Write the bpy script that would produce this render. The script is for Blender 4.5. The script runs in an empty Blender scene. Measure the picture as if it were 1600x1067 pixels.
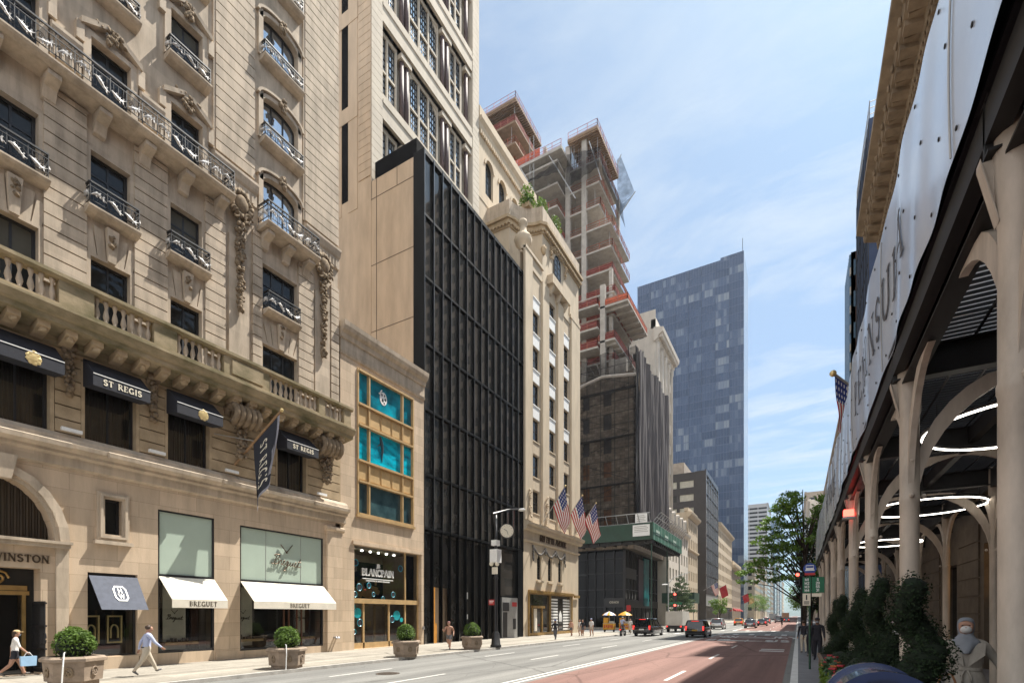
import bpy, math, random
import numpy as np
from mathutils import Vector, Matrix
random.seed(7); rng = np.random.default_rng(7)
sc = bpy.context.scene; COL = sc.collection
PI = math.pi; R = math.radians

# ------------------------------------------------------------------ camera
cam = bpy.data.cameras.new('camera'); camo = bpy.data.objects.new('camera', cam); COL.objects.link(camo)
cam.sensor_width = 36; cam.lens = 785/1600*36; cam.shift_y = (961-533.5)/1600
cam.clip_end = 4000; cam.clip_start = .05
YAW = math.atan((1247-800)/785)
camo.location = (0, 0, 2.2); camo.rotation_euler = (R(90), 0, YAW)
sc.camera = camo

# ------------------------------------------------------------------ world, sun, exposure
SUN = Vector((.235, .5, 1)).normalized()
w = bpy.data.worlds.new('World'); sc.world = w; w.use_nodes = True
nt = w.node_tree; nt.nodes.clear()
def N(nt, t, **k):
    n = nt.nodes.new(t)
    for a, b in k.items(): setattr(n, a, b)
    return n
sky = N(nt, 'ShaderNodeTexSky', sky_type='NISHITA'); sky.sun_disc = False
sky.sun_elevation = math.asin(SUN.z); sky.sun_rotation = math.atan2(SUN.x, SUN.y)
sky.air_density = 1.0; sky.dust_density = 1.2; sky.ozone_density = 1.2
tc = N(nt, 'ShaderNodeTexCoord'); sp = N(nt, 'ShaderNodeSeparateXYZ'); nt.links.new(tc.outputs['Generated'], sp.inputs[0])
mx = N(nt, 'ShaderNodeMath', operation='MAXIMUM'); mx.inputs[1].default_value = .06; nt.links.new(sp.outputs[2], mx.inputs[0])
dx = N(nt, 'ShaderNodeMath', operation='DIVIDE'); dy = N(nt, 'ShaderNodeMath', operation='DIVIDE')
nt.links.new(sp.outputs[0], dx.inputs[0]); nt.links.new(mx.outputs[0], dx.inputs[1])
nt.links.new(sp.outputs[1], dy.inputs[0]); nt.links.new(mx.outputs[0], dy.inputs[1])
cb = N(nt, 'ShaderNodeCombineXYZ'); nt.links.new(dx.outputs[0], cb.inputs[0]); nt.links.new(dy.outputs[0], cb.inputs[1])
mp = N(nt, 'ShaderNodeMapping'); mp.inputs['Rotation'].default_value = (0, 0, R(35)); mp.inputs['Scale'].default_value = (1.0, 2.1, 1)
mp.inputs['Location'].default_value = (3.4, 1.3, 0)
nt.links.new(cb.outputs[0], mp.inputs[0])
def noise(nt, vec, scale, detail, rough, dist=0):
    n = N(nt, 'ShaderNodeTexNoise'); n.inputs['Scale'].default_value = scale; n.inputs['Detail'].default_value = detail
    n.inputs['Roughness'].default_value = rough; n.inputs['Distortion'].default_value = dist
    if vec is not None: nt.links.new(vec, n.inputs['Vector'])
    return n
def ramp(nt, fac, stops):
    r = N(nt, 'ShaderNodeValToRGB'); nt.links.new(fac, r.inputs[0]); e = r.color_ramp.elements
    while len(e) < len(stops): e.new(.5)
    for el, (p, c) in zip(e, stops): el.position = p; el.color = (*c, 1) if len(c) == 3 else c
    return r
cn1 = noise(nt, mp.outputs[0], 1.6, 9, .62, .5); cn2 = noise(nt, cb.outputs[0], .55, 3, .5, .2)
r1 = ramp(nt, cn1.outputs[0], [(.44, (0, 0, 0)), (.70, (1, 1, 1))]); r2 = ramp(nt, cn2.outputs[0], [(.3, (.12,)*3), (.62, (1, 1, 1))])
mu = N(nt, 'ShaderNodeMath', operation='MULTIPLY'); nt.links.new(r1.outputs[0], mu.inputs[0]); nt.links.new(r2.outputs[0], mu.inputs[1])
veil = N(nt, 'ShaderNodeMath', operation='MULTIPLY_ADD'); veil.inputs[1].default_value = .56; veil.inputs[2].default_value = .34
nt.links.new(mu.outputs[0], veil.inputs[0])
tint = N(nt, 'ShaderNodeMixRGB', blend_type='MULTIPLY'); tint.inputs[0].default_value = 1; nt.links.new(sky.outputs[0], tint.inputs[1]); tint.inputs[2].default_value = (.36, .57, .70, 1)
mixc = N(nt, 'ShaderNodeMixRGB'); nt.links.new(veil.outputs[0], mixc.inputs[0]); nt.links.new(tint.outputs[0], mixc.inputs[1])
mixc.inputs[2].default_value = (3.95, 4.3, 4.55, 1)
# cloud bank added out of view behind the camera to brighten the shaded sides
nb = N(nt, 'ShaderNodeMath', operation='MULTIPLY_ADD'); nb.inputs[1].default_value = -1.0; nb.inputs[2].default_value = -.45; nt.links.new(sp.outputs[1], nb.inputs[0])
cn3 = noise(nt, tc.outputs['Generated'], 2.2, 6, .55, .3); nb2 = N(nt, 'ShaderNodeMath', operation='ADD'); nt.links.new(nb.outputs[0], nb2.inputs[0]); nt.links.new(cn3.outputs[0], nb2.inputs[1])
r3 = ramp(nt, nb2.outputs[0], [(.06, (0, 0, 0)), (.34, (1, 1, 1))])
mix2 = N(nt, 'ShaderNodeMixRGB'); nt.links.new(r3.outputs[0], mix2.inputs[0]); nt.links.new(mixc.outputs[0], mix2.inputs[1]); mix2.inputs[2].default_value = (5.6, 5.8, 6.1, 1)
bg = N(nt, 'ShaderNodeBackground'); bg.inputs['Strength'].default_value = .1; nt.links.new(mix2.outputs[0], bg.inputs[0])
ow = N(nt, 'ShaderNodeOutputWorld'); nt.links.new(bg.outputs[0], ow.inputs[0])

sl = bpy.data.lights.new('sun', 'SUN'); sl.energy = 4.4; sl.angle = R(.5); sl.color = (1, .95, .86)
slo = bpy.data.objects.new('sun', sl); COL.objects.link(slo); slo.rotation_euler = SUN.to_track_quat('Z', 'Y').to_euler()
vs = sc.view_settings; vs.view_transform = 'Standard'; vs.look = 'None'; vs.gamma = 1; vs.exposure = 1.15; vs.use_curve_mapping = False
sc.cycles.max_bounces = 8; sc.cycles.diffuse_bounces = 6; sc.cycles.glossy_bounces = 4; sc.cycles.transparent_max_bounces = 12
sc.cycles.transmission_bounces = 6

# ------------------------------------------------------------------ materials
MATS = {}
def mat(name, col, rough=.7, metal=0, var=.15, vscale=3, spec=.5, bump=0, bscale=30, emit=None, estr=0, col2=None, stretch=None, coat=0, alpha=None, trans=0):
    m = bpy.data.materials.new(name); m.use_nodes = True; t = m.node_tree; b = t.nodes['Principled BSDF']
    b.inputs['Roughness'].default_value = rough; b.inputs['Metallic'].default_value = metal
    b.inputs['Specular IOR Level'].default_value = spec; b.inputs['Coat Weight'].default_value = coat
    if trans: b.inputs['Transmission Weight'].default_value = trans
    co = N(t, 'ShaderNodeTexCoord'); vec = co.outputs['Object']
    if stretch:
        mpn = N(t, 'ShaderNodeMapping'); mpn.inputs['Scale'].default_value = stretch; t.links.new(vec, mpn.inputs[0]); vec = mpn.outputs[0]
    if var or col2:
        n = noise(t, vec, vscale, 6, .6)
        c2 = col2 or tuple(c*(1-var) for c in col); c1 = col if col2 else tuple(min(1, c*(1+var*.6)) for c in col)
        r = ramp(t, n.outputs[0], [(.3, c2), (.68, c1)]); t.links.new(r.outputs[0], b.inputs['Base Color'])
    else: b.inputs['Base Color'].default_value = (*col, 1)
    if bump:
        n2 = noise(t, co.outputs['Object'], bscale, 5, .6); bp = N(t, 'ShaderNodeBump'); bp.inputs['Strength'].default_value = bump
        bp.inputs['Distance'].default_value = .02; t.links.new(n2.outputs[0], bp.inputs['Height']); t.links.new(bp.outputs[0], b.inputs['Normal'])
    if emit: b.inputs['Emission Color'].default_value = (*emit, 1); b.inputs['Emission Strength'].default_value = estr
    if alpha is not None: b.inputs['Alpha'].default_value = alpha
    MATS[name] = m; return m
def blockmat(name, col, bw, bh, mortar, msize=.006, axis='YZ', rough=.85, var=.12, offset=.5, stain=.35):
    """ashlar: block joints and per-block tone, plus weather streaks"""
    m = bpy.data.materials.new(name); m.use_nodes = True; t = m.node_tree; b = t.nodes['Principled BSDF']; b.inputs['Roughness'].default_value = rough
    b.inputs['Specular IOR Level'].default_value = .25
    co = N(t, 'ShaderNodeTexCoord'); sx = N(t, 'ShaderNodeSeparateXYZ'); t.links.new(co.outputs['Object'], sx.inputs[0]); cx = N(t, 'ShaderNodeCombineXYZ')
    a = {'X': 0, 'Y': 1, 'Z': 2}; t.links.new(sx.outputs[a[axis[0]]], cx.inputs[0]); t.links.new(sx.outputs[a[axis[1]]], cx.inputs[1])
    br = N(t, 'ShaderNodeTexBrick'); t.links.new(cx.outputs[0], br.inputs['Vector']); br.offset = offset
    br.inputs['Scale'].default_value = 1; br.inputs['Brick Width'].default_value = bw; br.inputs['Row Height'].default_value = bh
    br.inputs['Mortar Size'].default_value = msize; br.inputs['Mortar Smooth'].default_value = .2; br.inputs['Bias'].default_value = 0
    br.inputs['Color1'].default_value = (*[min(1, c*(1+var*.5)) for c in col], 1); br.inputs['Color2'].default_value = (*[c*(1-var) for c in col], 1)
    br.inputs['Mortar'].default_value = (*mortar, 1)
    mpn = N(t, 'ShaderNodeMapping'); mpn.inputs['Scale'].default_value = (1.4, 1.4, .25); t.links.new(co.outputs['Object'], mpn.inputs[0])
    n = noise(t, mpn.outputs[0], 1.6, 7, .65); r = ramp(t, n.outputs[0], [(.3, (1-stain,)*3), (.6, (1, 1, 1))])
    mm = N(t, 'ShaderNodeMixRGB', blend_type='MULTIPLY'); mm.inputs[0].default_value = 1
    t.links.new(br.outputs[0], mm.inputs[1]); t.links.new(r.outputs[0], mm.inputs[2]); t.links.new(mm.outputs[0], b.inputs['Base Color'])
    n2 = noise(t, co.outputs['Object'], 18, 5, .6); bp = N(t, 'ShaderNodeBump'); bp.inputs['Strength'].default_value = .25; bp.inputs['Distance'].default_value = .02
    t.links.new(n2.outputs[0], bp.inputs['Height']); t.links.new(bp.outputs[0], b.inputs['Normal'])
    MATS[name] = m; return m
def glassmat(name, tint, rough=.03, spec=.8, wav=.02, wscale=.8, var=.3, metal=0):
    m = mat(name, tint, rough, metal, var, .6, spec); t = m.node_tree; b = t.nodes['Principled BSDF']
    co = N(t, 'ShaderNodeTexCoord'); n2 = noise(t, co.outputs['Object'], wscale, 2, .5); bp = N(t, 'ShaderNodeBump'); bp.inputs['Strength'].default_value = 1
    bp.inputs['Distance'].default_value = wav; t.links.new(n2.outputs[0], bp.inputs['Height']); t.links.new(bp.outputs[0], b.inputs['Normal']); return m
def thinglass(name, tint=(.85, .9, .9), refl=.08):
    m = bpy.data.materials.new(name); m.use_nodes = True; t = m.node_tree; t.nodes.clear()
    tr = N(t, 'ShaderNodeBsdfTransparent'); tr.inputs[0].default_value = (*tint, 1); gl = N(t, 'ShaderNodeBsdfGlossy'); gl.inputs['Roughness'].default_value = .02
    fr = N(t, 'ShaderNodeFresnel'); fr.inputs[0].default_value = 1.5; mi = N(t, 'ShaderNodeMixShader'); o = N(t, 'ShaderNodeOutputMaterial')
    ad = N(t, 'ShaderNodeMath', operation='ADD'); ad.inputs[1].default_value = refl; t.links.new(fr.outputs[0], ad.inputs[0])
    t.links.new(ad.outputs[0], mi.inputs[0]); t.links.new(tr.outputs[0], mi.inputs[1]); t.links.new(gl.outputs[0], mi.inputs[2]); t.links.new(mi.outputs[0], o.inputs[0])
    MATS[name] = m; return m
def sheer(name, col, open_):
    m = bpy.data.materials.new(name); m.use_nodes = True; t = m.node_tree; t.nodes.clear()
    tr = N(t, 'ShaderNodeBsdfTransparent'); df = N(t, 'ShaderNodeBsdfDiffuse'); mi = N(t, 'ShaderNodeMixShader'); o = N(t, 'ShaderNodeOutputMaterial')
    co = N(t, 'ShaderNodeTexCoord'); n = noise(t, co.outputs['Object'], .9, 5, .6); r = ramp(t, n.outputs[0], [(.3, (open_*.6,)*3), (.7, (min(1, open_*1.35),)*3)])
    df.inputs[0].default_value = (*col, 1); t.links.new(r.outputs[0], mi.inputs[0]); t.links.new(df.outputs[0], mi.inputs[1]); t.links.new(tr.outputs[0], mi.inputs[2]); t.links.new(mi.outputs[0], o.inputs[0])
    MATS[name] = m; return m
stone = blockmat('limestone', (.55, .455, .35), 1.15, .49, (.53, .44, .335), .0015, var=.13, stain=.36)
stone2 = blockmat('base_ashlar', (.60, .47, .34), 1.5, .62, (.40, .30, .21), .008, stain=.22)
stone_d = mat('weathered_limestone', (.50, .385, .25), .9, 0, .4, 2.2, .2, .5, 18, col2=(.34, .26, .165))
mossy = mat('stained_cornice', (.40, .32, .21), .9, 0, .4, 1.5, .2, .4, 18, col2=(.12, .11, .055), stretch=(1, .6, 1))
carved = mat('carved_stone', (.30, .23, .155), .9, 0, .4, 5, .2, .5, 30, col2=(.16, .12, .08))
iron = mat('black_iron', (.012, .012, .014), .5, .1, .3, 6, .6)
ironw = mat('worn_gilt_iron', (.56, .54, .52), .5, .3, .4, 5, .5)
black = mat('black_paint', (.015, .015, .017), .4, 0, .3, 4)
blackm = mat('black_metal_panel', (.0035, .004, .0045), .55, 0, .3, .8, .12)
wframe = mat('dark_window_frame', (.02, .02, .022), .45, 0, .3, 4)
pane = glassmat('dark_pane', (.018, .021, .022), .04, .35)
pane_s = glassmat('sky_pane', (.62, .70, .78), .02, 1, .008, .4, .25, .85)
pane_b = glassmat('black_glass', (.105, .10, .092), .03, .9, .006, .3, .45, .6)
clear = thinglass('clear_glass'); mat('roller_blind', (.085, .08, .062), .8, 0, .2, 2)
navy = mat('navy_canvas', (.018, .02, .03), .75, 0, .25, 6)
navy2 = mat('blue_grey_canvas', (.075, .085, .115), .8, 0, .2, 5)
cream = mat('cream_canvas', (.72, .67, .57), .8, 0, .1, 3)
gold = mat('gilt', (.75, .58, .28), .35, .6, .2, 5)
ivory = mat('ivory_letter', (.78, .72, .58), .6, 0, .05)
white = mat('white_paint', (.8, .8, .78), .5, 0, .06, 6)
bronze = mat('bronze_letter', (.10, .07, .045), .4, .6, .2, 6)
brass = mat('brass_frame', (.42, .27, .10), .38, .6, .25, 3)
tanmetal = mat('tan_metal', (.50, .34, .165), .5, .15, .2, 2)
greenglass = mat('pale_green_glass', (.44, .53, .45), .12, 0, .06, .8, .5)
curtain = mat('brown_curtain', (.045, .032, .02), .9, 0, .4, 3, stretch=(6, 6, .3))
matte_black = mat('matte_black_roofing', (.008, .008, .009), .95, 0, .3, 1, .08)
dark_int = mat('dark_interior', (.02, .018, .016), .9, 0, .3, 2)
walnut = mat('walnut', (.10, .04, .02), .5, 0, .4, 3, stretch=(4, 4, .4))
beige = mat('beige_wall', (.56, .44, .32), .85, 0, .16, .9, .25, .15, 12, stretch=(1.6, 1.6, .4))
joint = mat('joint_line', (.13, .10, .075), .9, 0, .1)
steelgrey = mat('brushed_steel', (.42, .42, .41), .4, .5, .12, 3)
teal1 = mat('deep_sea_print', (.0, .36, .50), .25, 0, .3, .55, .6, col2=(.004, .02, .035))
teal2 = mat('bright_sea_print', (.0, .56, .76), .25, 0, .3, 1.2, .6, col2=(.004, .10, .16), stretch=(1, .8, 2.2))
teal3 = mat('hazy_blue_glass', (.06, .12, .13), .12, 0, .3, .7, .8, col2=(.012, .03, .04))
concrete = mat('raw_concrete', (.40, .37, .33), .9, 0, .22, 1.2, .2, .2, 10)
planterm = mat('planter_concrete', (.30, .235, .18), .9, 0, .25, 4, .2, .4, 30)
leafL = mat('bush_leaf', (.17, .27, .05), .6, 0, .3, 2, .4, col2=(.05, .10, .018))
leafD = mat('dark_evergreen', (.026, .048, .018), .7, 0, .3, 6, .2, col2=(.007, .014, .006))
leafT = mat('street_tree_leaf', (.19, .31, .05), .55, 0, .3, .9, .4, col2=(.08, .16, .025))
leafS = mat('linden_leaf', (.12, .17, .08), .6, 0, .3, 1.5, .4, col2=(.045, .075, .03))
leafY = mat('lime_leaf', (.22, .32, .05), .6, 0, .3, 5, .4, col2=(.10, .18, .02))
for l_ in (leafL, leafT, leafS, leafY):      # thin leaves pass some light
    t = l_.node_tree; b = t.nodes['Principled BSDF']; tr_ = N(t, 'ShaderNodeBsdfTranslucent'); mi_ = N(t, 'ShaderNodeMixShader'); mi_.inputs[0].default_value = .38
    t.links.new(b.inputs['Base Color'].links[0].from_socket, tr_.inputs[0]); t.links.new(b.outputs[0], mi_.inputs[1]); t.links.new(tr_.outputs[0], mi_.inputs[2]); t.links.new(mi_.outputs[0], t.nodes['Material Output'].inputs[0])
bark = mat('bark', (.055, .042, .032), .9, 0, .4, 6, .2, .6, 20)
redp = mat('red_paint', (.45, .03, .03), .5, 0, .1)
navyf = mat('flag_blue', (.02, .04, .20), .7, 0, .1)
redf = mat('flag_red', (.42, .02, .03), .7, 0, .1)
whitef = mat('flag_white', (.78, .77, .75), .7, 0, .05)
skinm = mat('skin', (.40, .22, .15), .6, 0, .12, 8); skind = mat('brown_skin', (.18, .095, .06), .6, 0, .12, 8)
hairb = mat('brown_hair', (.05, .028, .015), .6, 0, .3, 20); hairk = mat('black_hair', (.012, .01, .01), .5, 0, .3, 20)
postm = mat('shed_post_paint', (.47, .40, .325), .5, 0, .28, 4, .4, .15, 14, stretch=(1, 1, .3))
darksteel = mat('dark_steel_beam', (.022, .021, .021), .55, .2, .35, 2)
sheetm = mat('white_vinyl_sheet', (.50, .55, .63), .2, 0, .08, 1.2, .8)
lamp_e = mat('lamp_tube', (.9, .88, .82), .4, 0, 0, emit=(1, .93, .82), estr=4.5)
red_e = mat('red_lamp', (.5, .02, .02), .3, 0, 0, emit=(1, .06, .04), estr=4)
tail_e = mat('tail_light', (.4, .01, .01), .2, 0, 0, emit=(1, .05, .04), estr=.7)
warm_e = mat('amber_lit_glass', (.6, .32, .08), .3, 0, 0, emit=(1, .55, .16), estr=.22)
rubber = mat('tyre_rubber', (.02, .02, .02), .85, 0, .3, 8)
chrome = mat('wheel_metal', (.45, .45, .46), .3, .8, .15, 8)

# ------------------------------------------------------------------ mesh builder
LOC = {}
class MB:
    def __init__(s, T=None): s.v = []; s.f = []; s.m = []; s.T = T; s.sm = False
    def p(s, a, b, c):
        s.v.append(s.T(a, b, c) if s.T else (a, b, c)); return len(s.v)-1
    def face(s, pts, mi=0):
        i = [s.p(*q) for q in pts]; s.f.append(i); s.m.append(mi)
    def box(s, a0, a1, b0, b1, c0, c1, mi=0):
        i = [s.p(a, b, c) for c in (c0, c1) for (a, b) in ((a0, b0), (a1, b0), (a1, b1), (a0, b1))]
        for q in ((3, 2, 1, 0), (4, 5, 6, 7), (0, 1, 5, 4), (1, 2, 6, 5), (2, 3, 7, 6), (3, 0, 4, 7)):
            s.f.append([i[k] for k in q]); s.m.append(mi)
        return s
    def hull(s, A, B, mi=0):            # two matching rings -> closed prism
        n = len(A); a = [s.p(*q) for q in A]; b = [s.p(*q) for q in B]
        s.f.append(a[::-1]); s.f.append(b); s.m += [mi, mi]
        for k in range(n): s.f.append([a[k], a[(k+1) % n], b[(k+1) % n], b[k]]); s.m.append(mi)
        return s
    def prof_s(s, prof, s0, s1, mi=0):  # profile in (n,z) swept along s (first axis)
        return s.hull([(s0, n, z) for n, z in prof], [(s1, n, z) for n, z in prof], mi)
    def prism_z(s, poly, z0, z1, mi=0, k=1, c=(0, 0)):
        return s.hull([(a, b, z0) for a, b in poly], [(c[0]+(a-c[0])*k, c[1]+(b-c[1])*k, z1) for a, b in poly], mi)
    def rings(s, rs, mi=0, cap=True, closed=False):
        n = len(rs[0]); I = [[s.p(*q) for q in r] for r in rs]
        for x, y in zip(I, I[1:]+([I[0]] if closed else [])):
            for k in range(n): s.f.append([x[k], x[(k+1) % n], y[(k+1) % n], y[k]]); s.m.append(mi)
        if cap and not closed: s.f.append(I[0][::-1]); s.f.append(I[-1]); s.m += [mi, mi]
        return s
    def tube(s, pts, r, n=6, mi=0, closed=False):
        P = [Vector(q) for q in pts]; rs = []; up = None
        for k, q in enumerate(P):
            if closed: d = P[(k+1) % len(P)]-P[k-1]
            else: d = P[min(k+1, len(P)-1)]-P[max(k-1, 0)]
            if d.length < 1e-9: d = Vector((0, 0, 1))
            d.normalize()
            if up is None: up = Vector((0, 0, 1)) if abs(d.z) < .9 else Vector((1, 0, 0))
            x = d.cross(up)
            if x.length < 1e-5: x = d.cross(Vector((0, 1, 0)) if abs(d.y) < .9 else Vector((1, 0, 0)))
            x.normalize(); y = x.cross(d); up = y
            rr = r[k] if isinstance(r, (list, tuple)) else r
            rs.append([tuple(q+x*(rr*math.cos(2*PI*j/n))+y*(rr*math.sin(2*PI*j/n))) for j in range(n)])
        return s.rings(rs, mi, True, closed)
    def lathe(s, prof, cx, cy, n=14, mi=0):
        return s.rings([[(cx+r*math.cos(2*PI*j/n), cy+r*math.sin(2*PI*j/n), z) for j in range(n)] for r, z in prof], mi)
    def blob(s, c, r, jit=.25, mi=0, nu=7, nv=5):
        rx, ry, rz = r if isinstance(r, tuple) else (r, r, r)
        top = s.p(c[0], c[1], c[2]+rz); bot = s.p(c[0], c[1], c[2]-rz); I = []
        for a in range(1, nv):
            th = PI*a/nv; row = []
            for b in range(nu):
                ph = 2*PI*b/nu; k = 1+random.uniform(-jit, jit)
                row.append(s.p(c[0]+rx*k*math.sin(th)*math.cos(ph), c[1]+ry*k*math.sin(th)*math.sin(ph), c[2]+rz*k*math.cos(th)))
            I.append(row)
        for b in range(nu):
            s.f.append([top, I[0][b], I[0][(b+1) % nu]]); s.f.append([bot, I[-1][(b+1) % nu], I[-1][b]]); s.m += [mi, mi]
            for a in range(nv-2): s.f.append([I[a][b], I[a+1][b], I[a+1][(b+1) % nu], I[a][(b+1) % nu]]); s.m.append(mi)
        return s
    def wall(s, s0, s1, z0, z1, holes=(), n=0, dep=.3, mi=0):
        ss = sorted({s0, s1, *[min(max(h[k], s0), s1) for h in holes for k in (0, 1)]}); zz = sorted({z0, z1, *[min(max(h[k], z0), z1) for h in holes for k in (2, 3)]})
        for a, b in zip(ss, ss[1:]):
            for c, d in zip(zz, zz[1:]):
                x, y = (a+b)/2, (c+d)/2
                if any(h[0] < x < h[1] and h[2] < y < h[3] for h in holes): continue
                s.face([(a, n, c), (b, n, c), (b, n, d), (a, n, d)], mi)
        for a, b, c, d in [h[:4] for h in holes]:
            for q in (((a, c), (b, c)), ((b, c), (b, d)), ((b, d), (a, d)), ((a, d), (a, c))):
                s.face([(q[0][0], n, q[0][1]), (q[1][0], n, q[1][1]), (q[1][0], n-dep, q[1][1]), (q[0][0], n-dep, q[0][1])], mi)
        return s
    def spandrel(s, s0, s1, zt, rise, n=0, dep=.3, mi=0, seg=12):
        c = (s0+s1)/2; h = (s1-s0)/2
        P = [(c-h*math.cos(PI*k/seg), zt-rise+rise*math.sin(PI*k/seg)) for k in range(seg+1)]
        for (a, za), (b, zb) in zip(P, P[1:]):
            s.face([(a, n, za), (b, n, zb), (b, n, zt), (a, n, zt)], mi); s.face([(a, n, za), (b, n, zb), (b, n-dep, zb), (a, n-dep, za)], mi)
        return s
    def archband(s, s0, s1, zs, rise, wdt, n0, n1, mi=0, seg=12, a0=0, a1=PI):
        c = (s0+s1)/2; h = (s1-s0)/2; rs = []
        for k in range(seg+1):
            t = a0+(a1-a0)*k/seg; x, z = -math.cos(t), math.sin(t)
            rs.append([(c+h*x, n0, zs+rise*z), (c+h*x, n1, zs+rise*z), (c+(h+wdt)*x, n1, zs+(rise+wdt)*z), (c+(h+wdt)*x, n0, zs+(rise+wdt)*z)])
        return s.rings(rs, mi)
    def mesh(s, name, mats, off=(0, 0, 0), smooth=None):
        me = bpy.data.meshes.new(name)
        if off != (0, 0, 0): vv = [(a-off[0], b-off[1], c-off[2]) for a, b, c in s.v]
        else: vv = s.v
        me.from_pydata(vv, [], s.f)
        for m in (mats if isinstance(mats, (list, tuple)) else [mats]): me.materials.append(m)
        if any(s.m): me.polygons.foreach_set('material_index', s.m)
        if smooth or (smooth is None and s.sm): me.polygons.foreach_set('use_smooth', [True]*len(s.f))
        if smooth:
            import bmesh
            bm = bmesh.new(); bm.from_mesh(me); bmesh.ops.remove_doubles(bm, verts=bm.verts, dist=.0008); bmesh.ops.recalc_face_normals(bm, faces=bm.faces); bm.to_mesh(me); bm.free()
        me.update(); return me
    def build(s, name, mats, parent=None, smooth=None, label=None):
        off = LOC[parent.name] if parent is not None else (0, 0, 0)
        return link(name, s.mesh(name, mats, off, smooth), parent, None, label)
def wloc(o): return LOC[o.name]
def link(name, me, parent=None, loc=None, label=None, rot=None):
    o = bpy.data.objects.new(name, me); COL.objects.link(o)
    base = (0, 0, 0)
    if parent is not None: o.parent = parent; base = LOC[parent.name]
    if loc is not None: o.location = (loc[0]-base[0], loc[1]-base[1], loc[2]-base[2]); LOC[o.name] = tuple(loc)
    else: LOC[o.name] = base
    if rot: o.rotation_euler = rot
    if label: o['label'] = label
    return o
def thing(name, label, cat, loc=(0, 0, 0), group=None, rz=0):
    o = bpy.data.objects.new(name, None); COL.objects.link(o); o.location = loc; LOC[o.name] = tuple(loc); o.rotation_euler.z = rz
    o.empty_display_size = .2
    o['label'] = label; o['category'] = cat
    if group: o['group'] = group
    return o
def tag(o, label, cat, group=None):
    o['label'] = label; o['category'] = cat
    if group: o['group'] = group
    return o
def struct(name, mb, m, kind='structure', smooth=None):
    o = mb.build(name, m, None, smooth); o['kind'] = kind; return o
def children(o): return [c for c in COL.objects if c.parent == o]
def dup(root, loc, label, rz=None):
    kids = {}
    for c in COL.objects:
        if c.parent: kids.setdefault(c.parent.name, []).append(c)
    r = root.copy(); COL.objects.link(r); r.location = loc; r['label'] = label; LOC[r.name] = tuple(loc)
    if rz is not None: r.rotation_euler.z = rz
    def rec(a, b):
        for c in kids.get(a.name, []):
            d = c.copy(); COL.objects.link(d); d.parent = b; rec(c, d)
    rec(root, r); return r
FL = lambda X0: (lambda s, n, z: (X0+n, s, z))      # facade looking to +X (left side of the avenue), s = Y
FR = lambda X0: (lambda s, n, z: (X0-n, -s, z))     # facade looking to -X (right side), s = -Y
FS = lambda Y0: (lambda s, n, z: (s, Y0-n, z))      # side wall looking back to -Y, s = X
ROT = {'L': None, 'R': (0, 0, PI), 'S': (0, 0, -PI/2)}

# ------------------------------------------------------------------ windows (frame part + pane sub-part), cached meshes
WC = {}
def wmesh(w, h, nx, ny, rise, fw, bw, fm, pm, zbar=None, twice=True):
    key = (round(w, 3), round(h, 3), nx, ny, rise, fw, bw, fm.name, pm.name, tuple(zbar or ()))
    if key in WC: return WC[key]
    T = lambda s, n, z: (n, s, z); m = MB(T); hw = w/2; zt = h-rise
    m.box(-hw, -hw+fw, -.06, .05, 0, zt); m.box(hw-fw, hw, -.06, .05, 0, zt); m.box(-hw+fw, hw-fw, -.06, .05, 0, fw)
    if rise: m.archband(-hw+fw, hw-fw, zt, rise-fw, fw, -.06, .05)
    else: m.box(-hw+fw, hw-fw, -.06, .05, h-fw, h)
    ins = lambda x: zt+(rise-fw)*math.sqrt(max(0, 1-(x/(hw-fw))**2)) if rise else h-fw
    for k in range(1, nx):
        x = -hw+w*k/nx; m.box(x-bw/2, x+bw/2, -.05, .035, fw, ins(x))
    zs = zbar or [h*k/ny for k in range(1, ny)]
    for z in zs: m.box(-hw+fw, hw-fw, -.052, .03, z-bw/2, z+bw/2)
    me = m.mesh('window', fm)
    g = MB(T)
    if rise:
        P = [(-hw+.02, 0, .02), (hw-.02, 0, .02)]+[((hw-.02)*math.cos(PI*k/14), 0, zt+(rise-.02)*math.sin(PI*k/14)) for k in range(15)]
        g.face(P)
    else: g.face([(-hw+.02, 0, .02), (hw-.02, 0, .02), (hw-.02, 0, h-.02), (-hw+.02, 0, h-.02)])
    WC[key] = (me, g.mesh('pane', pm)); return WC[key]
def window(root, face, X0, s, z, w, h, dep=.25, nx=2, ny=2, rise=0, fw=.09, bw=.05, fm=None, pm=None, zbar=None, label=None, blinds=False):
    a, b = wmesh(w, h, nx, ny, rise, fw, bw, fm or wframe, pm or pane, zbar)
    n = -dep+.05
    loc = {'L': (X0+n, s, z), 'R': (X0-n, s, z), 'S': (s, X0-n, z)}[face]
    o = link('window', a, root, loc, label, ROT[face])
    g = bpy.data.objects.new('pane', b); COL.objects.link(g); g.parent = o
    if blinds and random.random() < .6:
        hb = h*random.choice((.25, .4, .55)); q = MB(lambda s_, n_, z_: (n_, s_, z_)); q.box(-w/2+fw, w/2-fw, .004, .012, h-rise-fw-hb, h-rise-fw+.0 if not rise else h-rise); bl_ = bpy.data.objects.new('roller_blind', q.mesh('roller_blind', MATS['roller_blind'])); COL.objects.link(bl_); bl_.parent = o
    return o

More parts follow.
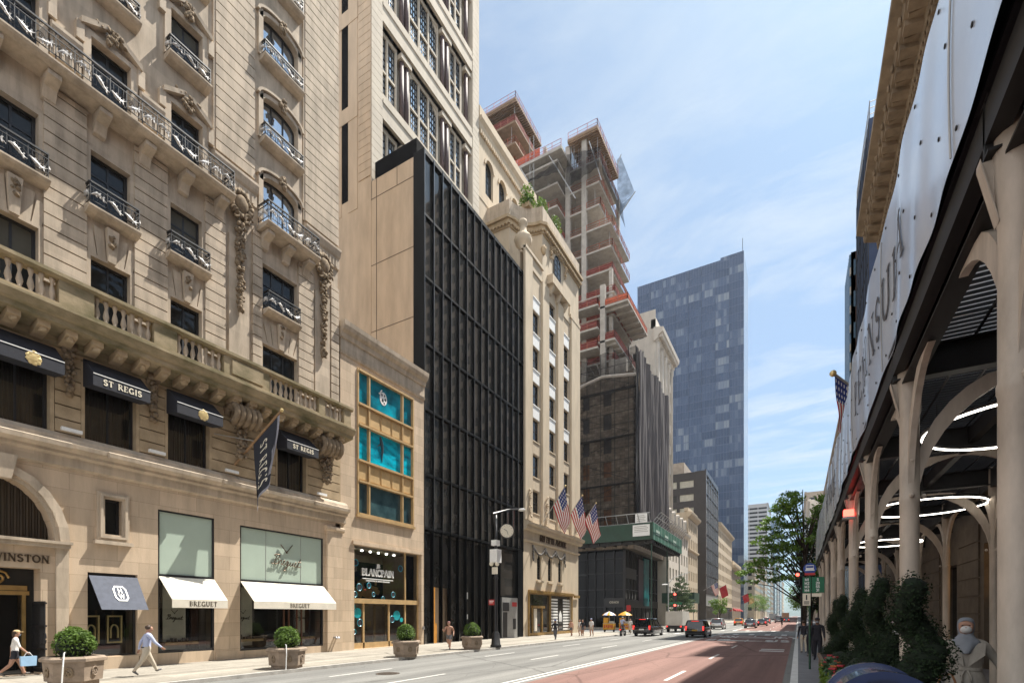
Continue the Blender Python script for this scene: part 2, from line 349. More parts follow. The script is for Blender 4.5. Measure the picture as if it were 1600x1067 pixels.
# ------------------------------------------------------------------ serif lettering made of strokes
def arc(cx, cy, rx, ry, a0, a1, n=10): return [(cx+rx*math.cos(R(a0+(a1-a0)*k/n)), cy+ry*math.sin(R(a0+(a1-a0)*k/n))) for k in range(n+1)]
GL = {
'A': (.8, [([(.02, 0), (.4, 1)], 0), ([(.4, 1), (.78, 0)], 1), ([(.17, .34), (.65, .34)], 0)]),
'B': (.66, [([(.12, 0), (.12, 1)], 1), ([(.12, .97)]+arc(.34, .75, .22, .22, 90, -90, 8)+[(.12, .53)], 0), ([(.12, .5)]+arc(.36, .26, .25, .24, 90, -90, 8)+[(.12, .02)], 0)]),
'C': (.76, [(arc(.42, .5, .36, .47, 45, 315, 14), 1)]),
'D': (.78, [([(.12, 0), (.12, 1)], 1), ([(.12, .97), (.3, .97)]+arc(.32, .5, .38, .47, 90, -90, 10)+[(.12, .03)], 0)]),
'E': (.62, [([(.12, 0), (.12, 1)], 1), ([(.12, .97), (.58, .97), (.58, .82)], 0), ([(.12, .52), (.46, .52)], 0), ([(.12, .03), (.6, .03), (.6, .2)], 0)]),
'F': (.58, [([(.12, 0), (.12, 1)], 1), ([(.12, .97), (.56, .97), (.56, .8)], 0), ([(.12, .5), (.44, .5)], 0)]),
'G': (.8, [(arc(.42, .5, .36, .47, 50, 330, 14), 1), ([(.74, 0), (.74, .42), (.55, .42)], 0)]),
'H': (.8, [([(.12, 0), (.12, 1)], 1), ([(.68, 0), (.68, 1)], 1), ([(.12, .5), (.68, .5)], 0)]),
'I': (.3, [([(.15, 0), (.15, 1)], 1)]),
'J': (.4, [([(.25, 1), (.25, .1), (.12, -.05), (.02, .02)], 1)]),
'L': (.6, [([(.12, 0), (.12, 1)], 1), ([(.12, .03), (.58, .03), (.58, .2)], 0)]),
'M': (.95, [([(.1, 0), (.12, 1)], 0), ([(.12, 1), (.47, .1)], 1), ([(.47, .1), (.82, 1)], 0), ([(.84, 0), (.82, 1)], 1)]),
'N': (.82, [([(.12, 0), (.12, 1)], 0), ([(.12, 1), (.7, 0)], 1), ([(.7, 0), (.7, 1)], 0)]),
'O': (.84, [(arc(.42, .5, .36, .47, 0, 360, 18), 1)]),
'P': (.64, [([(.12, 0), (.12, 1)], 1), ([(.12, .97)]+arc(.34, .72, .24, .25, 90, -90, 8)+[(.12, .47)], 0)]),
'R': (.74, [([(.12, 0), (.12, 1)], 1), ([(.12, .97)]+arc(.34, .74, .23, .23, 90, -90, 8)+[(.12, .51)], 0), ([(.34, .5), (.7, 0)], 1)]),
'S': (.6, [(arc(.3, .74, .22, .23, 30, 270, 9)+arc(.3, .26, .24, .25, 90, -150, 9)[1:], 1)]),
'T': (.68, [([(.34, 0), (.34, 1)], 1), ([(.04, .8), (.04, .97), (.64, .97), (.64, .8)], 0)]),
'U': (.8, [([(.12, 1), (.12, .35)]+arc(.4, .33, .28, .3, 180, 360, 8)+[(.68, 1)], 1)]),
'V': (.8, [([(.02, 1), (.4, 0)], 1), ([(.4, 0), (.78, 1)], 0)]),
'W': (1.1, [([(.02, 1), (.3, 0)], 1), ([(.3, 0), (.55, .95)], 0), ([(.55, .95), (.8, 0)], 1), ([(.8, 0), (1.08, 1)], 0)]),
'X': (.74, [([(.04, 1), (.7, 0)], 1), ([(.04, 0), (.7, 1)], 0)]),
'Y': (.74, [([(.02, 1), (.37, .45)], 1), ([(.37, .45), (.72, 1)], 0), ([(.37, 0), (.37, .45)], 1)]),
'6': (.62, [(arc(.31, .3, .25, .28, 0, 360, 14), 1), ([(.07, .36), (.12, .7), (.3, .95), (.5, .95)], 1)]),
'8': (.62, [(arc(.31, .74, .21, .22, 0, 360, 12), 1), (arc(.31, .27, .25, .25, 0, 360, 12), 1)]),
'9': (.62, [(arc(.31, .68, .25, .28, 0, 360, 14), 1), ([(.55, .62), (.5, .3), (.32, .04), (.1, .04)], 1)]),
'0': (.62, [(arc(.31, .5, .25, .47, 0, 360, 16), 1)]),
'1': (.4, [([(.2, 0), (.2, 1)], 1), ([(.2, 1), (.06, .84)], 0)]),
'2': (.6, [(arc(.3, .74, .23, .23, 160, -30, 8)+[(.06, .04), (.56, .04)], 1)]),
'3': (.6, [(arc(.28, .75, .22, .22, 150, -80, 8), 1), (arc(.28, .27, .25, .25, 80, -150, 8), 1)]),
'4': (.62, [([(.44, 0), (.44, 1), (.04, .3), (.6, .3)], 1)]),
'5': (.6, [([(.54, .96), (.12, .96), (.1, .56)]+arc(.28, .3, .25, .28, 100, -150, 9), 1)]),
'.': (.25, [([(.1, .0), (.1, .1)], 1)]),
'-': (.5, [([(.08, .45), (.42, .45)], 1)]),
}
def textw(t, h, sp=.14): return sum((GL[c][0] if c in GL else .42)+sp for c in t)*h-sp*h
def stroke(mb, pts, t, s, z, h, n0, n1, mi=0, slant=0, vert=False):
    if stroke.sub > 1: pts = [(a[0]+(b[0]-a[0])*k/stroke.sub, a[1]+(b[1]-a[1])*k/stroke.sub) for a, b in zip(pts, pts[1:]) for k in range(stroke.sub)]+[pts[-1]]
    for (x0, y0), (x1, y1) in zip(pts, pts[1:]):
        dx, dy = x1-x0, y1-y0; L = math.hypot(dx, dy) or 1e-6; ex, ey = dx/L*t*.35, dy/L*t*.35; px, py = -dy/L*t/2, dx/L*t/2
        q = [(x0-ex+px, y0-ey+py), (x1+ex+px, y1+ey+py), (x1+ex-px, y1+ey-py), (x0-ex-px, y0-ey-py)]
        stroke.k = (stroke.k+1) % 7; e = stroke.k*.0004
        if vert: f = lambda a, b: (s-b*h, z-a*h)        # text running down
        else: f = lambda a, b: (s+(a+slant*b)*h, z+b*h)
        mb.hull([(f(a, b)[0], n0, f(a, b)[1]) for a, b in q], [(f(a, b)[0], n1+e, f(a, b)[1]) for a, b in q], mi)
stroke.k = 0; stroke.sub = 1
def text(mb, t, s, z, h, n0, n1, sp=.14, thick=.15, thin=.06, serif=True, mi=0, center=True, vert=False):
    x = -textw(t, 1, sp)/2 if center else 0
    for c in t:
        if c in GL:
            wd, st = GL[c]
            for pts, th in st:
                P = [(x+a, b) for a, b in pts]; stroke(mb, P, thick if th else thin, s, z, h, n0, n1, mi, vert=vert)
                if serif:
                    for a, b in (P[0], P[-1]):
                        if (abs(b) < .01 or abs(b-1) < .01) and c not in 'EFLTZ' or (c in 'EFLT' and th and (abs(b) < .01 or abs(b-1) < .01)):
                            bb = .02 if b < .5 else .98; stroke(mb, [(a-.13, bb), (a+.13, bb)], .05, s, z, h, n0, n1, mi, vert=vert)
            x += wd+sp
        else: x += .42+sp
    return mb

def leaves(name, clumps, n, size, m, parent=None, flat=.0):
    """many small leaf faces spread through clumps (cx,cy,cz,rx,ry,rz)"""
    C = np.array(clumps, float); vol = C[:, 3]*C[:, 4]*C[:, 5]; pr = vol**.75; pr = pr/pr.sum()
    k = rng.choice(len(C), n, p=pr); d = rng.normal(size=(n, 3)); d /= np.linalg.norm(d, axis=1)[:, None]
    rad = rng.random(n)**.45; P = C[k, :3]+d*rad[:, None]*C[k, 3:6]
    nor = d*.7+rng.normal(size=(n, 3))*.6+np.array([0, 0, .35]); nor /= np.linalg.norm(nor, axis=1)[:, None]
    a = np.cross(nor, rng.normal(size=(n, 3))); a /= np.linalg.norm(a, axis=1)[:, None]; b = np.cross(nor, a)
    sz = size*(.6+.8*rng.random(n))[:, None]
    V = np.stack([P-a*sz, P-b*sz*.5+nor*sz*.12, P+a*sz, P+b*sz*.5+nor*sz*.12], 1).reshape(-1, 3)
    if parent is not None: V = V-np.array(LOC[parent.name])
    me = bpy.data.meshes.new(name); me.vertices.add(len(V)); me.vertices.foreach_set('co', V.ravel())
    me.loops.add(4*n); me.loops.foreach_set('vertex_index', np.arange(4*n, dtype=np.int32)); me.polygons.add(n)
    me.polygons.foreach_set('loop_start', np.arange(0, 4*n, 4, dtype=np.int32)); me.update(calc_edges=True); me.materials.append(m)
    return link(name, me, parent)
# ================================================================== ground, road, pavements
asphalt = mat('asphalt', (.24, .235, .22), .9, 0, .2, .35, .25, .3, 60, col2=(.18, .177, .168), stretch=(1, .25, 1))
redlane = mat('red_bus_lane', (.25, .15, .127), .9, 0, .2, .4, .25, .3, 60, col2=(.215, .125, .108), stretch=(1, .2, 1))
def wear(m, seed):
    """tyre tracks, oil drips, sealed cracks and patched squares worn into the surface"""
    t = m.node_tree; b = t.nodes['Principled BSDF']; src = b.inputs['Base Color'].links[0].from_socket; co = N(t, 'ShaderNodeTexCoord')
    def layer(scale, stretch, lo, hi, p0, p1, det=4, rot=0):
        nonlocal src
        mp_ = N(t, 'ShaderNodeMapping'); mp_.inputs['Scale'].default_value = stretch; mp_.inputs['Location'].default_value = (seed, seed*2, 0); mp_.inputs['Rotation'].default_value = (0, 0, rot); t.links.new(co.outputs['Object'], mp_.inputs[0])
        n = noise(t, mp_.outputs[0], scale, det, .6); r = ramp(t, n.outputs[0], [(p0, (lo,)*3), (p1, (hi,)*3)]); mm = N(t, 'ShaderNodeMixRGB', blend_type='MULTIPLY'); mm.inputs[0].default_value = 1
        t.links.new(src, mm.inputs[1]); t.links.new(r.outputs[0], mm.inputs[2]); src = mm.outputs[0]
    layer(1.1, (1, .018, 1), .74, 1.06, .36, .62); layer(2.4, (1, .35, 1), .80, 1.0, .30, .42, 6); layer(14, (1, 1, 1), .82, 1.08, .3, .7)
    for sc_, wd in ((.16, .006), (.42, .004)):
        mp_ = N(t, 'ShaderNodeMapping'); mp_.inputs['Scale'].default_value = (1, .55, 1); mp_.inputs['Location'].default_value = (seed*3, seed, 0); t.links.new(co.outputs['Object'], mp_.inputs[0])
        nz = noise(t, mp_.outputs[0], 1.2, 4, .6); ad = N(t, 'ShaderNodeMixRGB'); ad.inputs[0].default_value = .22; t.links.new(mp_.outputs[0], ad.inputs[1]); t.links.new(nz.outputs[1], ad.inputs[2])
        vo = N(t, 'ShaderNodeTexVoronoi', feature='DISTANCE_TO_EDGE'); vo.inputs['Scale'].default_value = sc_; t.links.new(ad.outputs[0], vo.inputs['Vector'])
        r = ramp(t, vo.outputs[0], [(wd*.5, (.55,)*3), (wd, (1, 1, 1))]); mm = N(t, 'ShaderNodeMixRGB', blend_type='MULTIPLY'); mm.inputs[0].default_value = .8; t.links.new(src, mm.inputs[1]); t.links.new(r.outputs[0], mm.inputs[2]); src = mm.outputs[0]
    t.links.new(src, b.inputs['Base Color'])
wear(asphalt, 1.7); wear(redlane, 4.3)
paint = mat('road_paint', (.68, .66, .62), .8, 0, .3, 5, .2, .1, 40, col2=(.42, .41, .39))
pave = blockmat('pavement_slabs', (.39, .355, .30), 1.5, 1.5, (.24, .215, .18), .012, 'YX', .9, .1, 0, .18)
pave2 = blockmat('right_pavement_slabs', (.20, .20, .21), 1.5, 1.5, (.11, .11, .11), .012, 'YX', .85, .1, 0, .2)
kerbm = mat('granite_kerb', (.42, .40, .37), .85, 0, .25, 3, .2)
wear(pave, 2.9)
kerbl = mat('pale_kerb_top', (.62, .61, .58), .85, 0, .15, 3, .2)
groundm = mat('ground_tone', (.14, .135, .13), .95, 0, .2, .2)
g = MB(); g.face([(-1500, -300, -.02), (1500, -300, -.02), (1500, 2600, -.02), (-1500, 2600, -.02)]); struct('ground', g, groundm)
g = MB(); g.face([(-16.9, -25, 0), (-.2, -25, 0), (-.2, 1200, 0), (-16.9, 1200, 0)]); struct('road', g, asphalt)
g = MB(); g.face([(-200, 59.5, -.006), (-16.9, 59.5, -.006), (-16.9, 77.5, -.006), (-200, 77.5, -.006)]); g.face([(-.2, 66.8, -.006), (150, 66.8, -.006), (150, 80, -.006), (-.2, 80, -.006)]); struct('cross_street', g, asphalt)
g = MB()
for a, b in ((-25, 60.8), (80, 240), (262, 1200)): g.face([(-7.75, a, .004), (-.45, a, .004), (-.45, b, .004), (-7.75, b, .004)])
struct('bus_lane', g, redlane)
def pavement(name, x0, x1, z, spans, m, kerb_at, km):
    g = MB(); k = MB()
    for a, b in spans:
        kx0, kx1 = (x1-.2, x1) if kerb_at > 0 else (x0, x0+.2)
        if kerb_at > 0: g.box(x0, kx0, a, b, -.05, z)
        else: g.box(kx1, x1, a, b, -.05, z)
        k.box(kx0, kx1, a, b, -.05, z+.003)
    struct(name, g, m); struct(name+'_kerb', k, km)
pavement('left_pavement', -40, -16.9, .13, ((-25, 59.5), (77.5, 240), (262, 1200)), pave, 1, kerbm)
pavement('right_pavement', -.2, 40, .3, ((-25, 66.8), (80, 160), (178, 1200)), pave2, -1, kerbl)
g = MB()
def line(x, y0, y1, wd=.15): g.face([(x-wd/2, y0, .008), (x+wd/2, y0, .008), (x+wd/2, y1, .008), (x-wd/2, y1, .008)])
for a, b in ((-25, 60.5), (80, 240), (264, 900)): line(-8.32, a, b, .14); line(-8.0, a, b, .14)
for k in range(-1, 5): line(-11.55, 12.9+10.3*k-1, 16.2+10.3*k-1, .13); line(-14.6, 12.4+10.3*k, 15.6+10.3*k, .13); line(-3.9, 17.3+9.75*k, 20.7+9.75*k, .14)
for k in range(18): line(-11.55, 90+12*k, 93.5+12*k, .13); line(-14.4, 90+12*k, 93.5+12*k, .13); line(-3.9, 90+12*k, 93.5+12*k, .14)
for y in (34.4, 36.0): g.face([(-2.1, y, .008), (-.75, y, .008), (-.75, y+.85, .008), (-2.1, y+.85, .008)])
for k in range(10): line(-16.2+1.65*k, 62.3, 65.4, .55); line(-16.2+1.65*k, 78, 80.4, .5)
g.face([(-16.7, 60.9, .008), (-8.5, 60.9, .008), (-8.5, 61.25, .008), (-16.7, 61.25, .008)])
struct('road_markings', g, paint)
g = MB(lambda s, n, z: (s, z, n))
for cx in (-1.95, -5.9):
    text(g, 'BUS', cx, 46.9, 3.4, .0085, .0115, .22, .2, .14, False); text(g, 'ONLY', cx, 54.2, 4.2, .0085, .0115, .1, .17, .12, False)
for i in range(len(g.v)):      # squeeze letters to lane width about their own lane
    x, y, z = g.v[i]; c = -1.95 if x > -3.95 else -5.9; g.v[i] = (c+(x-c)*.30, y, z)
struct('lane_lettering', g, paint)
def disc_thing(name, label, x, y, r, m1, m2):
    t = thing(name, label, 'manhole cover' if r < .5 else 'grate', (x, y, 0))
    a = MB(); a.lathe([(r+.09, 0), (r+.09, .012), (r, .013), (r, .004)], x, y, 24); a.build('rim', m1, t)
    b = MB(); b.lathe([(r, .006), (r, .014), (.01, .014)], x, y, 24)
    for k in range(-5, 6):
        hw = math.sqrt(max(.01, r*r-(k*r/6)**2))*.9; b.box(x-hw, x+hw, y+k*r/6-.02, y+k*r/6+.02, .012, .02)
    b.build('cover', m2, t)
ironc = mat('cast_iron', (.09, .07, .055), .6, .3, .3, 8)
disc_thing('manhole_cover', 'round rusty manhole cover in the grey lane between two white dashes', -13.5, 14.2, .36, ironc, ironc)
disc_thing('street_grate', 'round dark manhole cover beside the white dash in the red lane', -2.75, 16.6, .4, ironc, darksteel)

# ================================================================== shared facade pieces
def rustic(mb, s0, s1, z0, z1, pitch=.49, n0=0, n1=.12, gap=.05, edge=0):
    k = 0; z = z0
    while z < z1-.08:
        zz = min(z+pitch-gap, z1); mb.box(s0, s1, n0, n1, z, zz); z += pitch; k += 1
def garland(mb, s, n, z0, z1, wd=.28, dep=.16, cnt=40, taper=.4):
    for k in range(cnt):
        t = k/cnt; z = z0+(z1-z0)*t+random.uniform(-.04, .04); ww = wd*(1-(1-taper)*t)
        mb.blob((s+random.uniform(-ww, ww)*.75, n+random.uniform(.02, dep), z), (random.uniform(.05, .12),)*3, .35, 0, 6, 4)
def cartouche(mb, s, n, z, r):
    mb.blob((s, n+.12, z), (r*.62, .22, r*.8), .08, 0, 10, 7)
    for k in range(16):
        a = 2*PI*k/16; mb.blob((s+r*.85*math.cos(a), n+.1, z+r*math.sin(a)), (r*.3,)*3, .3, 0, 6, 4)
    for sg in (-1, 1):
        P = [(s+sg*(r*.6+.35*r*math.cos(a)), n+.2, z-r*1.0+.4*r*math.sin(a)) for a in [k*.5 for k in range(11)]]; mb.tube(P, .05, 6)
def scroll(mb, cs, n, cz, r, flip=1, th=.014, turns=1.6):
    mb.tube([(cs+flip*r*(1-.85*k/14)*math.cos(turns*2*PI*k/14), n, cz+r*(1-.85*k/14)*math.sin(turns*2*PI*k/14)) for k in range(15)], th, 4)
def rail_run(a, b, p0, p1, z, h):
    """iron railing between two (s,n) points: bars in a, gilt leaf scrolls in b"""
    L = math.hypot(p1[0]-p0[0], p1[1]-p0[1]); ux, uy = (p1[0]-p0[0])/L, (p1[1]-p0[1])/L
    base = a.T; M = lambda q, n, zz: base(p0[0]+ux*q-uy*n, p0[1]+uy*q+ux*n, zz)
    sa, sb = a.T, b.T; a.T = M; b.T = M
    for zz, t in ((z+.02, .02), (z+h*.2, .012), (z+h*.8, .014), (z+h, .03)): a.box(0, L, -t, t, zz-t, zz+t)
    k = max(1, round(L/.52)); w_ = L/k
    for i in range(k):
        c = w_*(i+.5)
        for f in (-1, 1):
            a2 = a if i % 2 else b
            tmpT = a2.T
            scroll(a, c+f*w_*.24, 0, z+h*.5, w_*.23, f, .013); scroll(a, c+f*w_*.26, 0, z+h*.9, w_*.1, -f, .009, 1.2)
        zc = z+h*.42; P = [(c+w_*(-.46+.115*q), .035+.02*math.sin(q*.8), zc+h*.13*math.sin(i*1.3+q*.42)) for q in range(9)]
        b.tube(P, [.012, .03, .05, .058, .052, .04, .03, .02, .008], 6)
        for q in (2, 4, 6): x_, n_, z_ = P[q]; b.tube([(x_, n_, z_), (x_+w_*.05, n_+.01, z_+h*.10), (x_+w_*.12, n_, z_+h*.13)], [.03, .022, .006], 5); b.tube([(x_, n_, z_), (x_+w_*.05, n_+.01, z_-h*.10), (x_+w_*.12, n_, z_-h*.12)], [.03, .02, .006], 5)
        for q in range(3): a.box(c+w_*(-.3+.3*q)-.007, c+w_*(-.3+.3*q)+.007, -.007, .007, z+h*.2, z+h*.8)
        a.box(c-w_/2-.012, c-w_/2+.012, -.012, .012, z, z+h)
    a.T, b.T = sa, sb
def iron_rail(root, X0, pts, z, h):
    a = MB(FL(X0)); b = MB(FL(X0))
    for p, q in zip(pts, pts[1:]): rail_run(a, b, p, q, z, h)
    o = a.build('balcony_rail', iron, root); b.build('gilt_scrollwork', ironw, o); return o
def balusters(mb, s0, s1, n, z0, z1, pitch=.27):
    k = int((s1-s0)/pitch); h = z1-z0
    for i in range(k):
        c = s0+(s1-s0)*(i+.5)/k
        T = mb.T; x, y, _ = T(c, n, 0); mb.T = None
        mb.lathe([(.085, z0), (.085, z0+.07*h), (.05, z0+.12*h), (.1, z0+.34*h), (.085, z0+.46*h), (.042, z0+.68*h), (.06, z0+.8*h), (.085, z0+.9*h), (.085, z1)], x, y, 8); mb.T = T

# ================================================================== 1. ornate limestone hotel, nearest on the left
X0 = -23.3; F1 = FL(X0)
H = thing('stone_hotel', 'tall ornate limestone hotel with iron balconies and black awnings at the left edge', 'building', (X0, 11, 0))
holes = [(4.35, 7.2, .14, 3.85), (9.02, 9.68, 5.3, 6.75), (8.55, 10.2, .62, 3.84), (10.95, 13.29, .61, 6.65), (14.51, 19.38, .5, 6.54)]
m = MB(F1); m.wall(-2, 20.25, .1, 7.75, holes[:1]+[(4.32, 7.58, 4.72, 6.95)]+holes[1:], 0, .7)
m.spandrel(4.32, 7.58, 6.95, 2.2, 0, .7)
m.box(-2, 20.9, -8, -3, .1, 7.7); m.box(-2, 20.9, -3, -.75, 7.0, 7.7)
# jointed pier at the right, plinth
m.box(19.55, 20.62, .002, .16, .1, 7.2); m.prof_s([(.16, 7.0), (.26, 7.1), (.26, 7.22), (.16, 7.3), (.0, 7.3), (.0, 7.0)], 19.45, 20.72)
for a, b in ((-2, 4.3), (7.35, 8.5), (10.25, 10.9), (13.35, 14.45), (19.42, 19.54)): m.box(a, b, .002, .05, .1, .55)
m.box(8.55, 10.2, -.6, .12, .1, .6)
m.build('base_wall', stone2, H)
# arched entrance of the jeweller
m = MB(F1); m.archband(4.32, 7.58, 4.75, 2.2, .13, .002, .12); m.archband(4.2, 7.7, 4.75, 2.33, .28, .002, .2)
m.box(4.0, 7.98, .003, .22, 4.62, 4.76); m.box(4.0, 8.02, .003, .3, 4.76, 4.86); m.box(7.6, 7.96, .002, .1, .1, 4.62)
m.hull([(6.0, .02, 6.8), (6.35, .02, 6.8), (6.5, .02, 7.6), (5.85, .02, 7.6)], [(6.0, .34, 6.8), (6.35, .34, 6.8), (6.5, .4, 7.6), (5.85, .4, 7.6)])
m.build('entrance_arch', stone, H)
m = MB(F1); text(m, 'HARRY WINSTON', 7.42-textw('HARRY WINSTON', .25, .14)/2, 4.06, .25, .005, .05, .14); m.build('bronze_lettering', bronze, H)
d = MB(F1); d.wall(4.35, 7.2, .14, 3.9, [(4.6, 6.95, .16, 2.9)], -.62, .05); d.box(4.3, 7.3, -2.6, -2.5, 0, 7); dd = d.build('entrance_door', dark_int, H)
d = MB(F1); d.box(4.5, 7.05, -.6, -.52, 2.92, 3.06); d.box(4.6, 7.0, -.6, -.54, 3.08, 3.25)
for s_ in (4.6, 6.86): d.box(s_, s_+.1, -.6, -.52, .16, 2.92)
for f in (-1, 1): scroll(d, 5.75+f*.5, -.55, 3.5, .28, f, .04)
d.build('door_frame', brass, dd)
d = MB(F1)
for k in range(12): d.box(7.16, 7.2, -.58+.09*k-.02, -.58+.09*k+.015, .2, 2.7)
for z_ in (.3, 1.0, 1.8, 2.6): d.box(7.15, 7.22, -.6, .48, z_, z_+.06)
for k in range(4): d.tube([(7.18, -.5+.3*k+.13*math.cos(t*.5), 1.4+.2*math.sin(t*.5)) for t in range(13)], .018, 5)
d.build('iron_gate', iron, dd)
d = MB(F1)
for k in range(40):
    c = 4.35+3.2*k/40; d.tube([(c, -.5+.03*(k % 2), 4.8), (c, -.5+.03*(k % 2), 6.93)], .05, 5)
d.box(4.3, 7.6, -.62, -.56, 4.75, 6.95); d.build('arch_window_curtain', curtain, H)
# small framed window
m = MB(F1); S0, S1, Z0, Z1 = 9.02, 9.68, 5.3, 6.75
for q, (o_, n_) in enumerate(((.2, .1), (.12, .17), (.05, .1))):
    for a, b, c, e in ((S0-o_, S0-o_+.09, Z0-o_, Z1+o_), (S1+o_-.09, S1+o_, Z0-o_, Z1+o_), (S0-o_+.09, S1+o_-.09, Z0-o_, Z0-o_+.09), (S0-o_+.09, S1+o_-.09, Z1+o_-.09, Z1+o_)): m.box(a, b, .003, n_+.001*q, c, e)
m.box(S0-.3, S1+.3, .003, .2, Z0-.36, Z0-.22); m.build('small_window_frame', stone, H)
window(H, 'L', X0, 9.35, Z0, .66, 1.45, .4, 1, 1)
# jeweller's shop window with lit display cases
d = MB(F1); d.box(8.5, 10.25, -1.2, -1.1, .5, 3.9); d.box(8.5, 8.55, -1.1, -.2, .6, 3.84); dd = d.build('display_window', dark_int, H)
d = MB(F1); d.face([(8.55, -.2, .62), (10.2, -.2, .62), (10.2, -.2, 3.84), (8.55, -.2, 3.84)]); d.build('shop_glass', clear, dd)
d = MB(F1)
for c in (8.86, 9.62):
    for a, b, z0_, z1_ in ((c-.26, c-.2, 1.1, 2.2), (c+.2, c+.26, 1.1, 2.2), (c-.2, c+.2, 1.1, 1.16), (c-.2, c+.2, 2.14, 2.2)): d.box(a, b, -.6, -.5, z0_, z1_)
    d.archband(c-.1, c+.1, 1.6, .2, .05, -.6, -.52); d.box(c-.15, c-.1, -.6, -.52, 1.3, 1.6); d.box(c+.1, c+.15, -.6, -.52, 1.3, 1.6)
d.build('gilt_display_case', gold, dd)
d = MB(F1)
for a, b, z0_, z1_ in ((8.55, 8.6, .62, 3.84), (10.12, 10.2, .62, 3.84), (8.6, 10.12, 3.76, 3.84), (8.6, 10.12, .62, .68)): d.box(a, b, -.24, -.16, z0_, z1_)
d.build('shop_frame', wframe, dd)
a = MB(F1); a.hull([(8.58, -.02, 3.72), (10.18, -.02, 3.72), (10.18, .02, 3.72), (8.58, .02, 3.72)], [(8.62, .95, 2.42), (10.16, .95, 2.42), (10.16, .98, 2.42), (8.62, .98, 2.42)])
aw = a.build('blue_awning', navy2, H)
Tt = lambda s, n, z: F1(s, .97*(3.72-z)/1.3+.025+n, z)
a = MB(Tt); oc = [(9.4+.2*x, 3.05+.27*y) for x, y in ((-.6, -1), (.6, -1), (1, -.6), (1, .6), (.6, 1), (-.6, 1), (-1, .6), (-1, -.6), (-.6, -1))]
for (x0, y0), (x1, y1) in zip(oc, oc[1:]): stroke(a, [(x0, y0), (x1, y1)], .05, 0, 0, 1, 0, .012)
text(a, 'H', 9.4, 3.07, .17, 0, .012, .1, .2, .12, False); text(a, 'W', 9.4, 2.86, .17, 0, .012, .1, .16, .1, False); a.build('octagon_emblem', white, aw)
# watchmaker's windows
def scriptlogo(mb, s, z, k, n):
    mb.tube([(s-.28*k, n, z+.30*k), (s, n, z)], .02*k, 5); mb.tube([(s, n, z), (s+.28*k, n, z+.33*k)], .02*k, 5); mb.blob((s, n, z), (.05*k, .02, .05*k), 0)
    W = [[(.0, .1), (.1, .0), (.22, .05), (.30, .9), (.22, 1), (.05, .85), (.2, .78)], [(.28, .95), (.5, 1), (.56, .8), (.4, .55), (.58, .45), (.56, .15), (.36, .0), (.2, .12)], [(.6, .0), (.72, .5), (.82, .42), (.84, .05), (.95, .12), (1.05, .3), (1.1, .5), (1.0, .48), (.98, .1), (1.1, .02), (1.25, .3), (1.42, .45), (1.3, .5), (1.24, .2), (1.34, .06), (1.46, .45), (1.4, -.45), (1.22, -.5), (1.3, -.25), (1.6, .2), (1.64, .45), (1.64, .1), (1.76, .05), (1.9, .45), (1.9, .08), (2.0, .1), (2.1, .3), (2.16, .48), (2.05, .45), (2.05, .1), (2.16, .02), (2.34, .3), (2.44, .9), (2.36, .1), (2.5, .04), (2.66, .2)], [(2.28, .55), (2.56, .6)]]
    for st in W:
        P = []
        for (x0, y0), (x1, y1) in zip(st, st[1:]):
            for j in range(3): t = j/3; P.append((x0+(x1-x0)*t, y0+(y1-y0)*t))
        P.append(st[-1]); mb.tube([(s+(-.72+.52*(x+.28*y))*k, n, z+(-.52+.42*y-.035*x)*k) for x, y in P], .022*k, 4)
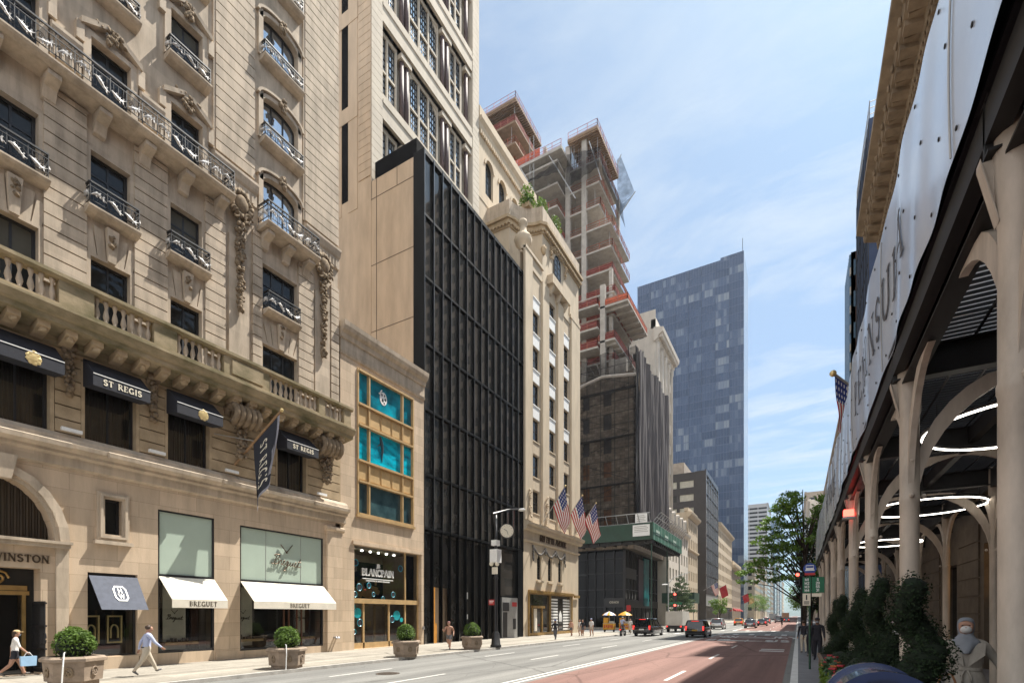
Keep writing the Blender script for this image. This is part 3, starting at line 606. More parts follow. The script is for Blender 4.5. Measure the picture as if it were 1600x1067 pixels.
for (s0, s1, zt, zb, nsub) in ((10.95, 13.29, 6.65, .61, 1), (14.51, 19.38, 6.54, .5, 3)):
    u = MB(F1); u.face([(s0+.05, -.1, 3.95), (s1-.05, -.1, 3.95), (s1-.05, -.1, zt-.05), (s0+.05, -.1, zt-.05)]); ug = u.build('green_glass_panel', greenglass, H)
    u = MB(F1)
    for a, b, c, e in ((s0, s0+.07, zb, zt), (s1-.07, s1, zb, zt), (s0+.07, s1-.07, zt-.07, zt), (s0+.07, s1-.07, 3.82, 3.95), (s0+.07, s1-.07, zb, zb+.1)): u.box(a, b, -.16, -.03, c, e)
    u.build('shop_frame', wframe, H)
    u = MB(F1)
    for k in ((.29, .71) if nsub == 3 else ()): u.box(s0+(s1-s0)*k-.01, s0+(s1-s0)*k+.01, -.11, -.09, 4, zt-.08)
    if nsub == 3: u.build('panel_joint', steelgrey, ug); u = MB(F1); scriptlogo(u, s0+2.55, 5.5, 1.25, -.02); u.build('clock_hand_logo', bronze, ug)
    a = MB(F1); n1 = 1.05; a.hull([(s0+.02, .0, 3.82), (s1-.02, .0, 3.82), (s1-.02, .03, 3.84), (s0+.02, .03, 3.84)], [(s0+.02, n1, 2.85), (s1-.02, n1, 2.85), (s1-.02, n1+.03, 2.87), (s0+.02, n1+.03, 2.87)])
    a.box(s0+.02, s1-.02, n1+.001, n1+.028, 2.52, 2.86); aw = a.build('cream_awning', cream, H)
    u = MB(F1); text(u, 'BREGUET', (s0+s1)/2+.1, 2.6, .19, n1+.029, n1+.036, .18); u.build('awning_lettering', bronze, aw)
    d = MB(F1); d.box(s0-.1, s1+.1, -1.9, -1.8, .4, 3.9); d.box(s0-.1, s1+.1, -1.8, -.2, .42, .52); d.box(s0-.1, s1+.1, -1.8, -.2, 3.7, 3.8)
    dd = d.build('display_window', dark_int, H)
    d = MB(F1); d.face([(s0, -.12, zb), (s1, -.12, zb), (s1, -.12, 3.84), (s0, -.12, 3.84)]); d.build('shop_glass', clear, dd)
    pan = [(.22, .62)] if nsub == 1 else [(.02, .22), (.74, .86)]
    for f0, f1 in pan:
        a0, a1 = s0+(s1-s0)*f0, s0+(s1-s0)*f1
        d = MB(F1); d.box(a0, a1, -.75, -.7, .7, 3.6); pn = d.build('cream_display_panel', cream, dd)
        d = MB(F1); scriptlogo(d, (a0+a1)/2, 2.3, .5, -.68); d.build('clock_hand_logo', bronze, pn)
        d = MB(F1); d.box(a0-.1, a1+.35, -.7, -.3, .92, 1.04); d.build('display_shelf', tanmetal, dd)
        d = MB(F1)
        for k in range(6): hh = random.uniform(.08, .22); c = a0+.1+(a1-a0)*k/6; d.box(c, c+random.uniform(.06, .12), -.6, -.5, 1.041, 1.041+hh)
        d.build('display_boxes', bronze, dd)
    d = MB(F1); d.box(s1-.45, s1-.1, -1.2, -1.1, .6, 3.6)
    if nsub == 3:
        for k in (.5, .56, .66, .72): d.box(s0+(s1-s0)*k-.03, s0+(s1-s0)*k+.03, -.14, -.06, .6, 2.8)
    d.build('wood_panel', walnut, dd)
# belt course
m = MB(F1); m.prof_s([(0, 7.55), (.14, 7.62), (.14, 7.95), (.3, 8.02), (.3, 8.12), (.5, 8.25), (.52, 8.4), (.34, 8.46), (.3, 8.62), (.12, 8.8), (-.2, 8.8), (-.2, 7.55)], -2, 20.9)
for a, b in ((4.2, 7.9), (9, 12.6), (13.4, 15.6), (18.4, 20.6)): m.prof_s([(.5, 8.12), (.62, 8.2), (.64, 8.36), (.5, 8.42)], a, b)
m.build('belt_course', stone, H)
# second storey in the shade of the cornice
h2 = [(5.75, 7.42, 8.8, 11.55), (8.42, 10.1, 8.8, 11.55), (11.27, 13.0, 8.8, 11.55), (16.42, 18.15, 8.8, 11.55), (3, 4.7, 8.8, 11.55)]
m = MB(F1); m.wall(-2, 20.55, 8.75, 12.1, h2, 0, .5); m.box(-2, 20.5, -8, -.9, 8, 45)
for a, b in ((7.55, 8.3), (10.22, 11.15), (13.12, 16.3), (18.28, 20.5), (4.82, 5.6)): rustic(m, a, b, 8.85, 11.7, .5)
m.box(-2, 20.55, .003, .1, 11.72, 11.84)
for a, b, c, e in h2:
    for p, q in ((a-.11, a), (b, b+.11)): m.box(p, q, .003, .13, c, e+.1)
    m.box(a, b, .003, .13, e, e+.1)
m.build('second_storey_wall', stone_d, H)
for k, (a, b, c, e) in enumerate(h2[:4]):
    cu = MB(F1); cu.box(a, b, -.62, -.55, c, e)
    for q in range(18):
        s_ = a+(b-a)*(q+.5)/18; cu.tube([(s_, -.5, c), (s_, -.5, e)], .045+.015*(q % 2), 5)
    wi = link('window', wmesh(b-a, e-c, 2, 1, 0, .09, .05, wframe, clear)[0], H, (X0-.22, (a+b)/2, c)); cu.build('curtain', curtain, H)
    p_ = bpy.data.objects.new('pane', wmesh(b-a, e-c, 2, 1, 0, .09, .05, wframe, clear)[1]); COL.objects.link(p_); p_.parent = wi
    a_, b_ = a-.06, b+.12; w_ = MB(F1)
    w_.hull([(a_, .14, 11.75), (a_, .2, 11.75), (a_, .98, 11.05), (a_, .98, 10.6), (a_, .95, 10.6), (a_, .14, 10.72)], [(b_, .14, 11.75), (b_, .2, 11.75), (b_, .98, 11.05), (b_, .98, 10.6), (b_, .95, 10.6), (b_, .14, 10.72)])
    aw = w_.build('black_awning', navy, H)
    e_ = MB(F1); e_.box(a_, b_, .981, .995, 11.02, 11.05); e_.build('awning_piping', white, aw)
    e_ = MB(F1)
    if k in (1, 3): text(e_, 'ST REGIS', (a_+b_)/2, 10.72, .2, .981, .995, .2, .2, .09)
    else:
        c_ = (a_+b_)/2+.1
        for q in range(9): e_.blob((c_+.15*math.cos(q*.7), .985, 10.83+.16*math.sin(q*.7)), (.07, .012, .08), .2, 0, 6, 4)
        e_.blob((c_, .985, 10.83), (.14, .02, .16), .1, 0, 8, 5); e_.blob((c_, .985, 11.03), (.06, .012, .06), .2)
    e_.build('awning_emblem', gold if k not in (1, 3) else ivory, aw)
# cornice, corbels, consoles
m = MB(F1); m.prof_s([(0, 11.85), (.22, 11.95), (.26, 12.15), (1.1, 12.28), (1.12, 12.45), (1.22, 12.5), (1.36, 12.72), (1.36, 12.8), (-.3, 12.8), (-.3, 11.85)], -2, 20.55)
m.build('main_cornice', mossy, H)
for k in range(24):
    c = 3.2+.76*k; m = MB(F1)
    if c > 20.3: break
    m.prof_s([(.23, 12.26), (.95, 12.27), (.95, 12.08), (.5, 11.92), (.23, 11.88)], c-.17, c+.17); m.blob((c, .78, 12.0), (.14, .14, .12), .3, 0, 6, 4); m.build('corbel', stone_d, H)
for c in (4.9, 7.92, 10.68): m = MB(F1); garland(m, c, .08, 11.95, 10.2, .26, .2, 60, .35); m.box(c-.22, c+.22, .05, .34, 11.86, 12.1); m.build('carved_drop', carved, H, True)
for c in (14.35, 19.3):
    m = MB(F1)
    for k in range(5): m.tube([(c-.55+.275*k, .55+.42*math.cos(t), 11.55+.42*math.sin(t)) for t in [j*.55 for j in range(-3, 7)]], .14, 8)
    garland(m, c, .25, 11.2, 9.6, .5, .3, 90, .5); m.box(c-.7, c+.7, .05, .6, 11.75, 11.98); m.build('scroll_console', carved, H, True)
# balustrade
m = MB(F1); m.box(-2, 20.4, .72, 1.14, 12.802, 12.98); m.prof_s([(.74, 13.82), (1.12, 13.82), (1.2, 13.9), (1.2, 14.02), (.68, 14.02), (.68, 13.9)], -2, 20.5)
for a, b in ((-2, 4), (7.35, 8.35), (10.3, 11.15), (13.1, 15.3), (18.2, 18.6), (19.9, 20.4)): m.box(a, b, .76, 1.1, 12.98, 13.82)
for a, b in ((13.45, 14.95),): m.box(a, b, 1.1, 1.15, 13.1, 13.72)
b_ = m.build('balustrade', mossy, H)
for a, b in ((4, 7.35), (8.35, 10.3), (11.15, 13.1), (15.3, 18.2), (18.6, 19.9)):
    k_ = int((b-a)/.27)
    for i in range(k_): m = MB(F1); m.sm = True; c = a+(b-a)*(i+.5)/k_; balusters(m, c-.14, c+.14, .93, 12.98, 13.82); m.build('baluster', stone, b_)
# upper wall
cB, cC, cD, cA = 9.27, 12.05, 16.64, 6.47
fl = {3: (13.4, 2.4), 4: (17.55, 2.25), 5: (21.9, 2.15), 6: (25.95, 2.1), 7: (30.05, 2.1), 8: (34.15, 2.1), 9: (38.25, 2.1)}
hs = []
for k, (z, h) in fl.items():
    for c in (cA, cB, cC): hs.append((c-.65, c+.65, z, z+h))
    hs.append((cD-1.0, cD+1.0, z, z+h+(.25 if k > 4 else 0)))
m = MB(F1); m.wall(-2, 20.4, 12.75, 46, hs, 0, .45)
for k, (z, h) in fl.items():
    if k > 4: m.spandrel(cD-1.0, cD+1.0, z+h+.25, .42, 0, .45)
for a, b in ((-2, cA-.78), (cA+.78, cB-.78), (cB+.78, cC-.78), (cC+.78, 13.75), (15.1, cD-1.06), (cD+1.06, 18.65), (19.85, 20.4)): rustic(m, a, b, 14.05, 21.1)
for c, hw in ((cA, .78), (cB, .78), (cC, .78), (cD, 1.06)):
    m.hull([(c-.13, .04, 15.85), (c+.13, .04, 15.85), (c+.2, .04, 17.1), (c-.2, .04, 17.1)], [(c-.13, .17, 15.85), (c+.13, .17, 15.85), (c+.2, .26, 17.1), (c-.2, .26, 17.1)])
    for f in (-1, 1):
        for q in range(3):
            x0, x1, X0_, X1_ = .16+.30*q, .43+.30*q, .24+.36*q, .56+.36*q; zt = 17.0-.22*q
            P = [(c+f*x0, 15.92), (c+f*x1, 15.92), (c+f*X1_, zt), (c+f*X0_, zt)]; m.hull([(a_, .001, b_) for a_, b_ in P], [(a_, .07, b_) for a_, b_ in P])
for a, b in ((13.3, 15.2), (18.1, 20.38)):
    rustic(m, a, b, 23.6, 46)
    m.box(a-.1, a-.005, .003, .09, 23.55, 46)
# stone frames round windows
for k, (z, h) in fl.items():
    for c, hw in ((cA, .65), (cB, .65), (cC, .65), (cD, 1.0)):
        t = z+h+(.25 if (k > 4 and c == cD) else 0); fw = .13 if k < 5 else .24; n_ = .075 if k < 5 else .13
        m.box(c-hw-fw, c-hw, .003, n_, z, t); m.box(c+hw, c+hw+fw, .003, n_, z, t)
        if k < 5: m.box(c-hw-fw, c+hw+fw, .003, n_, t, t+.12)
        elif c != cD: m.box(c-hw-fw, c+hw+fw, .003, n_, t, t+.2)
        else: m.archband(c-hw, c+hw, t-.42, .42, .2, .003, .13); m.archband(c-hw-.22, c+hw+.22, t-.25, .5, .12, .003, .22)
# entablature ledges at the fifth floor
for a, b in ((-2, cA-.95), (cA+.95, cB-.95), (cB+.95, cC-.95), (13.15, 15.3), (18.05, 20.42)):
    m.prof_s([(.003, 22.2), (.12, 22.25), (.12, 22.8), (.2, 22.9), (.3, 23.2), (.3, 23.32), (.003, 23.55)], a, b)
    for q in range(int((b-a)/.22)): m.box(a+.1+.22*q, a+.2+.22*q, .121, .16, 22.3, 22.75)
# pediments over the plain bay windows
for k in (5, 6, 7, 8):
    z, h = fl[k]; t = z+h+.2
    for c in (cA, cB, cC):
        for f in (-1, 1): m.hull([(c+f*.16, .003, t+.42), (c+f*.16, .003, t+.6), (c+f*1.0, .003, t+.12), (c+f*1.0, .003, t-.08)], [(c+f*.16, .28, t+.42), (c+f*.16, .3, t+.6), (c+f*1.0, .3, t+.12), (c+f*1.0, .28, t-.08)]); m.box(c+f*1.0-.12, c+f*1.0+.12, .003, .2, t-.7, t-.02)
# pilaster strips
for c in (14.42, 19.25): m.box(c-.5, c+.5, .003, .1, 14.05, 20.2)
m.build('upper_wall', stone, H)
for k in (5, 6, 7, 8):
    z, h = fl[k]
    for c in (cA, cB, cC):
        m = MB(F1)
        for q in range(20): m.blob((c+random.uniform(-.2, .2)+random.choice((0, 0, -.4, .4))*random.random(), .25, z+h+.45+random.uniform(-.35, .3)), (random.uniform(.05, .11),)*3, .35, 0, 6, 4)
        m.build('carved_keystone', carved, H, True)
    m = MB(F1)
    for q in range(16): m.blob((cD+random.uniform(-.16, .16), .28, z+h+.3+random.uniform(-.3, .35)), (random.uniform(.06, .12),)*3, .35, 0, 6, 4)
    m.build('carved_keystone', carved, H, True)
for c in (cA, cB, cC, cD):
    m = MB(F1)
    for q in range(8): m.blob((c+random.uniform(-.08, .08), .24, 16.7+random.uniform(-.3, .35)), (random.uniform(.05, .09),)*3, .3, 0, 6, 4)
    m.build('carved_keystone', carved, H, True)
for c in (14.42, 19.25):
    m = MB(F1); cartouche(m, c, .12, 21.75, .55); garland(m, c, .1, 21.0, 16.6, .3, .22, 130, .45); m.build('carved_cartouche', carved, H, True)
# windows
for k, (z, h) in fl.items():
    if k > 7: continue
    for c in (cA, cB, cC): window(H, 'L', X0, c, z, 1.3, h, .3, 2, 2, 0, .1, .07, zbar=[h*.68] if k > 3 else [h*.5], blinds=True)
    window(H, 'L', X0, cD, z, 2.0, h+(.25 if k > 4 else 0), .3, 3, 2, .42 if k > 4 else 0, .1, .07, pm=pane_s if k > 4 else pane, zbar=[h*.62] if k > 3 else [h*.5])
# balconies
def balcony(s0, s1, z, proj, rh=.95, br=0):
    m = MB(F1); m.prof_s([(.003, z-.26), (proj-.2, z-.22), (proj-.06, z-.14), (proj, z-.06), (proj, z), (.003, z)], s0, s1)
    for q in range(br):
        c = s0+.35+(s1-s0-.7)*q/max(1, br-1)
        m.prof_s([(.003, z-1.0), (.16, z-.95), (.3, z-.6), (proj-.25, z-.42), (proj-.25, z-.27), (.003, z-.27)], c-.19, c+.19)
    o = m.build('balcony_slab', stone, H)
    iron_rail(H, X0, [(s0+.06, .06), (s0+.06, proj-.07), (s1-.06, proj-.07), (s1-.06, .06)], z, rh)
for c in (cA, cB, cC): balcony(c-.86, c+.86, 17.5, .5, .85)
balcony(cD-.98, cD+.98, 17.5, .5, .85)
balcony(2.5, 13.75, 21.45, .95, 1.0, 8); balcony(15.35, 18.45, 21.45, .95, 1.0, 3)
for k in (6, 7, 8):
    z = fl[k][0]-.05
    for c in (cA, cB, cC): balcony(c-.88, c+.88, z, .5, .66)
    balcony(cD-1.15, cD+1.15, z, .5, .66)
# little spotlights on the belt ledge, standpipe
for s_ in (7.95, 10.75, 13.9, 19.0): m = MB(F1); m.box(s_-.3, s_+.3, .3, .42, 8.85, 8.97); m.build('ledge_floodlight', white, H)
m = MB(F1)
for s_ in (20.0, 20.18): m.tube([(s_, .16, .95), (s_, .35, .95), (s_, .4, .88)], .06, 8)
m.build('standpipe', chrome, H)

# hotel banner on its pole
B = thing('flagpole', 'slanted timber pole with a black hanging banner on the stone hotel', 'flag', (X0, 14.05, 9.3))
p0 = Vector((X0+.02, 14.15, 9.25)); p1 = Vector((X0+1.95, 15.35, 11.95))
m = MB(); m.tube([p0, p1], .055, 8); m.build('pole', mat('pole_wood', (.32, .19, .09), .6, 0, .25, 4), B)
m = MB(); m.blob(tuple(p1), .09, 0, 0, 8, 6); m.build('finial', gold, B)
m = MB(); q = p0.lerp(p1, .45); m.tube([q, (X0, 13.0, 10.5)], .02, 5); m.tube([q, (X0, 15.3, 10.4)], .02, 5); m.build('stay_wire', steelgrey, B)
g = MB(); nh, nf = 12, 24; dirp = (p1-p0)
def clothp(i, j):
    h = i/nh; f = j/nf; a = p0+dirp*(.42+.54*h)
    L = 3.25 - .55*h
    k = f*f
    x = a.x*(1-.35*k)+(p0.x+1.15)*(.35*k)
    return (x+.12*math.sin(h*9+f*3)*f, a.y*(1-.30*k)+14.75*.30*k+.10*math.sin(h*11+1)*f, a.z-L*f)
V = [[clothp(i, j) for i in range(nh+1)] for j in range(nf+1)]
for j in range(nf):
    for i in range(nh): g.face([V[j][i], V[j][i+1], V[j+1][i+1], V[j+1][i]], 1 if (i == nh-1 or j == nf-1 or (i in (8, 9) and j > 10)) else 0)
fl_ = g.build('banner', [navy, mat('banner_edge', (.30, .30, .34), .7, 0, .2, 6)], B, True)
def clothT(s, n, z):   # s along height of cloth 0..1, z along drop
    i = s*nh; j = z*nf; i0 = min(int(i), nh-1); j0 = min(int(j), nf-1); a = Vector(V[j0][i0]); b = Vector(V[j0][i0+1]); c = Vector(V[j0+1][i0]); p = a+(b-a)*(i-i0)+(c-a)*(j-j0)
    nn = (b-a).cross(c-a).normalized(); nn = nn if nn.y < 0 else -nn; nn2 = nn
    return tuple(p+nn2*(n+.012))
g = MB(clothT)
W_ = textw('ST REGIS', 1, .25); x = 0
for c in 'ST REGIS':
    if c in GL:
        for pts, th in GL[c][1]:
            for (ax, ay), (bx, by) in zip(pts, pts[1:]):
                f = lambda u_, v_: (.40+.24*(v_-.5)*1.0, .0, .16+.72*(x+u_)/W_)
                t = (.16 if th else .09)/2; dx_, dy_ = bx-ax, by-ay; L = math.hypot(dx_, dy_); px, py = -dy_/L*t, dx_/L*t
                Q = [f(ax+px, ay+py), f(bx+px, by+py), f(bx-px, by-py), f(ax-px, ay-py)]; g.face(Q)
        x += GL[c][0]+.25
    else: x += .5
g.build('banner_lettering', ivory, fl_)

# ================================================================== 2. low stone shop building
S = thing('stone_shop_building', 'four storey beige stone shop with blue sea pictures in its windows', 'building', (X0, 24.4, 0))
m = MB(F1); m.wall(20.6, 28.2, .1, 18.1, [(21.68, 27.92, .15, 6.5), (21.89, 27.03, 8.35, 17.25)], -.02, .4); m.box(20.6, 28.2, -9, -.5, 6.6, 18); m.box(20.6, 28.2, -9, -4, .1, 6.6)
m.box(21.5, 28.0, -.01, .1, 6.5, 6.72); m.build('wall', stone2, S)
m = MB(F1); m.prof_s([(-.02, 17.55), (.06, 17.6), (.1, 17.75), (-.02, 17.76)], 20.6, 28.2); m.prof_s([(-.02, 18.5), (.12, 18.55), (.16, 18.8), (.34, 18.95), (.42, 19.15), (.45, 19.4), (-.4, 19.45), (-.4, 18.5)], 20.55, 28.2); m.box(20.6, 28.2, -8, -.1, 17.76, 19.3); m.box(20.6, 28.2, -.12, .02, 17.76, 18.5); m.build('cornice', stone, S)
m = MB(F1)
for s_ in (21.89, 22.82, 25.86, 26.93): m.box(s_, s_+.1, -.2, .06, 8.35, 17.25)
for z_ in (8.35, 10.35, 11.62, 13.82, 15.08, 17.13): m.box(21.99, 26.93, -.2, .1, z_, z_+.12)
m.box(21.8, 27.1, -.1, .14, 8.2, 8.35)
m.build('tan_window_grid', tanmetal, S)
och = mat('ochre_panel', (.56, .38, .18), .5, .1, .15, 1.5)
for z0_, z1_ in ((10.47, 11.62), (13.94, 15.08)):
    for a, b in ((21.99, 22.82), (22.92, 23.9), (23.9, 24.88), (24.88, 25.86), (25.96, 26.93)): m = MB(F1); m.box(a+.001, b-.02, -.16, -.08, z0_, z1_); m.box(a+.09, b-.1, -.08, -.04, z0_+.1, z1_-.1); m.build('spandrel_panel', och, S)
for z0_, z1_, mm in ((15.2, 17.13, teal1), (11.74, 13.82, teal2), (8.47, 10.35, teal3)):
    for a, b in ((21.99, 22.82), (22.92, 25.86), (25.96, 26.93)):
        q = MB(F1); q.face([(a, -.14, z0_), (b, -.14, z0_), (b, -.14, z1_), (a, -.14, z1_)]); pg = q.build('window', mm, S)
        if mm is teal1 and a == 22.92:
            e = MB(F1); P = [(24.25+.32*math.cos(t), -.13, 16.25+.42*math.sin(t)) for t in [2*PI*k/20 for k in range(20)]]; e.hull(P, [(x, -.12, z) for x, _, z in P]); o = e.build('white_emblem', white, pg)
            e = MB(F1)
            for x, z, r in ((-.14, .2, .07), (.1, .22, .06), (.16, -.02, .08), (-.08, -.12, .09), (.06, -.28, .06)): e.blob((24.25+x, -.118, 16.25+z), (r, .006, r*1.3), .3)
            e.build('emblem_spots', black, o)
            e = MB(F1); e.tube([(24.0+.05*k, -.12, 16.55+.14*math.sin(k*.8)+.05) for k in range(-3, 3)], .045, 5); e.build('emblem_fin', white, o)
        if mm is teal2 and a == 22.92:
            e = MB(F1); e.tube([(23.95+.06*math.sin(k*.5)*k*.2+.03*k, -.125, 13.7-.16*k) for k in range(11)], [.05, .1, .12, .12, .1, .09, .07, .05, .04, .03, .015], 6)
            for f in (-1, 1): e.hull([(24.0, -.125, 13.35), (24.05, -.125, 13.2), (24.0+f*.36, -.125, 12.98+f*.02)], [(24.0, -.12, 13.35), (24.05, -.12, 13.2), (24.0+f*.36, -.12, 12.98+f*.02)])
            e.build('fish_silhouette', mat('grey_fish', (.03, .06, .08), .6, 0, .2), pg)
# entrance
d = MB(F1); d.box(21.6, 28, -3.9, -3.8, .1, 6.6); d.box(21.55, 21.66, -3.8, -.4, .1, 6.55); d.box(27.94, 28.1, -3.8, -.4, .1, 6.55); d.box(21.66, 27.94, -3.8, -.4, 6.5, 6.6); d.box(21.66, 27.94, -3.8, -.4, .1, .14); en = d.build('entrance_interior', mat('warm_cream_interior', (.42, .33, .23), .8, 0, .15), S)
d = MB(F1); d.box(21.7, 25.0, -1.0, -.9, 3.3, 5.6); d.box(26.9, 27.85, -.8, -.7, 3.3, 6.4); d.build('map_panel', mat('deep_navy', (.008, .012, .02), .4, 0, .3), en)
d = MB(F1)
for q in range(26): d.blob((22.9+random.uniform(-.9, 1.9)*random.random(), -.89, 3.75+random.uniform(-.3, .75)), (random.uniform(.1, .35), .012, random.uniform(.08, .22)), .35, 0, 9, 5)
d.build('world_map', tanmetal, en)
d = MB(F1)
for a, b, z0_, z1_ in ((21.68, 21.78, .15, 6.5), (26.5, 26.6, .15, 6.5), (27.82, 27.92, .15, 6.5), (22.66, 22.78, .15, 2.95), (24.9, 25.02, .15, 2.95), (21.78, 26.5, .15, .5), (26.6, 27.82, .15, .3)): d.box(a, b, -.42, -.3, z0_, z1_)
d.box(21.78, 27.82, -.44, -.18, 2.95, 3.25); d.build('entrance_frame', tanmetal, S)
d = MB(F1); d.face([(21.7, -.38, .5), (27.9, -.38, .5), (27.9, -.38, 6.48), (21.7, -.38, 6.48)]); gl_ = d.build('entrance_glass', clear, S)
d = MB(F1)
for a in (22.8, 23.85): d.box(a, a+.08, -.55, -.5, .2, 2.9); d.box(a+.95, a+1.02, -.55, -.5, .2, 2.9); d.box(a, a+1.0, -.55, -.5, .2, .35); d.box(a, a+1, -.55, -.5, 2.8, 2.9)
d.box(23.2, 23.5, -.49, -.48, 1.5, 1.85); d.build('glass_door', tanmetal, S)
d = MB(F1); text(d, 'BLANCPAIN', 24.0, 4.72, .42, -.36, -.3, .06, .2, .1); text(d, 'JB', 24.0, 5.25, .25, -.36, -.3, .05, .2, .1)
d.box(22.65, 25.35, -.36, -.32, 4.5, 4.55); text(d, 'MANUFACTURE DE HAUTE HORLOGERIE'.replace('Z', 'S'), 24.0, 4.36, .085, -.36, -.33, .1, .2, .14, False); d.build('shop_lettering', white, gl_)
for pool, mm in (((('22.1', 5.45, .2), ('22.4', 3.95, .22), ('23.2', 4.1, .17), ('22.05', 3.5, .17), ('23.6', 3.55, .14), ('25.4', 3.6, .18), ('26.1', 5.4, .2), ('24.45', 3.3, .14), ('22.45', 1.75, .22), ('22.0', 1.2, .14), ('25.3', 1.95, .22)), navy), ((('22.25', 2.35, .32), ('21.95', 2.75, .14), ('25.75', 2.2, .33), ('26.2', 1.9, .16)), mat('turquoise_disc', (.02, .42, .42), .3, 0, .4, 4, col2=(.02, .2, .28)))):
    for a, z, r in pool:
        d = MB(F1); d.hull([(float(a)+r*math.cos(t), -.37, z+r*math.sin(t)) for t in [2*PI*k/16 for k in range(16)]], [(float(a)+r*math.cos(t), -.35, z+r*math.sin(t)) for t in [2*PI*k/16 for k in range(16)]]); st_ = d.build('window_sticker', mm, en)
        if mm is navy: d = MB(F1); d.tube([(float(a)+r*math.cos(t), -.35, z+r*math.sin(t)) for t in [2*PI*k/16 for k in range(16)]], .018, 4, 0, True); d.build('sticker_ring', teal2, st_)
d = MB(F1)
for k in range(7): d.box(22.2+.75*k, 22.3+.75*k, -1.6, -1.5, 6.4, 6.49)
d.build('spotlight', mat('spot_lit', (.9, .9, .85), .4, 0, 0, emit=(1, .95, .85), estr=6), en)
m = MB(F1); m.box(28.0, 28.16, .0, .08, 1.2, 1.42); m.build('door_intercom', chrome, S)

# ================================================================== 3. black glass building
K = thing('black_glass_building', 'seven storey black glass building with slim vertical fins', 'building', (X0, 35.7, 0))
m = MB(F1); m.box(28.5, 43.2, -13, -.42, 8.4, 35.4); m.box(28.5, 43.2, -13, -3, 0.1, 8.4); m.box(28.2, 28.26, -1.02, .0, .1, 35.75); m.box(28.26, 43.2, -.42, -.02, 35.45, 35.75); m.build('body', blackm, K)
m = MB(F1)
zs = [8.5, 12.4, 17.1, 21.85, 26.65, 31.1, 35.45]
for z0_, z1_ in zip(zs, zs[1:]):
    for k in range(14):
        a = 28.28+1.066*k; m.face([(a+.05, -.2+.01*random.uniform(-1, 1), z0_+.08), (a+1.02, -.2+.01*random.uniform(-1, 1), z0_+.08), (a+1.02, -.2, z1_-.08), (a+.05, -.2, z1_-.08)])
m.build('glass_panes', pane_b, K)
m = MB(F1)
for z_ in zs[:-1]: m.box(28.26, 43.2, -.41, -.03, z_-.09, z_+.09)
m.build('floor_rail', blackm, K)
fm = mat('fin_edge', (.30, .31, .32), .25, .85, .1, 3)
for k in range(15):
    a = min(28.24+1.066*k, 43.14); m = MB(F1); m.box(a, a+.055, -.40, .0, 8.4, 35.7)
    if a < 39.4: m.box(a, a+.055, -.40, -.05, .14, 8.4)
    f = m.build('fin', blackm, K); e = MB(F1); e.box(a+.002, a+.045, .0, .014, 8.4, 35.7); e.build('fin_edge', fm, f)
m = MB(F1); m.box(28.26, 39.3, -.6, -.36, 4.3, 8.35); m.box(31.8, 39.3, -.6, -.36, .13, 4.3); m.box(28.26, 29.5, -.6, -.36, .13, 4.3); m.box(29.5, 31.8, -2.8, -2.6, .13, 4.3); m.box(28.26, 39.3, -.4, -.2, 8.15, 8.3); m.build('lobby_panel', pane_b, K)
m = MB(F1); m.box(29.62, 29.82, -.8, -.3, .14, 4.3); m.box(29.55, 29.98, -.85, -.25, .14, 1.6); m.build('orange_door_edge', mat('amber_timber', (.62, .28, .05), .5, 0, .2, 3), K)  # orange post at the doorway, plain amber colour
m = MB(F1); m.box(33.75, 34.15, -.36, -.33, 3.55, 4.1); m.box(33.75, 34.15, -.36, -.33, 1.9, 2.3); m.build('notice', white, K)
m = MB(F1); m.box(39.3, 42.2, -.4, -.1, .13, 3.85); sd = m.build('grey_service_door', steelgrey, K)
for q_ in ((39.45, 40.15, -.1, -.06, .2, 2.5), (39.4, 40.5, -.1, -.07, 2.6, 3.4), (41.3, 41.8, -.1, -.06, .9, 1.9)): m = MB(F1); m.box(*q_); m.build('dark_panel', black, sd)
m = MB(F1); m.box(41.1, 42.0, -.1, -.08, 3.05, 3.45); m.build('red_sign', redp, sd)
m = MB(F1); m.box(42.2, 43.2, -.4, -.05, .13, 8.4); m.box(39.3, 43.2, -.4, -.2, 3.86, 4.0); m.build('black_panel', blackm, K)
m = MB(F1); m.face([(a, -.37, z) for a, z in ((39.3, 4), (42.2, 4), (42.2, 8.4), (39.3, 8.4))]); m.build('lower_glass', pane_b, K)
FS1 = FS(28.2)
m = MB(FS1); m.box(-36.5, -24.3, -5, .0, .1, 35.5); sw = m.build('beige_side_wall', beige, K)
m = MB(FS1)
for x_ in (-27.95, -30.2): m.box(x_-.03, x_+.03, .0, .012, .1, 35.5)
for z_ in (34.1, 29.0, 23.9, 18.8): m.box(-36.5, -24.3, .0, .013, z_-.025, z_+.025)
m.box(-25.9, -25.86, .0, .012, 34.1, 35.5); m.build('panel_joints', joint, sw)
m = MB(FS1); m.box(-28.2, -24.1, -9, -.1, 35.5, 36.9); m.build('black_parapet_box', matte_black, K)
# ================================================================== 4. stone tower with lattice windows, set back behind the black building
TX = -28.5; F4 = FL(TX)
towers = mat('pale_tower_stone', (.56, .50, .41), .85, 0, .14, 1.2, .25, .2, 15, stretch=(1, 1, .3))
purple = mat('maroon_metal', (.10, .07, .072), .65, 0, .25, 3)
T = thing('stone_tower', 'tall pale stone tower with gridded windows rising behind the black glass building', 'building', (TX, 35.7, 0))
bays = [(29.42, 31.5, 2), (33.1, 37.0, 3), (38.85, 40.7, 2)]
floors = [28.0, 35.7, 43.4, 51.1, 58.8, 66.5]
m = MB(F4); m.wall(28.2, 43.15, 20, 76, [(29.42, 41.95, z, z+5.75) for z in floors], 0, 1.0)
m.box(28.2, 43.15, -14, -1.0, 20, 76); rustic(m, 28.2, 29.38, 34, 76, .62, 0, .04, .03); rustic(m, 42.0, 43.15, 34, 76, .62, 0, .04, .03)
m.build('wall', towers, T)
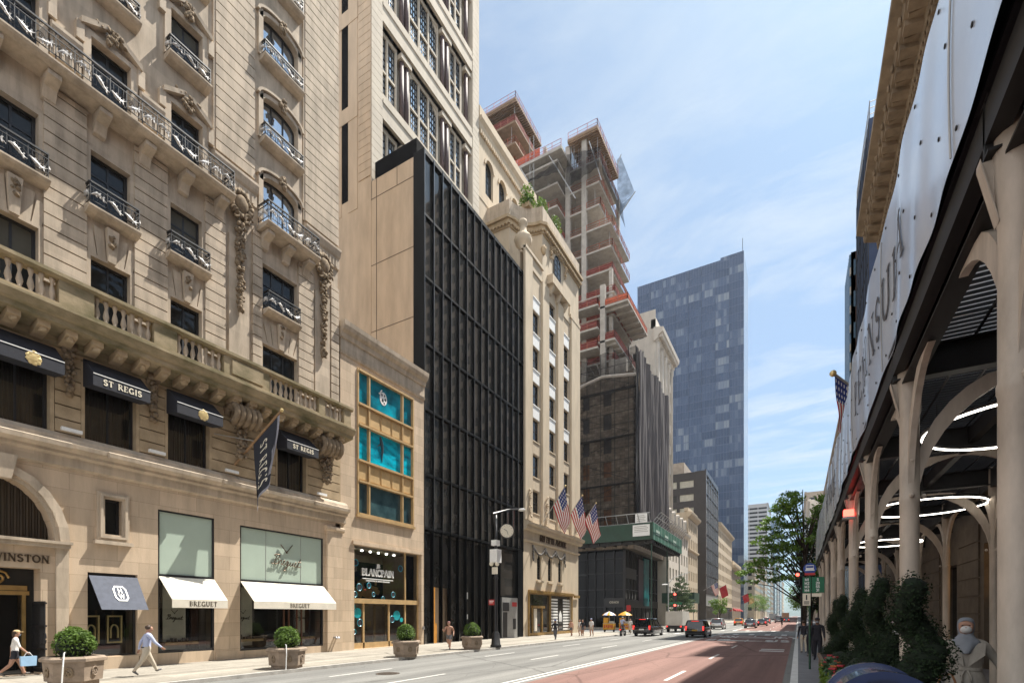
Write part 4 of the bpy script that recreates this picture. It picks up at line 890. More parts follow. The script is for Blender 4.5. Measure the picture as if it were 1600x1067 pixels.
m = MB(FS(28.2)); m.box(-42, TX, .0, .02, 20, 76)
z = 36.0
while z < 76: m.box(-29.8, TX-.001, .02, .07, z, z+.58); z += .62
for x0_, x1_ in ((-36, -31.75), (-30.95, -29.95)): m.box(x0_, x1_, .02, .05, 34, 76)
for z_ in (41.2, 48.9, 56.6): m.box(-42, -29.9, .05, .08, z_, z_+1.2)
o_ = m.build('side_wall', beige, T)
m = MB(FS(28.2)); m.box(-31.7, -31.0, .021, .03, 35, 76); m.build('slit_window', matte_black, o_)
# the five free standing metal columns, spandrel beams, window bays
for (c0, c1) in ((31.75, 32.95), (37.25, 38.6), (40.95, 41.9)):
    for z in floors:
        m = MB(); k = 2 if c1-c0 > 1.1 else 1
        for q in range(k):
            c = c0+(c1-c0)*(q+.5)/k; m.lathe([(.2, z-.1), (.2, z+5.1)], TX-.42, c, 10)
        m.build('metal_column', purple, T, True)
        m = MB(F4); m.box(c0-.05, c1+.05, -1, -.1, z+5.1, z+5.5); m.box(c0, c1, -1, -.3, z-.4, z-.1); m.build('column_capital', towers, T)
for z in floors:
    m = MB(F4); m.prof_s([(-1, z-1.95), (-.25, z-1.95), (-.25, z-1.5), (-.12, z-1.4), (-.12, z-.9), (.08, z-.75), (.08, z-.45), (-1, z-.1)], 29.42, 41.95); m.build('spandrel_beam', towers, T)
for z in floors:
    for a, b, nb in bays:
        m = MB(F4)
        for k in range(nb+1): c = a+(b-a)*k/nb; m.box(c-.09, c+.09, -1, -.5, z, z+5.75)
        m.box(a, b, -1, -.52, z+2.5, z+2.68); m.box(a, b, -1, -.52, z+5.4, z+5.75)
        if nb == 3:
            s_ = MB(F4); m.spandrel(a, b, z+5.7, 1.3, -.58, .3)
        wn = m.build('window', towers, T)
        g = MB(F4); nx = 3 if nb == 2 else 4
        for k in range(nb):
            p, q = a+(b-a)*k/nb+.09, a+(b-a)*(k+1)/nb-.09
            for (y0, y1) in ((z, z+2.5), (z+2.68, z+5.4)):
                for i in range(nx+1): c = p+(q-p)*i/nx; g.box(c-.026, c+.026, -.72, -.64, y0, y1)
                for i in range(6): yy = y0+(y1-y0)*i/5; g.box(p, q, -.72, -.641, yy-.026, yy+.026)
        g.build('muntin_grid', wframe, wn)
        g = MB(F4); g.face([(a, -.69, z), (b, -.69, z), (b, -.69, z+5.5), (a, -.69, z+5.5)]); g.build('pane', pane_s, wn)

# ================================================================== 5. cream building with arched top windows behind the rotunda
C5 = thing('cream_arched_building', 'cream stone building with round arched top windows right of the pale tower', 'building', (TX, 50, 0))
creamst = mat('cream_stone', (.53, .44, .325), .85, 0, .14, 1.3, .25, .2, 15, stretch=(1, 1, .3))
m = MB(F4); hs = [(44.5+2.75*k, 46.0+2.75*k, 46.5, 50.3) for k in range(4)]
m.wall(43.16, 56, 20, 54.2, hs, -.05, .4); m.box(43.16, 56, -13, -.5, 20, 54.2)
for a, b, c, e in hs: m.spandrel(a, b, e, .75, -.05, .4); m.archband(a, b, e-.75, .75, .25, -.049, .05)
m.box(43.16, 56, -.049, .0, 45.3, 45.6); m.build('wall', creamst, C5)
m = MB(F4); m.prof_s([(-.05, 52.2), (.1, 52.3), (.12, 52.9), (.35, 53.3), (.35, 53.5), (-.05, 53.6)], 43.2, 56.2)
for k in range(40): m.box(43.3+.32*k, 43.46+.32*k, .0, .2, 51.8, 52.2)
m.box(43.2, 56.1, -.1, .1, 53.6, 54.6); m.build('cornice', creamst, C5)
for a, b, c, e in hs[:3]: window(C5, 'L', TX-.05, (a+b)/2, c, b-a, e-c, .35, 2, 4, .74)

# ================================================================== 6. corner office building with concave top and flags
A6 = thing('rotunda_building', 'cream corner office building with concave curved top corner and urns', 'building', (X0, 50.2, 0))
YA, YB = 43.2, 57.3
wins = [(45.9, 1.45), (49.75, 1.5), (53.55, 1.5)]; ZL = [12.6, 16.25, 19.9, 23.55, 27.2, 30.85, 34.5]
hs = [(c-wd/2, c+wd/2, z, z+2.25) for c, wd in wins for z in ZL[:-1]]+[(49, 50.5, 34.5, 36.4)]
ar = [(46.15, 47.15, 5.9, 8.55), (48.75, 49.75, 5.9, 8.55), (51.4, 52.4, 5.9, 8.55)]
shop = [(44.3, 55.2, .3, 4.55)]
m = MB(F1); m.wall(YA, YB, .1, 38.3, hs+ar+shop, -.02, .35)
for a, b, c, e in ar: m.spandrel(a, b, e, .5, -.02, .35); m.archband(a, b, e-.5, .5, .16, -.019, .06); m.box(a-.2, b+.2, -.019, .2, c-.3, c-.1)
m.box(YA, YB, -10, -.45, 4.7, 38); m.box(YA, YB, -10, -2.6, .1, 4.7); m.box(YA, 44.2, -2.6, -.36, .1, 4.7); m.box(55.3, YB, -2.6, -.36, .1, 4.7)
# raised piers between the bays and pale aprons under windows
for a, b in ((YA, 44.75), (47.05, 48.6), (50.9, 52.4), (54.7, YB)): m.box(a, b, -.019, .22, 11.6, 38.3 if a == YA else 37)
m.box(44.75, 47.05, -.019, .1, 36.9, 38.2); m.box(52.4, 54.7, -.019, .1, 36.3, 37.0)
m.box(YA-.0, 47.2, -.3, .28, 38.1, 38.4)
m.build('wall', creamst, A6)
for c, wd in wins:
    for z in ZL:
        m = MB(F1); m.box(c-wd/2, c+wd/2, -.018, .02, z-1.3, z-.12); m.box(c-wd/2-.05, c+wd/2+.05, -.018, .09, z-.12, z); m.build('window_apron', white if z > 20 else creamst, A6)
    for z in ZL[:-1]+([34.5] if c == 49.75 else []): window(A6, 'L', X0, c, z, wd, 2.25 if z < 34 else 1.9, .3, 1, 2, 0, .1, .09, pm=pane)
for a, b, c, e in ar: window(A6, 'L', X0, (a+b)/2, c, b-a, e-c, .3, 2, 4, .5)
# lower cornice with dentils, frieze lettering, festoons
m = MB(F1); m.prof_s([(-.02, 10.6), (.3, 10.72), (.34, 10.95), (.6, 11.1), (.66, 11.35), (.3, 11.5), (-.02, 11.6)], YA, 57.9)
for k in range(44): m.box(YA+.1+.325*k, YA+.26+.325*k, .3, .5, 10.74, 10.94)
m.prof_s([(-.02, 9.5), (.16, 9.56), (.18, 9.72), (-.02, 9.78)], YA, 57.4); m.build('cornice', creamst, A6)
m = MB(F1); text(m, '689 FIFTH AVENUE', 50.1, 9.95, .58, .0, .07, .1, .17, .09); m.build('building_lettering', bronze, A6)
for k, s0 in enumerate((45.1, 47.9, 50.5, 53.0)):
    m = MB(F1)
    if k < 3:
        s1 = (47.9, 50.5, 53.0)[k]
        for q in range(22): t = q/21; m.blob((s0+(s1-s0)*t, .1, 9.2-.75*math.sin(PI*t)), (.11, .1, .11), .3, 0, 6, 4)
    for q in range(12): m.blob((s0+random.uniform(-.1, .1), .1, 9.2-.13*q*(1 if k in (0, 3) else .4)), (.1, .1, .1), .35, 0, 6, 4)
    m.build('carved_festoon', mat('dark_carving', (.12, .11, .10), .8, 0, .4, 6) if 'dark_carving' not in MATS else MATS['dark_carving'], A6, True)
for c in (44, 47.8, 51.7, 56.0):
    m = MB(F1); garland(m, c, .22, 14.6, 11.8, .3, .2, 30, .7); m.build('carved_shield', creamst, A6, True)
m = MB(F1); m.box(44.15, 55.4, -.02, .1, 4.35, 4.75); m.box(44.1, 55.5, .1, .2, 4.5, 4.75); m.box(44.15, 44.35, -.02, .1, .14, 4.35); m.box(55.1, 55.3, -.02, .1, .14, 4.35); m.box(49.4, 49.55, -.2, .0, .3, 4.35); m.box(44.35, 55.1, -.2, .02, .14, .42); m.box(55.6, 57.2, .1, .25, 4.3, 4.6); sf = m.build('brass_shopfront', brass, A6)
m = MB(F1); m.box(45.3, 45.5, -.3, -.1, .42, 3.0); m.box(47.5, 47.7, -.3, -.1, .42, 3.0); m.box(45.2, 47.9, -.3, .05, 2.95, 3.2); m.build('brass_door_frame', brass, sf)
m = MB(F1); m.face([(44.35, -.22, .4), (55.1, -.22, .4), (55.1, -.22, 4.4), (44.35, -.22, 4.4)]); m.build('shop_glass', pane_b, sf)
m = MB(F1); m.box(45.8, 46.5, -.21, -.19, .6, 2.9); m.build('pale_curtain', cream, sf)
m = MB(F1)
for k in range(11):
    m.box(49.7, 51.6, -.2, -.17, .55+.33*k, .75+.33*k); m.box(53.1, 55.0, -.2, -.17, .55+.33*k, .75+.33*k)
m.build('white_slats', white, sf)
m = MB(F1); m.box(52.0, 52.7, -.2, -.17, 1.5, 2.2); m.hull([(51.95, -.2, 2.2), (52.75, -.2, 2.2), (52.35, -.2, 2.75)], [(51.95, -.17, 2.2), (52.75, -.17, 2.2), (52.35, -.17, 2.75)]); text(m, '619', 52.35, 1.6, .45, -.168, -.15, .06); m.build('shop_sticker', white, sf)
# upper mass with concave quadrant corner: plan polygon from wall, curve, side
cx_, cy_ = -25.9, 47.3
arcp = [(-23.32, 47.35)]+[(-25.85+2.5*(1-math.cos(PI/2*k/10))+.0, 44.75+2.5*math.sin(PI/2*k/10)+.0) for k in range(11)][::-1]
arcp = [(-23.3, 47.35)]+[(-23.35-2.5*math.sin(PI/2*k/10), 47.25-2.5*(1-math.cos(PI/2*k/10))) for k in range(11)]
# concave: centre of the circle lies outside the mass, at the street corner
arcp = [(-23.3, 47.4)]+[(-23.35-2.5*math.sin(PI/2*k/12), 44.85+2.5*math.cos(PI/2*k/12)) for k in range(13)]+[(-28.2, 44.85)]
body = arcp+[(-33, 44.85), (-33, YB), (-23.3, YB)]
def off(pts, d):      # offset outwards (towards -Y and +X)
    out = []
    for i, (x, y) in enumerate(pts):
        a = pts[max(0, i-1)]; b = pts[min(len(pts)-1, i+1)]; tx, ty = b[0]-a[0], b[1]-a[1]; L = math.hypot(tx, ty) or 1; out.append((x-ty/L*d, y+tx/L*d))
    return out
m = MB(); m.prism_z(body, 36, 42.2)
g = MB()
def band(mb, d, z0, z1):
    o = off(arcp, d); mb.prism_z([(-23.3+d, YB+.2)]+[(-23.3+d, 47.4+.001)]+o[1:]+[(-33, 44.85-d), (-33, YB)], z0, z1)
m.build('curved_top', creamst, A6)
m = MB(); band(m, .12, 42.2, 42.5); band(m, .3, 42.5, 42.9); band(m, .55, 42.9, 43.2)
o = off(arcp, .3)
for (x, y), (x2, y2) in zip(o, o[1:]):
    L = math.hypot(x2-x, y2-y); k = max(1, int(L/.35))
    for q in range(k):
        t = (q+.5)/k; px, py = x+(x2-x)*t, y+(y2-y)*t; m.lathe([(.1, 42.3), (.1, 42.52)], px, py, 6)
for q in range(26): m.box(-23.05, -22.85, 47.6+.38*q, 47.8+.38*q, 42.3, 42.5)
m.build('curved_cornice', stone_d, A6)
m = MB(); band(m, .02, 43.2, 45.1); m.build('parapet', stone, A6)
window(A6, 'L', X0-.02+.37, 50.9, 38.5, 1.7, 3.4, .3, 2, 6, .85); m = MB(F1); m.archband(50.05, 51.75, 41.05, .85, .2, .0, .12); m.build('arch_surround', creamst, A6)
m = MB(); a_ = math.radians(45); wx, wy = -23.35-2.5*math.sin(a_), 44.85+2.5*math.cos(a_)
nx_, ny_ = math.sin(a_), -math.cos(a_)
m.T = lambda s, n, z: (wx+nx_*n-ny_*s, wy+ny_*n+nx_*s, z); m.box(-.6, .6, .02, .1, 39.4, 41.8); cw = m.build('curved_window', wframe, A6)
m = MB(m.T)
for s_ in (-.42, .08): m.box(s_, s_+.38, .1, .11, 39.6, 40.5); m.box(s_, s_+.38, .1, .11, 40.6, 41.6)
m.build('pane', pane_s, cw)
m = MB(F1); m.box(48.4, 53.2, .0, .75, 37.5, 37.65); m.box(48.5, 53.1, .5, .68, 37.65, 38.5); m.box(48.5, 48.7, .0, .5, 37.65, 38.5); m.box(52.9, 53.1, .0, .5, 37.65, 38.5)
for c in (49, 50.8, 52.6): m.prof_s([(0, 36.6), (.2, 36.7), (.6, 37.3), (.6, 37.5), (0, 37.5)], c-.2, c+.2)
m.build('stone_balcony', creamst, A6)
def urn(c, z, k=1.0):
    m = MB(); m.lathe([(.35*k, z), (.3*k, z+.15*k), (.2*k, z+.3*k), (.6*k, z+.75*k), (.72*k, z+1.1*k), (.5*k, z+1.5*k), (.3*k, z+1.6*k), (.25*k, z+2.2*k), (.38*k, z+2.35*k), (.3*k, z+2.6*k), (.05*k, z+2.7*k)], X0-.7, c, 12)
    for q in range(10): m.blob((X0-.7+.55*k*math.cos(q), c+.55*k*math.sin(q), z+1.2*k), (.16*k, .16*k, .12*k), .3, 0, 6, 4)
    m.build('stone_urn', creamst, A6, True)
urn(44.4, 38.4, 1.3); urn(46.7, 38.4, .45); urn(55.6, 38.3, .7)
m = MB(F1); m.blob((47.5, .1, 40.5), (.35, .3, .5), .2, 0, 8, 6); m.build('carved_corbel', stone_d, A6, True)
m = MB(F1); garland(m, 49.2, .1, 41.9, 40.6, .35, .25, 25, .4); garland(m, 52.9, .1, 41.9, 40.6, .35, .25, 25, .4); garland(m, 51, .1, 42.3, 41.9, 2.0, .2, 60, 1); m.build('carved_frieze', stone_d, A6, True)
m = MB(F1); m.box(54.4, YB, -.4, .26, 37.0, 37.4); m.box(54.4, YB, -.3, .1, 37.4, 38.3); m.build('parapet_block', creamst, A6)
for k, (x, y, s_, lab) in enumerate(((-24.9, 47.0, 1.0, 'bright green bush on the curved roof edge, left one above the urn'), (-24.4, 49.2, 1.0, 'bright green bush on the curved roof edge, middle one'), (-24.0, 52.0, .9, 'drooping green bush on the roof edge, rightmost above the arched window'))):
    t = thing('roof_bush', lab, 'plant', (x, y, 45.1), 'bushes on the curved roof')
    leaves('foliage', [(x, y, 46.0*1+.5*s_, .75*s_, .75*s_, 1.25*s_), (x, y, 45.8, .9*s_, .9*s_, .7)], 700, .13, leafL, t)
    m = MB(); m.tube([(x, y, 45.1), (x, y, 46.2)], .05, 5); m.build('stem', bark, t); m = MB(); m.box(x-.45, x+.45, y-.45, y+.45, 45.1, 45.55); m.build('planter_box', stone_d, t)
# three flags on slanted poles
def usflag(name, label, base, tip, hoist, drop, group=None, along=.5, sag=.9, wav=.12, seed=0, dirx=(0, 0, 0)):
    t = thing(name, label, 'flag', base, group)
    b, p = Vector(base), Vector(tip); m = MB(); m.tube([b, p], .045, 7); m.build('pole', steelgrey, t); m = MB(); m.blob(tuple(p), .1, 0, 0, 8, 6); m.build('finial', gold, t)
    nh, nf = 26, 18; g = MB(); u = (p-b).normalized(); L = (p-b).length
    def P(i, j):
        h = i/nh; f = j/nf; a = b+u*(L*.98-hoist*h)
        d = Vector((dirx[0]*f, dirx[1]*f, -drop*f*(1-.08*f)))
        k = math.sin(f*7+h*4+seed)*wav*f; side = u.cross(Vector((0, 0, 1))).normalized()
        a = a + (b+u*(L*.98-hoist*.45)-a)*(.42*f)
        return tuple(a+d+side*k+Vector((0, 0, -sag*0)))
    V = [[P(i, j) for i in range(nh+1)] for j in range(nf+1)]
    for j in range(nf):
        for i in range(nh):
            if i < 14 and j < 8: mi = 2 if (i % 3 == 1 and j % 2 == 1 and i > 0) else 1
            else: mi = 0 if (i//2) % 2 == 0 else 2
            g.face([V[j][i], V[j][i+1], V[j+1][i+1], V[j+1][i]], mi)
    g.build('flag_cloth', [redf, navyf, whitef], t, True); return t
for k, (y, lab) in enumerate(((46.7, 'american flag on the cream corner building, left of three'), (51.2, 'american flag on the cream corner building, middle of three'), (55.4, 'american flag on the cream corner building, right of three'))):
    usflag('wall_flag', lab, (X0+.1, y, 11.4), (X0+3.3, y-.9, 15.0), 2.3, 3.4, 'three flags on the cream corner building', seed=k*1.7, dirx=(.5, .9, 0))

# ================================================================== 7. unfinished concrete tower
Q = thing('concrete_tower', 'unfinished raw concrete tower with red guard rails and hanging safety nets', 'building', (-31, 90, 0))
netm = sheer('black_net', (.012, .014, .018), .42); orange = mat('orange_rail', (.34, .11, .07), .7, 0, .2, 2); orangenet = mat('orange_net', (.50, .11, .05), .8, 0, .3, 4)
deckr = mat('red_interior_mesh', (.16, .03, .025), .8, 0, .3, 2); formwork = mat('formwork', (.24, .16, .10), .85, 0, .3, 1)
pinkr = mat('faded_pink_rail', (.42, .20, .22), .8, 0, .2, 2)
def slab(x0, x1, y0, y1, z, t=.32, m=concrete): g = MB(); g.box(x0, x1, y0, y1, z-t, z); return g.build('floor_slab', m, Q)
def guard(pts, z, h=1.1, m=orange, net=None, posts=1.6):
    g = MB()
    for (x0, y0), (x1, y1) in zip(pts, pts[1:]):
        L = math.hypot(x1-x0, y1-y0); k = max(1, int(L/posts))
        for zz in (.2, .6, h): g.tube([(x0, y0, z+zz), (x1, y1, z+zz)], .05, 4)
        for q in range(k+1): t = q/k; g.box(x0+(x1-x0)*t-.045, x0+(x1-x0)*t+.045, y0+(y1-y0)*t-.045, y0+(y1-y0)*t+.045, z, z+h)
    o = g.build('guard_rail', m, Q)
    if net:
        g = MB()
        for (x0, y0), (x1, y1) in zip(pts, pts[1:]): g.face([(x0, y0+.05, z), (x1, y1+.05, z), (x1, y1+.05, z+h*.92), (x0, y0+.05, z+h*.92)])
        g.build('rail_net', net, o)
def props(x0, x1, y0, y1, z0, z1, n):
    g = MB()
    for k in range(n): x, y = random.uniform(x0, x1), random.uniform(y0, y1); g.tube([(x, y, z0), (x, y, z1)], .05, 4)
    g.build('shoring_props', steelgrey, Q)
FZ = [47.5, 51.5, 55.5, 59.6, 63.7, 67.8, 71.9, 76.0, 80.1, 84.2]
for i, z in enumerate(FZ):
    xr = -31 if z > 73 else (-28.8 if z > 62 else -28.3)
    slab(-37.8, xr, 86, 97, z)
    slab(-60, -37.6 + (0 if z < 83 else 0), 82.5 if z > 60 else 86, 97, z)
    if z < 79: guard([(-38.2, 85.9), (-47, 82.6)] if False else [(-60, 82.6), (-37.7, 82.6), (-37.7, 86)] if z > 60 else [(-60, 86.05), (-37, 86.05)], z, m=orange, net=deckr if i % 3 == 0 else None)
    guard([(-36.7, 86.1), (-34.2, 86.1)], z, m=orange, net=deckr if z < 62 else None); guard([(-33.4, 86.1), (xr+.2, 86.1), (xr+.1, 96.9)], z, m=orange, net=deckr if i < 5 else None)
    props(-37, xr-.5, 87, 96, z, z+3.8, 10)
    if z > 60: props(-58, -38, 83.5, 95, z, z+3.8, 12)
for x in (-37.1, -33.9): 
    g = MB(); g.box(x-.45, x+.45, 85.95, 86.6, 36, 89); g.build('column', concrete, Q)
for x, y, z1 in ((-28.9, 86.4, 64), (-28.9, 96.6, 64), (-30.9, 96.6, 84), (-40, 95, 84), (-46, 95, 100), (-50, 88, 84), (-56, 95, 84), (-31.2, 92, 73)):
    g = MB(); g.box(x-.3, x+.3, y-.3, y+.3, 36, z1); g.build('column', concrete, Q)
for x in (-41, -45, -49.5, -54):
    g = MB(); g.box(x-.3, x+.3, 86.1, 86.7, 36, 85); g.build('column', concrete, Q)
g = MB()
for z in np.arange(46, 88, 1.5): g.box(-42.9, -42.1, 82.0, 82.05, z, z+.05); g.tube([(-42.9, 82, z), (-42.1, 82, z+1.5)], .03, 4)
for x in (-42.9, -42.1): g.tube([(x, 82, 40), (x, 82, 90)], .06, 4)
g.build('hoist_mast', steelgrey, Q)
g = MB(); g.box(-44, -38.5, 90, 96, 40, 86); g.box(-58, -50, 89, 96, 40, 86); g.build('core_wall', concrete, Q)
# top deck
g = MB(); g.box(-36.8, -31, 85.2, 97.2, 88.9, 89.4)
for k in range(24): g.box(-36.8, -30.9, 85.3+.5*k, 85.42+.5*k, 88.65, 88.9)
g.build('formwork_deck', formwork, Q); slab(-47.2, -36.5, 81.8, 97, 85.6, .5); guard([(-47.2, 81.9), (-36.6, 81.9)], 85.6, 1.3, pinkr); guard([(-36.7, 85.3), (-31.1, 85.3), (-31.0, 97)], 89.4, 1.3, pinkr); props(-36.4, -31.3, 85.6, 96.8, 84.3, 88.7, 40)
# taller block, upper left
for z in (86.5, 91, 95.2, 99.4):
    slab(-76, -48.2, 86, 97, z, .35, formwork if z > 90 else concrete); guard([(-76, 86), (-48.3, 86), (-48.3, 97)], z, 1.2, orange, deckr if z > 98 else None); props(-70, -48.6, 86.4, 96.6, z, z+4, 36)
g = MB(); g.box(-76, -48.0, 85.7, 97.2, 103.1, 103.5)
for k in range(23): g.box(-76, -47.9, 85.8+.5*k, 85.92+.5*k, 102.8, 103.1)
g.build('formwork_deck', formwork, Q); guard([(-76, 85.8), (-48.1, 85.8), (-48.1, 97)], 103.5, 1.3, pinkr)
g = MB(); g.face([(-49, 82.3, 85.7), (-41, 82.3, 85.7), (-41, 82.3, 87.6), (-49, 82.3, 87.4)]); g.build('orange_debris_net', orangenet, Q)
g = MB(); g.box(-66, -51, 89, 96, 80, 103); g.build('core_wall', concrete, Q)
# lower right cantilevers
for z, x1 in ((56.2, -25.2), (50.2, -27.5)):
    g = MB(); g.box(-30.5, x1, 84.2, 97, z-.35, z)
    for k in range(6): g.box(-30.3, x1-.1, 85+2*k, 85.35+2*k, z-.75, z-.35)
    g.build('cantilever_slab', concrete, Q); guard([(-30.5, 84.3), (x1-.1, 84.3), (x1-.1, 97)], z, 1.2, orange, orangenet if z > 53 else deckr)
g = MB(); g.box(-30.2, -29.3, 84.2, 85, 40, 60); g.build('column', concrete, Q)
for z in (52.6, 56.6, 49.2):
    slab(-40, -30.4, 83.6, 97, z); guard([(-40, 83.7), (-30.5, 83.7), (-30.5, 86)], z, 1.2, orange, deckr)
# hanging safety nets
def netsheet(P00, P10, P01, P11, sag, name='safety_net', n=14, m=netm, ripple=.15):
    g = MB(); a, b, c, d = map(Vector, (P00, P10, P01, P11))
    V = []
    for j in range(n+1):
        t = j/n; row = []
        for i in range(n+1):
            s = i/n; p = (a*(1-s)+b*s)*(1-t)+(c*(1-s)+d*s)*t; p = p+Vector(sag)*(math.sin(PI*s)*math.sin(PI*(.15+.85*t)))+Vector((0, ripple*math.sin(s*21+t*5), 0)); row.append(tuple(p))
        V.append(row)
    for j in range(n):
        for i in range(n): g.face([V[j][i], V[j][i+1], V[j+1][i+1], V[j+1][i]])
    return g.build(name, m, Q, True)
netsheet((-45, 82.2, 82.6), (-37.2, 82.2, 83.4), (-44, 80.2, 80.8), (-36.5, 80.2, 79.5), (0, -.6, -1.0)); netsheet((-36.8, 84.8, 86.5), (-30.4, 84.8, 85), (-36.6, 84.0, 79.6), (-30.4, 84.2, 80.9), (0, -.8, -1.2))
netsheet((-30.6, 85.5, 84.6), (-30.2, 97, 83.2), (-30.3, 86, 81), (-29.6, 97, 78.5), (.4, 0, -.5))
netsheet((-31.3, 97, 92.2), (-30.6, 97.3, 93.3), (-31.1, 97, 83.0), (-27.9, 97.8, 85.3), (-.55, 0, 0), m=sheer('blue_net', (.03, .05, .075), .5), ripple=.06)
netsheet((-31.1, 97, 83.2), (-27.9, 97.8, 85.3), (-31.0, 97, 81.0), (-30.4, 97.3, 82.0), (0, 0, -.4), m=MATS['black_net'], ripple=.05)
for p, q in (((-45, 82, 85.5), (-41, 80, 78)), ((-39, 82, 85), (-34.5, 83.5, 76.5)), ((-32.5, 85, 87), (-30, 84.4, 78.5)), ((-31, 97, 81), (-27.8, 97.8, 85.4)), ((-31.2, 97, 91.5), (-30.5, 97.3, 93.5))):
    g = MB(); g.tube([p, q], .09, 5); g.build('net_pole', steelgrey, Q)

# ================================================================== 8. netted corner building with green shed
M8 = thing('netted_building', 'old corner building wrapped in black scaffold netting above a green site shed', 'building', (X0, 90, 0))
oldbrick = blockmat('sooty_blocks', (.36, .29, .22), .9, .5, (.14, .12, .10), .02, 'XZ', .9, .4); boards = mat('plywood_boards', (.24, .10, .035), .8, 0, .3, 2)
FS8 = FS(83.6)
wl = [(-33.2, -31.9), (-29.4, -27.9)]; hs = [(a, b, z, z+2.7) for a, b in wl for z in (17.8, 21.9, 26, 30.1, 34.2, 38.3)]
m = MB(FS8); m.wall(-36, X0-.8, 13.5, 43.5, hs, 0, .5); m.box(-36, X0-.8, -22.5, -.6, 13.5, 43.5); m.box(-36, X0-.6, .0, .4, 32.6, 33.2); m.build('wall', oldbrick, M8)
for a, b in wl:
    for z in (17.8, 21.9, 26, 30.1, 34.2, 38.3):
        m = MB(FS8); m.box(a, b, -.4, -.3, z, z+2.7); m.box(a, b, -.3, -.25, z+1.3, z+1.4); m.build('window', boards if z < 27 else wframe, M8)
m = MB()
for x in (-34.5, -32, -29.5, -27, -24.6, X0-.1):
    m.tube([(x, 82.6, 16.5), (x, 82.6, 47)], .06, 5)
for z in (18.5, 20.5, 22.5, 24.5, 26.5, 28.5, 30.5, 32.5, 34.5, 36.5, 38.5, 40.5, 42.5, 44.5): m.tube([(-35, 82.6, z), (X0-.1, 82.6, z)], .05, 4)
for k in range(7): m.tube([(-34.5 if k % 2 else -24.6, 82.55, 17+4*k), (-24.6 if k % 2 else -34.5, 82.55, 21+4*k)], .045, 4)
for z in (24.5, 32.5, 40.5): m.box(-35, X0-.1, 82.6, 83.4, z-.1, z)
m.build('scaffold', darksteel, M8)
def pleat(p, q, z0, z1, n, amp, mm, name, top=0, droop=0):
    g = MB(); V = []
    a = Vector((*p, 0)); b = Vector((*q, 0)); d = (b-a).normalized(); nn = Vector((d.y, -d.x, 0))
    for j in range(9):
        t = j/8; row = []
        for i in range(n*4+1):
            s = i/(n*4); k = amp*math.sin(i*PI/2+.3*math.sin(s*9+t*2))*(1+.3*math.sin(s*31))
            pt = a+(b-a)*s+nn*(k+.12*math.sin(t*9+s*20)); zt = z1+top*math.sin(s*14)*.5-droop*s; row.append((pt.x, pt.y, z0+(zt-z0)*t))
        V.append(row)
    for j in range(8):
        for i in range(n*4): g.face([V[j][i], V[j][i+1], V[j+1][i+1], V[j+1][i]])
    return g.build(name, mm, M8, True)
net8 = sheer('scaffold_netting', (.02, .018, .018), .48)
pleat((-35.5, 82.35), (X0, 82.35), 16.2, 46.5, 8, .06, net8, 'side_netting', .8)
pleat((X0, 82.4), (X0, 83.9), 16.2, 46.8, 2, .1, mat('black_cloth', (.02, .018, .02), .9, 0, .4, 1), 'corner_cloth', 0)
pleat((X0+.15, 83.6), (X0+.15, 106.2), 16.2, 46.6, 13, .3, mat('grey_scaffold_cloth', (.10, .088, .088), .85, 0, .35, .8, stretch=(1, 1, .12)), 'front_cloth', 1.0)
netsheet2 = MB()
m = MB(); m.tube([(-35.5, 82.3, 41.5), (-29, 82.1, 42.8), (X0, 82.2, 42.0)], .28, 6); m.build('rolled_net', mat('pale_tarp', (.30, .27, .24), .8, 0, .3, 2), M8)
m = MB()
for k in range(9): x = -33+1.1*k; m.tube([(x, 83.2, 43.5+.3*(k % 3)), (x+random.uniform(-1, 1), 83.4, 46.5+random.uniform(-1, .4))], .07, 4)
m.box(-28.5, -25.5, 84, 86, 43.5, 46.2); m.build('roof_clutter', concrete, M8)
# glazed showroom below
G8 = 83.6; m = MB(FS(G8)); m.box(-35, -25.6, -20, -.5, .1, 13.6); m.build('showroom_core', dark_int, M8)
lat = mat('brass_lattice', (.34, .27, .15), .5, .3, .3, .8)
m = MB(FS(G8))
for k in range(70): m.box(-35+.13*k, -34.965+.13*k, -.44, -.42, 3.6, 13.2)
for k in range(74): m.box(-35, -25.7, -.435, -.425, 3.6+.13*k, 3.635+.13*k)
m.build('interior_lattice', lat, M8)
m = MB(FS(G8)); m.face([(-35, -.2, .2), (-25.6, -.2, .2), (-25.6, -.2, 13.4), (-35, -.2, 13.4)]); m.build('showroom_glass', thinglass('smoked_glass', (.40, .40, .38), -.02), M8)
m = MB(FS(G8))
for x in (-35, -32.4, -30.9, -29.3, -27.5, -25.9): m.box(x, x+.14, -.25, .05, .14, 13.6)
for z in (3.6, 6.6, 9.4, 11.9, 13.4): m.box(-35, -25.6, -.25, .051, z, z+.14)
m.box(-35, -32.4, -.2, .12, 9.2, 9.5); m.build('glazing_grid', black, M8)
m = MB(FS(G8)); m.box(-29.2, -25.5, -.2, .15, 3.6, 5.2); m.box(-29.2, -28.9, -.2, .1, .14, 3.6); sg = m.build('black_fascia', black, M8)
m = MB(FS(G8)); text(m, 'SHOWROOM'[:0]+'COACH', -27.4, 4.3, .32, .15, .17, .25, .16, .1); m.build('fascia_lettering', ivory, sg)
F8 = FL(-25.5)
m = MB(F8); m.box(84, 106, -9, -.5, .1, 13.6); m.build('front_core', dark_int, M8)
m = MB(F8); m.face([(83.6, -.2, .2), (106, -.2, .2), (106, -.2, 13.4), (83.6, -.2, 13.4)]); m.build('front_glass', MATS['smoked_glass'], M8)
m = MB(F8)
for y in (83.6, 85.4, 87.2, 89, 91, 94, 97, 100, 103, 105.8): m.box(y, y+.15, -.25, .05, .14, 13.6)
for z in (3.6, 6.6, 9.4, 13.4): m.box(83.6, 106, -.25, .051, z, z+.14)
